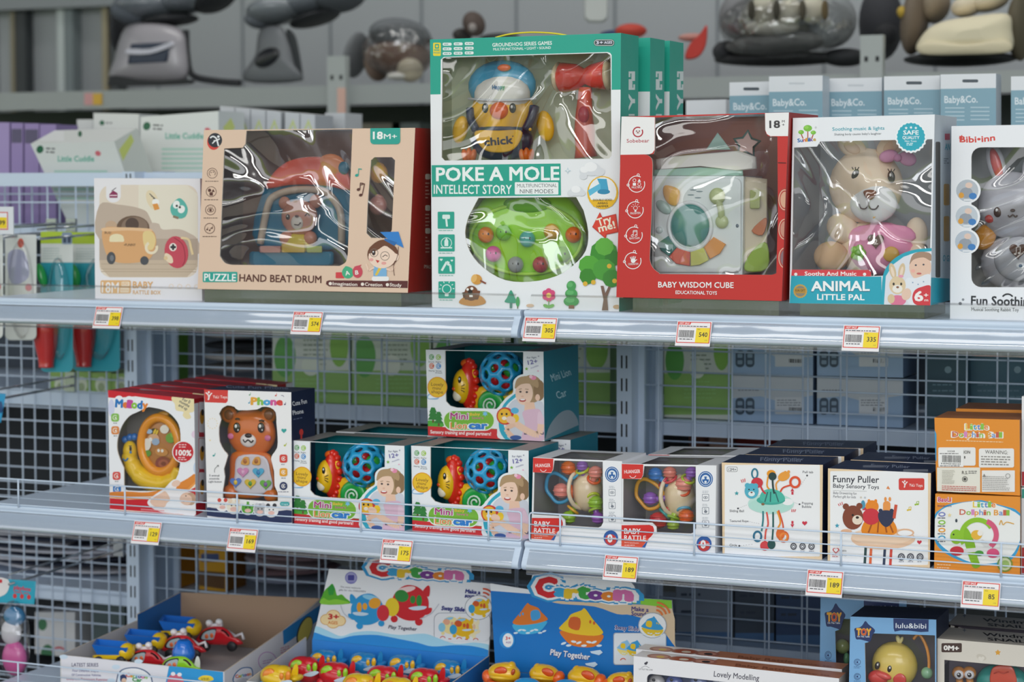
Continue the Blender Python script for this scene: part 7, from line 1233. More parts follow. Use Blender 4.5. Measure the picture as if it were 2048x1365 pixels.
m = mk(); m.slab(cat_([(1735, 1060), (1800, 1012), (1920, 1018), (1965, 1090), (1960, 1200), (1740, 1200)], 5), 105, 24, PL('#e0563c'), 6); m.tube([(1760, 1090, 140), (1800, 1075, 142), (1850, 1090, 142), (1900, 1075, 142)], 5, PL('#c9452f')); m.build('sail', t)
for x in (1425, 1525): m = mk(); m.ell(x, 1085, 60, 64, 62, 50, PL('#d8904a')); m.ell(x, 1100, 88, 46, 46, 34, PL('#f0eef2')); m.ell(x, 1105, 118, 20, 22, 10, PL('#2a1c18')); m.ell(x-6, 1098, 128, 7, 8, 4, PL('#f6f6f6')); m.tube([(x, 1130, 40), (x+20, 1240, 40)], 34, PL('#d8904a')); m.build('eye', t)
# ================================================================ what stands beyond the wire: the aisle behind
def stand(name, label, cat, x0, x1, yt, Y, Z, dp, front, side=None, top=None, group=None, skew=0, yt2=None):
    """a carton seen from its top edge (x0..x1 at yt) standing at depth Y on height Z"""
    p = at(x0, yt, Y); q_ = at(x1, yt if yt2 is None else yt2, Y); zb_ = V((p.x, Y, Z)); d = zb_-CAM; z = d.dot(_F)
    yb = CY-FPX*d.dot(_U)/z; d2 = V((q_.x, Y, Z))-CAM; yb2 = CY-FPX*d2.dot(_U)/d2.dot(_F)
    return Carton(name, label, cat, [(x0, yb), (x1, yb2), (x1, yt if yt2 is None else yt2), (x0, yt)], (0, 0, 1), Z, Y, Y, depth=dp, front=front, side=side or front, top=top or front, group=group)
ZU, ZL, ZK = .1375, -.2885, -.7885
# purple packs
for i, (x0, x1, y, Y, lb) in enumerate(((-28, 19, 245, .95, 'glossy purple pack at the far left edge'), (22, 46, 246, .95, 'purple pack second from the left edge, dark notch at its top'), (49, 78, 247, .95, 'purple pack third from the left edge'), (80, 112, 249, .95, 'purple pack fourth from the left edge, behind the tilted carton'))):
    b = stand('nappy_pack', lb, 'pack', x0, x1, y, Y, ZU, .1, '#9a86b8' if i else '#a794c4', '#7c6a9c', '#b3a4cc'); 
    if i in (1, 2): b.front.rect(x0+1, y+12, x1-2, y+40, '#5c5470')
    b.done()
# white and green cartons
def cuddle(b, x0, y0, x1, y1, s_=1):
    f = b.front; f.ell(x0+10*s_, y0+8*s_, 7*s_, 8*s_, '#2f6a4a', 20); f.lines(x0+22*s_, y0+6*s_, x0+44*s_, 2, 7*s_, 3*s_, '#555', .05); f.text('Little Cuddle', x0+46*s_, y0+32*s_, x0+118*s_, y0+32*s_, 11*s_, '#57b39a', .03); f.ell(x0+126*s_, y0+16*s_, 6*s_, 5*s_, '#d8707a', 30)
    for i in range(7): f.rect(x0+38*s_, y0+(50+9*i)*s_, x1-10*s_, y0+(54+9*i)*s_, '#b4d8c8', 2)
WG = '#e3e6e1'
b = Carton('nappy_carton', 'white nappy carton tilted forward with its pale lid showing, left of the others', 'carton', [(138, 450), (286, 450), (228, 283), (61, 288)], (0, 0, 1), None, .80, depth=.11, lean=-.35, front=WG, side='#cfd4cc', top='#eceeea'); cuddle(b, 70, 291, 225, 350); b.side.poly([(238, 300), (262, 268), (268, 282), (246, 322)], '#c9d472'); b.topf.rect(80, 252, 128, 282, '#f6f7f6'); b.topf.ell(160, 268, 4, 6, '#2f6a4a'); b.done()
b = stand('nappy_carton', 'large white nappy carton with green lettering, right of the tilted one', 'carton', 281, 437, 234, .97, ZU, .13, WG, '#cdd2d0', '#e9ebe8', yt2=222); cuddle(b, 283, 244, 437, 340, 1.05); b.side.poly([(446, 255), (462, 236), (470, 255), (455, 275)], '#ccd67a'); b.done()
b = stand('nappy_carton', 'white nappy carton behind, pale pink lid edge', 'carton', 187, 278, 226, 1.12, ZU, .1, '#e4e6e0', '#cdd2d0', '#efe6e2', yt2=228); b.front.ell(204, 246, 5, '#2f6a4a'); b.front.lines(212, 246, 228, 1, 1, 3, '#777'); b.front.text('Cu', 262, 274, 277, 274, 10, '#57b39a', .03); b.done()
b = stand('nappy_carton', 'small white nappy carton behind the tilted one', 'carton', 154, 186, 239, 1.2, ZU, .1, '#dfe1dd', '#cdd2d0'); b.done()
for i in range(6):
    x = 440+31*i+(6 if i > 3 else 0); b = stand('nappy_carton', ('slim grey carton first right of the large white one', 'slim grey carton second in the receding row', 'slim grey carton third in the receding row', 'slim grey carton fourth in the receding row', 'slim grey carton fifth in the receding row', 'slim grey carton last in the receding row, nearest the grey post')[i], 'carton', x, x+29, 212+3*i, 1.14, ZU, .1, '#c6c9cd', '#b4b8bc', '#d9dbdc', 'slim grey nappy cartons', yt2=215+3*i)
    b.front.poly([(x+6, 262), (x+16, 238), (x+24, 262), (x+20, 262), (x+16, 248), (x+10, 262)], '#c5cf86'); b.done()
b = stand('nappy_carton', 'pale carton in the gap left of the mole game boxes, beside the grey post', 'carton', 650, 690, 226, 1.3, ZU, .1, '#c9ccce'); b.done()
# teether boxes
BB = '#88adbc'
for i, (x0, x1, y, yb, Y) in enumerate(((1459, 1538, 165, 192, .95), (1538, 1645, 153, 184, .86), (1655, 1764, 157, 184, .94), (1768, 1880, 153, 181, .9), (1881, 1992, 149, 178, .84), (2022, 2130, 153, 181, .86))):
    b = stand('baby_care_box', ('pale blue and white hanging box, leftmost, dark slot in its tab', 'pale blue and white hanging box second from left', 'pale blue and white hanging box third from left, partly hidden', 'pale blue and white hanging box fourth from left, torn tab sticker', 'pale blue and white hanging box above the white rabbit box corner', 'pale blue and white hanging box cut by the right edge')[i], 'box', x0, x1, y, Y, ZU, .06, BB, '#c3ccd4', '#e2e5e8', 'baby care boxes above the plush rabbit box', yt2=y-2)
    f = b.front; f.poly([(x0-4, y-8), (x1+4, y-8), (x1+4, yb-2), (x0-4, yb)], '#e9ebee')
    if i in (0, 3, 4): f.rect((x0+x1)/2-12, y+10, (x0+x1)/2+20, y+16, '#4a545c', 3)
    else: f.rect((x0+x1)/2-14, y+12, (x0+x1)/2+18, y+16, '#d2d6da', 2)
    f.text('Baby&Co.', x0+8, yb+28, x0+74, yb+27, 14, '#e6eff3', .02); 
    for k in range(4): f.line([(x0+9, yb+38+8*k), (x0+48, yb+38+8*k)], 2, '#c3d8e0'); f.line([(x0+60, yb+37+8*k), (x0+98, yb+37+8*k)], 2, '#c3d8e0')
    b.done()
b = stand('nappy_carton', 'plain white carton between the mole game boxes and the pale blue boxes', 'carton', 1372, 1452, 201, 1.15, ZU, .1, '#e4e5e7', yt2=199); b.done()
# middle shelf of that aisle
def greenpack(x0, x1, yt, lb, v=0, Y=.77):
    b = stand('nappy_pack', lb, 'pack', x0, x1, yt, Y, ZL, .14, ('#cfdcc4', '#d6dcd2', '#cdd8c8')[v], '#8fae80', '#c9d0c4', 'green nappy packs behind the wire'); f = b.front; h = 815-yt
    f.rect(x0, yt+h*.58, x1, 830, '#93bd68'); f.ell(x0+(x1-x0)*.16, yt+h*.42, (x1-x0)*.14, h*.24, '#63ab55'); f.ell(x0+(x1-x0)*.86, yt+h*.3, (x1-x0)*.12, h*.24, '#8cbf55'); f.lines(x0+(x1-x0)*.4, yt+12, x1-(x1-x0)*.28, 9, h*.055, 2.5, '#7f9078'); f.lines(x0+(x1-x0)*.3, yt+h*.68, x1-(x1-x0)*.2, 5, h*.05, 2.5, '#9ccb7c'); f.ell(x0+(x1-x0)*.5, yt+h*.52, (x1-x0)*.12, h*.12, '#dfe6d6')
    b.done()
greenpack(545, 700, 640, 'green and white nappy pack behind the bear phone box', 1); greenpack(704, 862, 640, 'green and white nappy pack left of the uppermost lion box', 2); greenpack(866, 1010, 645, 'green and white nappy pack hidden behind the uppermost lion box', 1); greenpack(1030, 1220, 650, 'green and white nappy pack right of the uppermost lion box', 2); greenpack(1328, 1462, 655, 'green and white nappy pack right of the slotted upright', 1, .79)
b = stand('nappy_pack', 'green and white nappy pack above the snail music toy boxes', 'pack', 300, 334, 655, .80, ZL, .1, '#5f8f36', group=None); b.done()
for i, (x0, x1) in enumerate(((100, 142), (143, 182), (183, 222), (223, 262))):
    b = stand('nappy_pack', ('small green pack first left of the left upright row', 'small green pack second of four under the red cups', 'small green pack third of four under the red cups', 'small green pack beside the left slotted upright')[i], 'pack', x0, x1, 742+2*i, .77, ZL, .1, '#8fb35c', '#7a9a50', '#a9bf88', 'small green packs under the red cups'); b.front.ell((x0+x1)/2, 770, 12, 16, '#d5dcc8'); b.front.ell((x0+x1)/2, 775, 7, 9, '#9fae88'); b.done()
m = MB()
for i in range(4): m.ellw(at(480+(i % 2)*4, 668+22*i, .95), (.10, .09, .012), M(('#b3aeb0', '#1f242c', '#c4bfbe', '#8f8c90')[i], .8), nu=16, nv=8)
solo(m, 'folded_cloths', 'folded grey and black cloths behind the snail music toy boxes', 'clothes', None, 'stuff')
for i in range(2):
    for j in range(2):
        x0, x1 = ((1466, 1626), (1634, 1806))[i]; yt = (684, 751)[j]; 
        P_ = at(x0, (748, 832)[j], .78)
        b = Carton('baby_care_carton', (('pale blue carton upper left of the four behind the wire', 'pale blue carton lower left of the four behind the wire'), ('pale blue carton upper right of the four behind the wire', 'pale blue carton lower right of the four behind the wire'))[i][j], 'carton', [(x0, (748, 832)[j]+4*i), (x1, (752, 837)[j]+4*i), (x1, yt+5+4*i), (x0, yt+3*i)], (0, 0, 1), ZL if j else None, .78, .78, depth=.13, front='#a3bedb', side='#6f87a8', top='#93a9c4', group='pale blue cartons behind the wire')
        f = b.front; f.poly([(x0, yt-4), (x1+2, yt-4), (x1+2, yt+(40 if j else 30)), (x0+90, yt+(52 if j else 34)), (x0+55, yt+(42 if j else 12)), (x0, yt+(46 if j else 6))], '#ced3d8'); 
        f.rect(x0+84, yt+(44 if j else 4), x0+142, yt+(78 if j else 50), '#dcdfe2', 2); f.bars(x0+112, yt+(64 if j else 34), x0+140, yt+(72 if j else 42), '#3a3f48', .03, 8); f.lines(x0+88, yt+(50 if j else 12), x0+138, 3, 5, 2, '#8a909a'); f.lines(x0+10, yt+30, x0+60, 1, 1, 2, '#8a909a') if j else None
        y_ = yt+(62 if j else 34)
        for dx in (14, 34): f.rect(x0+dx-9, y_-17, x0+dx+9, y_+17, '#46586a', 8); f.rect(x0+dx-5, y_-10, x0+dx+5, y_-2, '#8fa6ba', 2); f.rect(x0+dx-5, y_+3, x0+dx+5, y_+11, '#8fa6ba', 2)
        b.done()
for i, (x0, x1, c, lb) in enumerate(((1850, 1936, '#31505e', 'dark teal carton right of the pale blue cartons behind the wire'), (1940, 2075, '#3f6272', 'dark teal carton at the right edge behind the wire'))): b = stand('baby_care_carton', lb, 'carton', x0, x1, 680, .8+.03*i, ZL, .13, c); b.front.ell(x1-40, 740, 7, '#7f9aa6'); b.front.lines(x0+15, 770, x1-15, 3, 12, 3, '#5f7e8c'); b.done()
# lower shelf of that aisle and the dark space under the middle one
m = MB(); 
for i in range(9): m.ellw(at(110+4*(i % 3), 1053+8*i, .98), (.27, .16, .0080), M(('#c9ccd8', '#1b2338')[i % 2], .85), Matrix.Rotation(.05*((i % 3)-1), 3, 'Y'), nu=24, nv=8)
solo(m, 'folded_clothes', 'stack of folded navy and white striped clothes behind the left wire', 'clothes', None, 'stuff')
b = stand('clothes_pack', 'yellow pack seen between the left upright and the wire', 'pack', 300, 352, 1072, .82, ZK, .1, '#d8951c'); b.front.lines(305, 1140, 345, 2, 14, 4, '#b8780f'); b.done()
b = stand('clothes_pack', 'yellow pack with dark lettering above the truck tray', 'pack', 398, 452, 1085, .84, ZK, .1, '#d8a01c', '#8a5a12'); b.front.rect(402, 1108, 438, 1124, '#4a5a8a', 3); b.front.poly([(398, 1142), (450, 1146), (450, 1180), (398, 1172)], '#6a4a2a'); b.done()
m = MB()
for i in range(5): m.ellw(at(578+(i % 2)*14, 1092+15*i, .95), (.12, .10, .012), M(('#5a4a4c', '#8a7478', '#b3a6aa', '#7a6266', '#8d93a6')[i], .85), Matrix.Rotation(.08*((i % 3)-1), 3, 'Y'), nu=18, nv=8)
solo(m, 'folded_clothes', 'pile of brown and pink folded clothes behind the truck tray', 'clothes', None, 'stuff')
for i, (x0, x1, yt, c, lb) in enumerate(((1352, 1464, 1170, '#8f9aa8', 'grey carton behind the wire, right of the boat card'), (1470, 1548, 1172, '#56606c', 'dark grey carton behind the wire, middle of three'), (1552, 1640, 1176, '#4d6284', 'navy carton behind the wire, left of the rear duck box'))):
    b = stand('storage_carton', lb, 'carton', x0, x1, yt, .80, ZK, .13, c); b.front.lines(x0+10, yt+20, x0+50, 2, 34, 5, '#4a5462'); b.front.rect(x0, yt+95, x1, yt+140, '#5f84b0'); b.done()
for i, (x0, x1, yt, c, lb) in enumerate(((70, 150, 1225, '#d9dadc', 'white pack with green leaf print low behind the left wire'), (186, 250, 1200, '#4a5a5c', 'dark grey pack beside the left upright, low behind the wire'))):
    b = stand('clothes_pack', lb, 'pack', x0, x1, yt, .85, -1.0, .1, c)
    if i == 0: b.front.ell(85, 1250, 9, 12, '#3f7a54'); b.front.ell(95, 1312, 14, 22, '#3f7a54'); b.front.ring(118, 1310, 16, 4, '#c9485a', 200, 360); b.front.ring(112, 1312, 12, 4, '#3f8a9a', 0, 160)
    b.done()
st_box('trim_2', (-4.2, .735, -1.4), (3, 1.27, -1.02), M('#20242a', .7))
m = MB(); m.box((-4.2, 1.30, -.77), (3, 1.31, -.33), M('#23272d', .7)); m.box((-4.2, 1.30, -1.1), (3, 1.31, -.82), M('#2b3138', .7)); m.box((-4.2, 1.30, -.29), (3, 1.31, .10), M('#3d4652', .7)); solo(m, 'shade_backing', 'dark sheets painting the shade of the aisle behind the wire panels', 'board')  # near-black sheets: shade of the cavity between the rear decks, put in as colour
for i, (x, y, c, r) in enumerate(((1400, 880, '#8a5a48', .024), (1444, 882, '#c49a84', .03), (1512, 880, '#8c2a22', .05))): m = MB(); m.ellw(at(x, y, 1.1), (r, .05, .035), M(c, .7)); solo(m, 'soft_toy', ('brown soft toy in the shadow right of the slotted upright', 'tan soft toy in the shadow right of the brown one', 'dark red soft toy in the shadow behind the navy pull toy boxes')[i], 'soft toy')

# ---------------------------------------------------------------- the far rack with child seats
YR = 2.2; RK = M('#a4aaa8', .45, 0, .1)
m = MB(); m.box((-4, YR, .492), (1.4, YR+.02, .552), RK); m.box((-4, YR+.02, .535), (1.4, 3.3, .55), RK); t = thing('wall_rack', (-1, YR, -1.4), 'long grey wall rack behind, carrying the wrapped child seats', 'rack')
m.build('upper_shelf', t); m = MB(); m.box((-4, YR, .18), (1.4, YR+.02, .235), RK); m.box((-4, YR+.02, .22), (1.4, 3.3, .232), RK); m.build('lower_shelf', t)
for x0, y in ((672, 112), (1743, 70)):
    p = at(x0, y, YR-.03); m = MB(); m.box((p.x-.032, YR-.03, -1.4), (p.x+.032, YR, p.z), M('#b4bab8', .45)); m.box((p.x-.02, YR-.0306, p.z-.075), (p.x-.010, YR-.029, p.z-.06), DARK); m.box((p.x+.012, YR-.0306, p.z-.075), (p.x+.022, YR-.029, p.z-.06), DARK); m.build('post', t)
m = MB(); m.box((-4, 3.28, -1.4), (1.4, 3.3, .53), M('#5c6264', .6)); m.build('back_board', t)
p = at(186, 198, YR-.004); m = MB(); m.box((p.x-.035, YR-.004, p.z-.02), (p.x, YR-.001, p.z+.02), '#d8a0a0'); m.box((p.x, YR-.005, p.z-.02), (p.x+.035, YR-.001, p.z+.018), '#e0b23c'); solo(m, 'price_tag', 'blurred yellow and pink price tag on the far grey rack', 'price tag')
p = at(684, 195, YR-.034); m = MB(); m.box((p.x-.016, YR-.036, p.z-.05), (p.x+.012, YR-.031, p.z+.03), '#e2b8a8'); solo(m, 'price_tag', 'pink sticker on the left post of the far rack', 'sticker')
m = MB(); 
for i, (x, w_, c) in enumerate(((800, 120, '#8f8a7c'), (1000, 90, '#7c8a84'), (620, 60, '#6d7478'), (300, 100, '#72787c'))): pass
for i, (x, c) in enumerate(((745, '#9a9484'), (800, '#8f8a7c'), (838, '#7f8a86'))):
    p = at(x, 232, 2.6); m = MB(); m.box((p.x-.05, 2.5, .2335), (p.x+.05, 2.7, .44), M(c, .6)); solo(m, 'storage_carton', ('dull beige carton on the lower far shelf, left of the mole game boxes', 'dull brown carton on the lower far shelf, middle one', 'dull green carton on the lower far shelf, touching the mole game boxes in view')[i], 'carton')
# wall posts behind the rack at the left
for i, (x, w_, c) in enumerate(((47, .05, '#3c4043'), (31, .02, '#8d8672'), (128, .035, '#c3cbcb'), (145, .04, '#7d878a'), (217, .025, '#a0967c'), (236, .04, '#4c5052'))):
    p = at(x, 100, 3.66); st_box('trim_%d' % (3+i), (p.x-w_/2, 3.64-.002*i, -1.4), (p.x+w_/2, 3.695, 2.8), M(c, .6))
p = at(200, 8, 3.6); st_box('trim_9', (-8, 3.58, p.z-.01), (p.x+.1, 3.63, p.z+.12), M('#8f9498', .5))
# child seats
GL = M('#a9a5ab', .35, 0, .3); BK = M('#26282c', .6); WR = M('#6f757d', .28, 0, .5)
def wrapf(): return film_mat('wrapping_film', 14, .03, .14, rough=.12)
def blobs(m, lst, Y):
    for x, y, dY, rx, ry, rd, c, rot in lst: m.ellw(at(x, y, Y+dY), (rx*.00138, rd, ry*.00138), c if not isinstance(c, str) else M(c, .75), Matrix.Rotation(math.radians(rot), 3, 'Y'), nu=20, nv=12)
t = thing('child_car_seat', at(310, 165, 2.4), 'silver child car seat wrapped in grey plastic, left on the far rack', 'child seat', None)
m = MB((0, 0, 1), 2.35); m.slab(cat_([(222, 158), (228, 120), (250, 55), (300, 45), (362, 58), (375, 100), (372, 160), (300, 166)], 4), -60, 140, GL, 20); m.slab(cat_([(216, 162), (226, 150), (300, 162), (378, 158), (384, 168), (300, 172), (222, 172)], 3), -70, 160, BK); m.build('base', t)
m = MB((0, 0, 1), 2.35); m.slab([(255, 128), (262, 88), (342, 84), (334, 124)], 96, 6, M('#1d2c46', .3)); m.slab(cat_([(254, 108), (300, 108), (345, 92), (342, 84), (300, 98), (256, 98)], 3), 104, 5, M('#d9d8e4', .4)); m.build('label_plate', t)
m = MB((0, 0, 1), 2.35); m.tube(cat_([(372, 60, 40), (374, 110, 40), (385, 150, 40), (430, 162, 40), (480, 166, 40)], 5, False), 7, BK); m.build('strap', t)
m = MB(); blobs(m, [(300, 10, 0, 85, 38, .14, WR, 0), (380, 0, .03, 80, 32, .12, WR, -12), (265, 25, -.03, 45, 30, .1, '#5d636c', 20), (340, 40, .0, 70, 14, .1, BK, -4), (430, -5, .05, 55, 28, .1, BK, -35), (240, 60, .1, 14, 60, .06, BK, 0)], 2.35); m.build('cushion', t)
t = thing('child_car_seat', at(560, 160, 2.4), 'dark grey child seat in wrapping, behind the peach drum box top', 'child seat', None)
m = MB((0, 0, 1), 2.4); m.slab(cat_([(488, 162), (510, 110), (520, 60), (560, 52), (580, 90), (590, 130), (602, 162)], 4), -50, 120, M('#75787c', .5), 10); m.ell(534, 115, 82, 30, 17, 6, M('#1b1d22', .3), -25); m.slab(cat_([(572, 60), (590, 70), (600, 110), (606, 160), (592, 150), (582, 110)], 3), -20, 60, M('#4a4e50', .6)); m.build('base', t)
m = MB(); blobs(m, [(560, 20, 0, 75, 34, .14, M('#7d8389', .3, 0, .4), -8), (620, 5, .03, 75, 32, .12, WR, -15), (520, 40, -.02, 28, 22, .08, '#6b7078', 0), (630, 38, .02, 60, 12, .1, BK, -18), (680, -10, .05, 60, 40, .12, '#53585e', -20)], 2.4); m.build('cushion', t)
t = thing('child_car_seat', at(790, 160, 2.4), 'brown fur lined child seat under clear wrap, beside the mole game boxes', 'child seat', None)
m = MB(); blobs(m, [(800, 115, 0, 68, 46, .13, '#6a5448', 5), (755, 125, -.04, 20, 44, .08, '#7d6a5e', 0), (820, 140, -.08, 26, 28, .06, '#b7ad98', 0), (800, 152, -.1, 30, 10, .05, '#d5d2cc', -3), (712, 110, .0, 14, 55, .08, '#74777a', 12), (800, 70, .02, 70, 40, .12, '#6b6f73', 8)], 2.4); m.build('cushion', t)
m = MB(); m.ellw(at(798, 100, 2.3), (.118, .12, .085), wrapf()); m.build('clear_wrap', t)
m = MB(); blobs(m, [(948, 48, 0, 24, 30, .05, '#574a44', -20), (925, 70, .02, 20, 16, .05, '#3a3634', 0), (945, 55, -.05, 8, 10, .02, '#a09894', 0), (1000, 78, .05, 50, 14, .06, '#2f3032', 0)], 2.45); solo(m, 'fur_lining', 'brown furry seat lining peeking over the mole game box', 'child seat')
m = MB((0, 0, 1), 2.6); m.slab(rr(1168, -60, 1216, 46, 14), -30, 60, M('#c3c6c4', .5)); solo(m, 'seat_shell', 'pale grey seat shell behind the mole game box', 'child seat')
m = MB((0, 0, 1), 2.24); m.slab(cat_([(1370, 118), (1378, 90), (1398, 70), (1414, 50), (1412, 90), (1396, 115)], 3), 0, 60, M('#c8372c', .6)); m.ell(1385, 75, -10, 28, 8, 20, M('#c08a80', .6)); solo(m, 'folded_harness', 'red folded seat harness right of the mole game boxes', 'child seat'); m = MB((0, 0, 1), 2.4); m.ell(1262, 62, 0, 30, 14, 30, M('#c0402f', .6)); m.ell(1230, 68, -20, 30, 8, 20, M('#2c3c66', .6)); solo(m, 'folded_harness', 'red and navy folded harness just above the mole game box', 'child seat')
t = thing('child_car_seat', at(1560, 130, 2.4), 'grey child seat bundled in crinkled plastic over the red cube box', 'child seat', None)
m = MB(); blobs(m, [(1566, 40, 0, 138, 60, .16, '#85867f', 0), (1482, 30, -.05, 44, 55, .1, '#7d7d80', 15), (1660, 40, -.02, 55, 60, .12, '#8b8f92', 0), (1560, 85, -.05, 120, 26, .12, '#6f7070', -4)], 2.42); m.build('shell', t)
m = MB(); blobs(m, [(1530, 18, 0, 28, 34, .05, '#c3beac', 0), (1580, 25, 0, 26, 30, .05, '#cdc8b6', 0), (1625, 20, 0, 26, 30, .05, '#c8c2b0', 5), (1545, 55, .02, 60, 18, .05, '#b7b4aa', 0)], 2.25); m.build('cushion', t)
for x, c in ((1503, '#4a463c'), (1553, '#4a463c'), (1605, '#5a5446'), (1650, '#6a5a3c')): m = MB(); blobs(m, [(x, 20, -.03, 5, 21, .03, c, 0)], 2.2); m.build('strap', t)
m = MB(); blobs(m, [(1560, 118, 0, 150, 16, .12, '#2c2d30', 0), (1455, 105, 0, 30, 26, .08, '#35363a', 0), (1600, 105, -.03, 18, 26, .06, '#1f2328', 0), (1690, 115, 0, 50, 20, .08, '#2a2c30', 0)], 2.45); m.build('underframe', t)
m = MB(); m.ellw(at(1572, 50, 2.34), (.205, .16, .10), wrapf()); m.build('clear_wrap', t)
t = thing('child_car_seat', at(1890, 120, 2.4), 'cream cushioned child seat with brown frame at the upper right', 'child seat', None)
m = MB((0, 0, 1), 2.35); m.slab(cat_([(1838, 105), (1845, 70), (1880, 45), (1950, 32), (2015, 28), (2024, 60), (2020, 100), (1940, 106)], 4), -40, 160, M('#e6dcbe', .8), 20); m.slab(cat_([(1842, 108), (1930, 110), (2018, 104), (2012, 80), (1930, 86), (1846, 84)], 4), 118, 20, M('#dcd1b2', .8), 6); m.build('seat_cushion', t)
m = MB(); blobs(m, [(1935, 12, .05, 34, 22, .08, '#d8cbb4', -20), (1980, 5, .06, 40, 18, .08, '#c9bda6', -15)], 2.4); m.build('head_cushion', t)
m = MB(); blobs(m, [(1830, 40, .06, 26, 75, .1, '#6f6254', 8), (1870, 10, .1, 30, 40, .1, '#8a7c6a', 15), (1806, 25, 0, 12, 14, .04, '#b89a3c', 0)], 2.4); m.build('side_frame', t); m = MB(); blobs(m, [(2040, 55, .05, 26, 70, .1, '#57503f', 0)], 2.4); m.build('side_frame', t)
m = MB(); blobs(m, [(1920, 118, .05, 120, 16, .14, BK, 0), (1762, 45, .3, 50, 85, .06, '#34353a', 0), (1772, 70, .2, 26, 26, .04, '#1f2024', 0)], 2.4); m.build('underframe', t)

# ---------------------------------------------------------------- hooks and hanging packs at the far left
KF = (0, 400, 3.592)
CH = M('#b4b8bc', .18, .9)
def hook(p0, p1, label, tip=True):
    t = thing('display_hook', p0, label, 'hook', 'chrome display hooks'); m = MB(); m.tubew([p0, p1], .0030, CH, n=8); m.build('lower_rod', t)
    m = MB(); u = V((0, 0, .022)); m.tubew([p0+u, p1+u], .0026, CH, n=8); m.build('upper_rod', t); m = MB(); m.box((p0.x-.014, p0.y-.004, p0.z-.014), (p0.x+.014, p0.y+.004, p0.z+.034), CH); m.build('clip', t); return t
h1 = hook(V((-1.345, .60, .125)), V((-1.345, .30, .118)), 'chrome hook holding the left lime topped pack')
hook(V((-1.462, .60, .125)), V((-1.462, .16, .118)), 'chrome hook holding the bagged orange toys')
hook(V((-1.52, .60, .125)), V((-1.52, .20, .118)), 'chrome hook at the far left edge, behind the white tag holder')
p = at(12, 442, .19); m = MB(); F_ = LFace(m, V((p.x-.04, .186, p.z+.030)), V((1, 0, 0)), V((0, 0, -1)), .001); m.box((p.x-.05, .187, p.z-.030), (p.x+.022, .190, p.z+.032), '#dfe3e8'); F_.rect(-8, 10, 48, 50, '#d83a34'); F_.rect(-8, 12, 46, 48, '#f0eef0'); F_.rect(18, 22, 45, 47, '#f0d21c'); F_.text('99', 24, 39, 40, 39, 10, '#33302a', .03)
solo(m, 'price_tag_holder', 'white tag holder with yellow price corner at the left edge', 'price tag')
def pack(x0, x1, yt, yb, Y, label, kind):
    m = MB(KF, Y); g = lambda f: x0+(x1-x0)*f; t = thing('hanging_pack', m.P(g(.5), yb), label, 'hanging pack')
    card = rr(x0, yt, x1, yb, (40, 40, 10, 10)); m.slab(card, 0, 4, M('#e3e6e2', .3)); F_ = Face(m, m.P(x0, yt, 5), V((0, -1, 0)), KF, 2); h = yb-yt
    if kind == 'cup':
        F_.poly(rr(x0, yt, x1, yt+.085*h, (0, 0, 8, 8)), '#b8d23c'); F_.poly(rr(x0, yt+.22*h, x1, yb, (40, 40, 0, 0)), '#2f9fb0'); F_.lines(g(.08), yt+.12*h, g(.7), 5, .018*h, 4, '#9fb8b4'); F_.rect(g(.66), yt+.005*h, g(.98), yt+.09*h, '#8fa0b8', 14); F_.rect(g(.7), yt+.03*h, g(.8), yt+.08*h, '#44506a', 8); F_.rect(g(.84), yt+.03*h, g(.94), yt+.08*h, '#44506a', 8)
    else:
        F_.poly(cat_([(g(.1), yt+.18*h), (g(.6), yt+.16*h), (g(.75), yt+.4*h), (g(.2), yt+.46*h)], 4), '#aeb0cc'); F_.ell(g(.5), yt+.08*h, 22, 34, '#d8604c'); F_.ell(g(.75), yt+.5*h, 24, 26, '#e0848c'); F_.ell(g(.78), yt+.66*h, 26, 28, '#9fd0a8'); F_.ell(g(.72), yt+.8*h, 24, 22, '#d6dc9c')
    m.build('backing_card', t)
    if kind == 'cup':
        m = MB(KF, Y); c = (g(.06), yt+.62*h); RDP = PL('#c9302e'); cx = x0+(34 if x0 < 400 else 76); w_ = 94
        m.tube([(cx, yt+.55*h, 50), (cx, yt+.72*h, 50), (cx+4, yt+.80*h, 50), (cx+6, yt+.90*h, 50), (cx+6, yt+.955*h, 50), (cx+6, yt+.965*h, 50)], [w_, w_*.96, w_*.85, w_*.62, w_*.55, w_*.6], RDP, n=20); m.build('red_cup', t)
        m = MB(KF, Y); m.ell(g(.03), yt+.31*h, 50, (x1-x0)*.14, .085*h, 40, PL('#25a04a'), -18); m.build('green_piece', t)
        m = MB(KF, Y); m.ell(g(.55), yt+.55*h, 30, (x1-x0)*.42, .36*h, 60, film_mat('clear_blister_shell', 6, .02, .07)); m.build('clear_blister', t)
    else:
        m = MB(KF, Y); [m.ell(x, y, 40, 34, 30, 26, PL('#e08a1c')) for x, y in ((g(.2), yt+.66*h), (g(.45), yt+.70*h), (g(.32), yt+.80*h))]; m.build('orange_toys', t)
        m = MB(KF, Y); m.ell(g(.5), yt+.52*h, 20, (x1-x0)*.46, .46*h, 50, film_mat('clear_blister_shell', 6, .02, .07)); m.build('clear_bag', t)
    return t
pack(292, 524, 228, 1238, .44, 'lime topped hanging pack with a red cup, nearer of the two', 'cup')
pack(520, 862, 232, 1232, .535, 'lime topped hanging pack with a red cup, beside the white rattle box', 'cup')
pack(36, 262, 250, 1010, .38, 'clear hanging bag of orange toys with a white printed card', 'bag')
pack(-130, 22, 250, 1000, .30, 'hanging pack cut by the left edge above the upper shelf', 'bag')
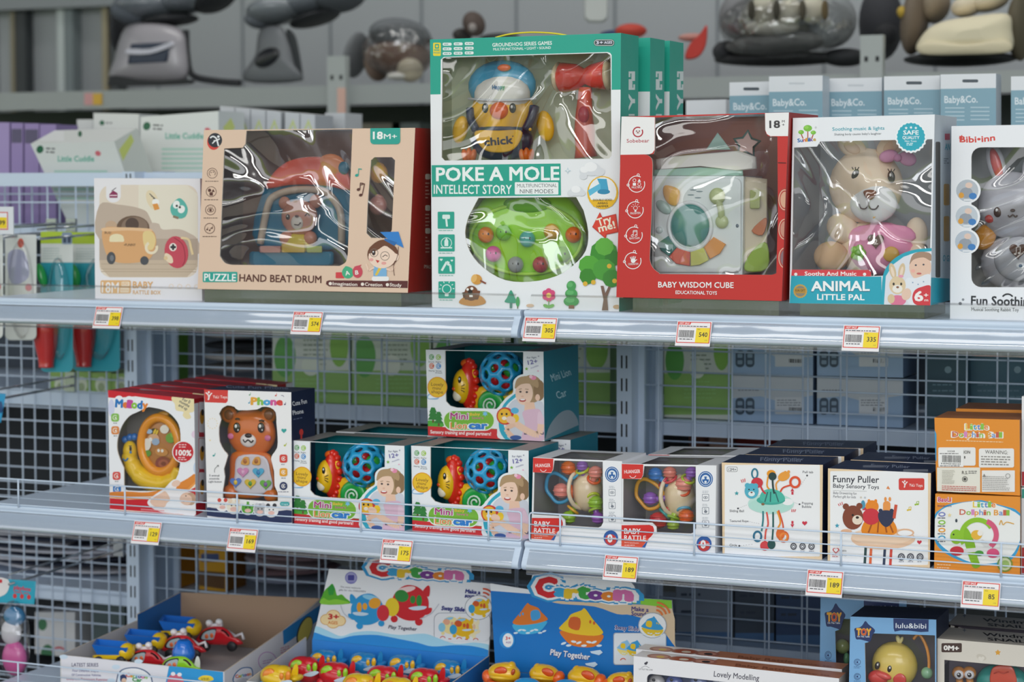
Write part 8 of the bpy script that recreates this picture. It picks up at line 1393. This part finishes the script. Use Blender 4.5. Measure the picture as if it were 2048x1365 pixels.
# low pack at the left edge
KN2 = KN; m = MB(KN, .18); t = thing('hanging_pack', m.P(90, 1000), 'teal headed hanging bag with pink and white toy at the lower left edge', 'hanging pack')
m.slab([(-60, 512), (214, 527), (224, 382), (-60, 362)], 0, 5, M('#2fa6c0', .35)); F_ = Face(m, m.P(90, 450, 6), V((0, -1, 0)), KN, 2); F_.text('playbox', 85, 432, 190, 446, 26, '#d2405c', .04); F_.text('baby set', 88, 452, 180, 464, 12, '#d2405c', .02); [F_.ell(x, y, 12, 15, '#d8383c') for x, y in ((92, 474), (136, 477), (179, 481))]; F_.poly(cat_([(-60, 365), (50, 372), (50, 440), (10, 475), (-60, 480)], 3), '#e9e4e2'); F_.poly([(-60, 366), (14, 372), (14, 392), (-60, 400)], '#d2303c'); m.build('header_card', t)
m = MB(KN, .18); m.ell(90, 600, 30, 75, 60, 50, PL('#3a7fae')); m.ell(70, 700, 30, 70, 80, 50, PL('#d5d3d8')); m.ell(90, 860, 30, 85, 110, 55, PL('#d860a4')); m.build('toy_figure', t)
m = MB(KN, .18); m.ell(85, 750, 30, 118, 250, 70, film_mat('clear_blister_shell', 6, .02, .07)); m.build('clear_bag', t)
m = MB((0, 0, 1), .30); m.slab([(-30, 850), (2, 846), (12, 788), (-30, 784)], 0, 5, M('#2f9fd0', .35)); m.ell(2, 815, 4, 6, 14, 3, M('#1f4a7c')); solo(m, 'hanging_card', 'small blue hanging card at the left edge above the middle shelf', 'hanging pack')

pz = at(KN[0]+90/KN[2], KN[1]+392/KN[2], .18); hook(V((pz.x, .60, pz.z+.006)), V((pz.x, .16, pz.z)), 'chrome hook holding the teal headed bag at the lower left')
pz = at(-9, 800, .30); hook(V((pz.x, .60, pz.z+.006)), V((pz.x, .28, pz.z)), 'chrome hook behind the small blue card at the left edge')
# ================================================================ shelf price tags
def price_tag(x, Z, price, label, w=.068, thai=0):
    m = MB(); a = V((x-w/2, -.0120, Z-.0120)); b_ = V((x-w/2, -.0275, Z-.0575)); ey = b_-a; h = ey.length; ex = V((1, 0, 0)); n = V((0, -ey.z, ey.y)).normalized(); n = n if n.y < 0 else -n
    q = [b_, b_+ex*w, a+ex*w, a]; m.hexa(q, -n*.0004, M('#e9e6e8', .35))
    U = h/46; f = LFace(m, a+n*.0001, ex, ey, U, 1); W_ = w/U
    f.rect(1.5, 1.5, W_-1.5, 40.5, '#d83a34', 1.2); f.rect(3, 3, W_-3, 39, '#f0edee', .8); f.poly([(1.5, 1.5), (27, 1.5), (24.5, 7), (1.5, 7)], '#d83a34'); f.text('HOT SALE', 4.5, 5.9, 23, 5.9, 3.4, '#f6eeec', .02)
    f.lines(4.5, 9.6, W_-6, 1, 1, 1.6, '#55505a', 0, .05); f.rect(3, 11.6, W_-3, 12, '#d89a98')
    f.rect(W_*.565, 12.4, W_-3, 39.4, '#f2d51e'); f.text('SALE', W_*.6, 15.8, W_*.68, 15.8, 2, '#44402a', .01); f.text(price, W_*.78-len(price)*2.6, 28.5, W_*.78+len(price)*2.6, 28.5, 8.2, '#2c2a22', .02); f.text('1/15', W_*.84, 36, W_*.91, 36, 2.2, '#5a5430')
    f.bars(5, 17, W_*.53, 30.5, '#2a282c', 0, 24); f.lines(7, 33.5, W_*.48, 1, 1, 1.6, '#44424a', 0, .02)
    return solo(m, 'price_tag', label, 'price tag', 'red framed price tags on the shelf fronts')
def xt(px, py): return at(px, py, -.017).x
for px, py, Z, p, lb in ((217, 633, ZT, '398', 'price tag 398 under the white rattle box'), (615, 643, ZT, '574', 'price tag 574 under the peach drum box'), (1081, 656, ZT, '305', 'price tag 305 under the tall mole game box'), (1388, 664, ZT, '540', 'price tag 540 under the red cube box'), (1723, 673, ZT, '335', 'price tag 335 under the plush rabbit box'),
        (294, 1063, ZM, '129', 'price tag 129 under the snail music toy box'), (486, 1079, ZM, '169', 'price tag 169 under the bear phone box'), (794, 1102, ZM, '175', 'price tag 175 under the lower left lion box'), (1242, 1135, ZM, '189', 'price tag 189 under the right clear rattle box'), (1650, 1166, ZM, '189', 'price tag 189 under the bear picture pull toy box'), (1962, 1186, ZM, '85', 'price tag 85 under the orange ball boxes')):
    price_tag(xt(px, py), Z, p, lb)
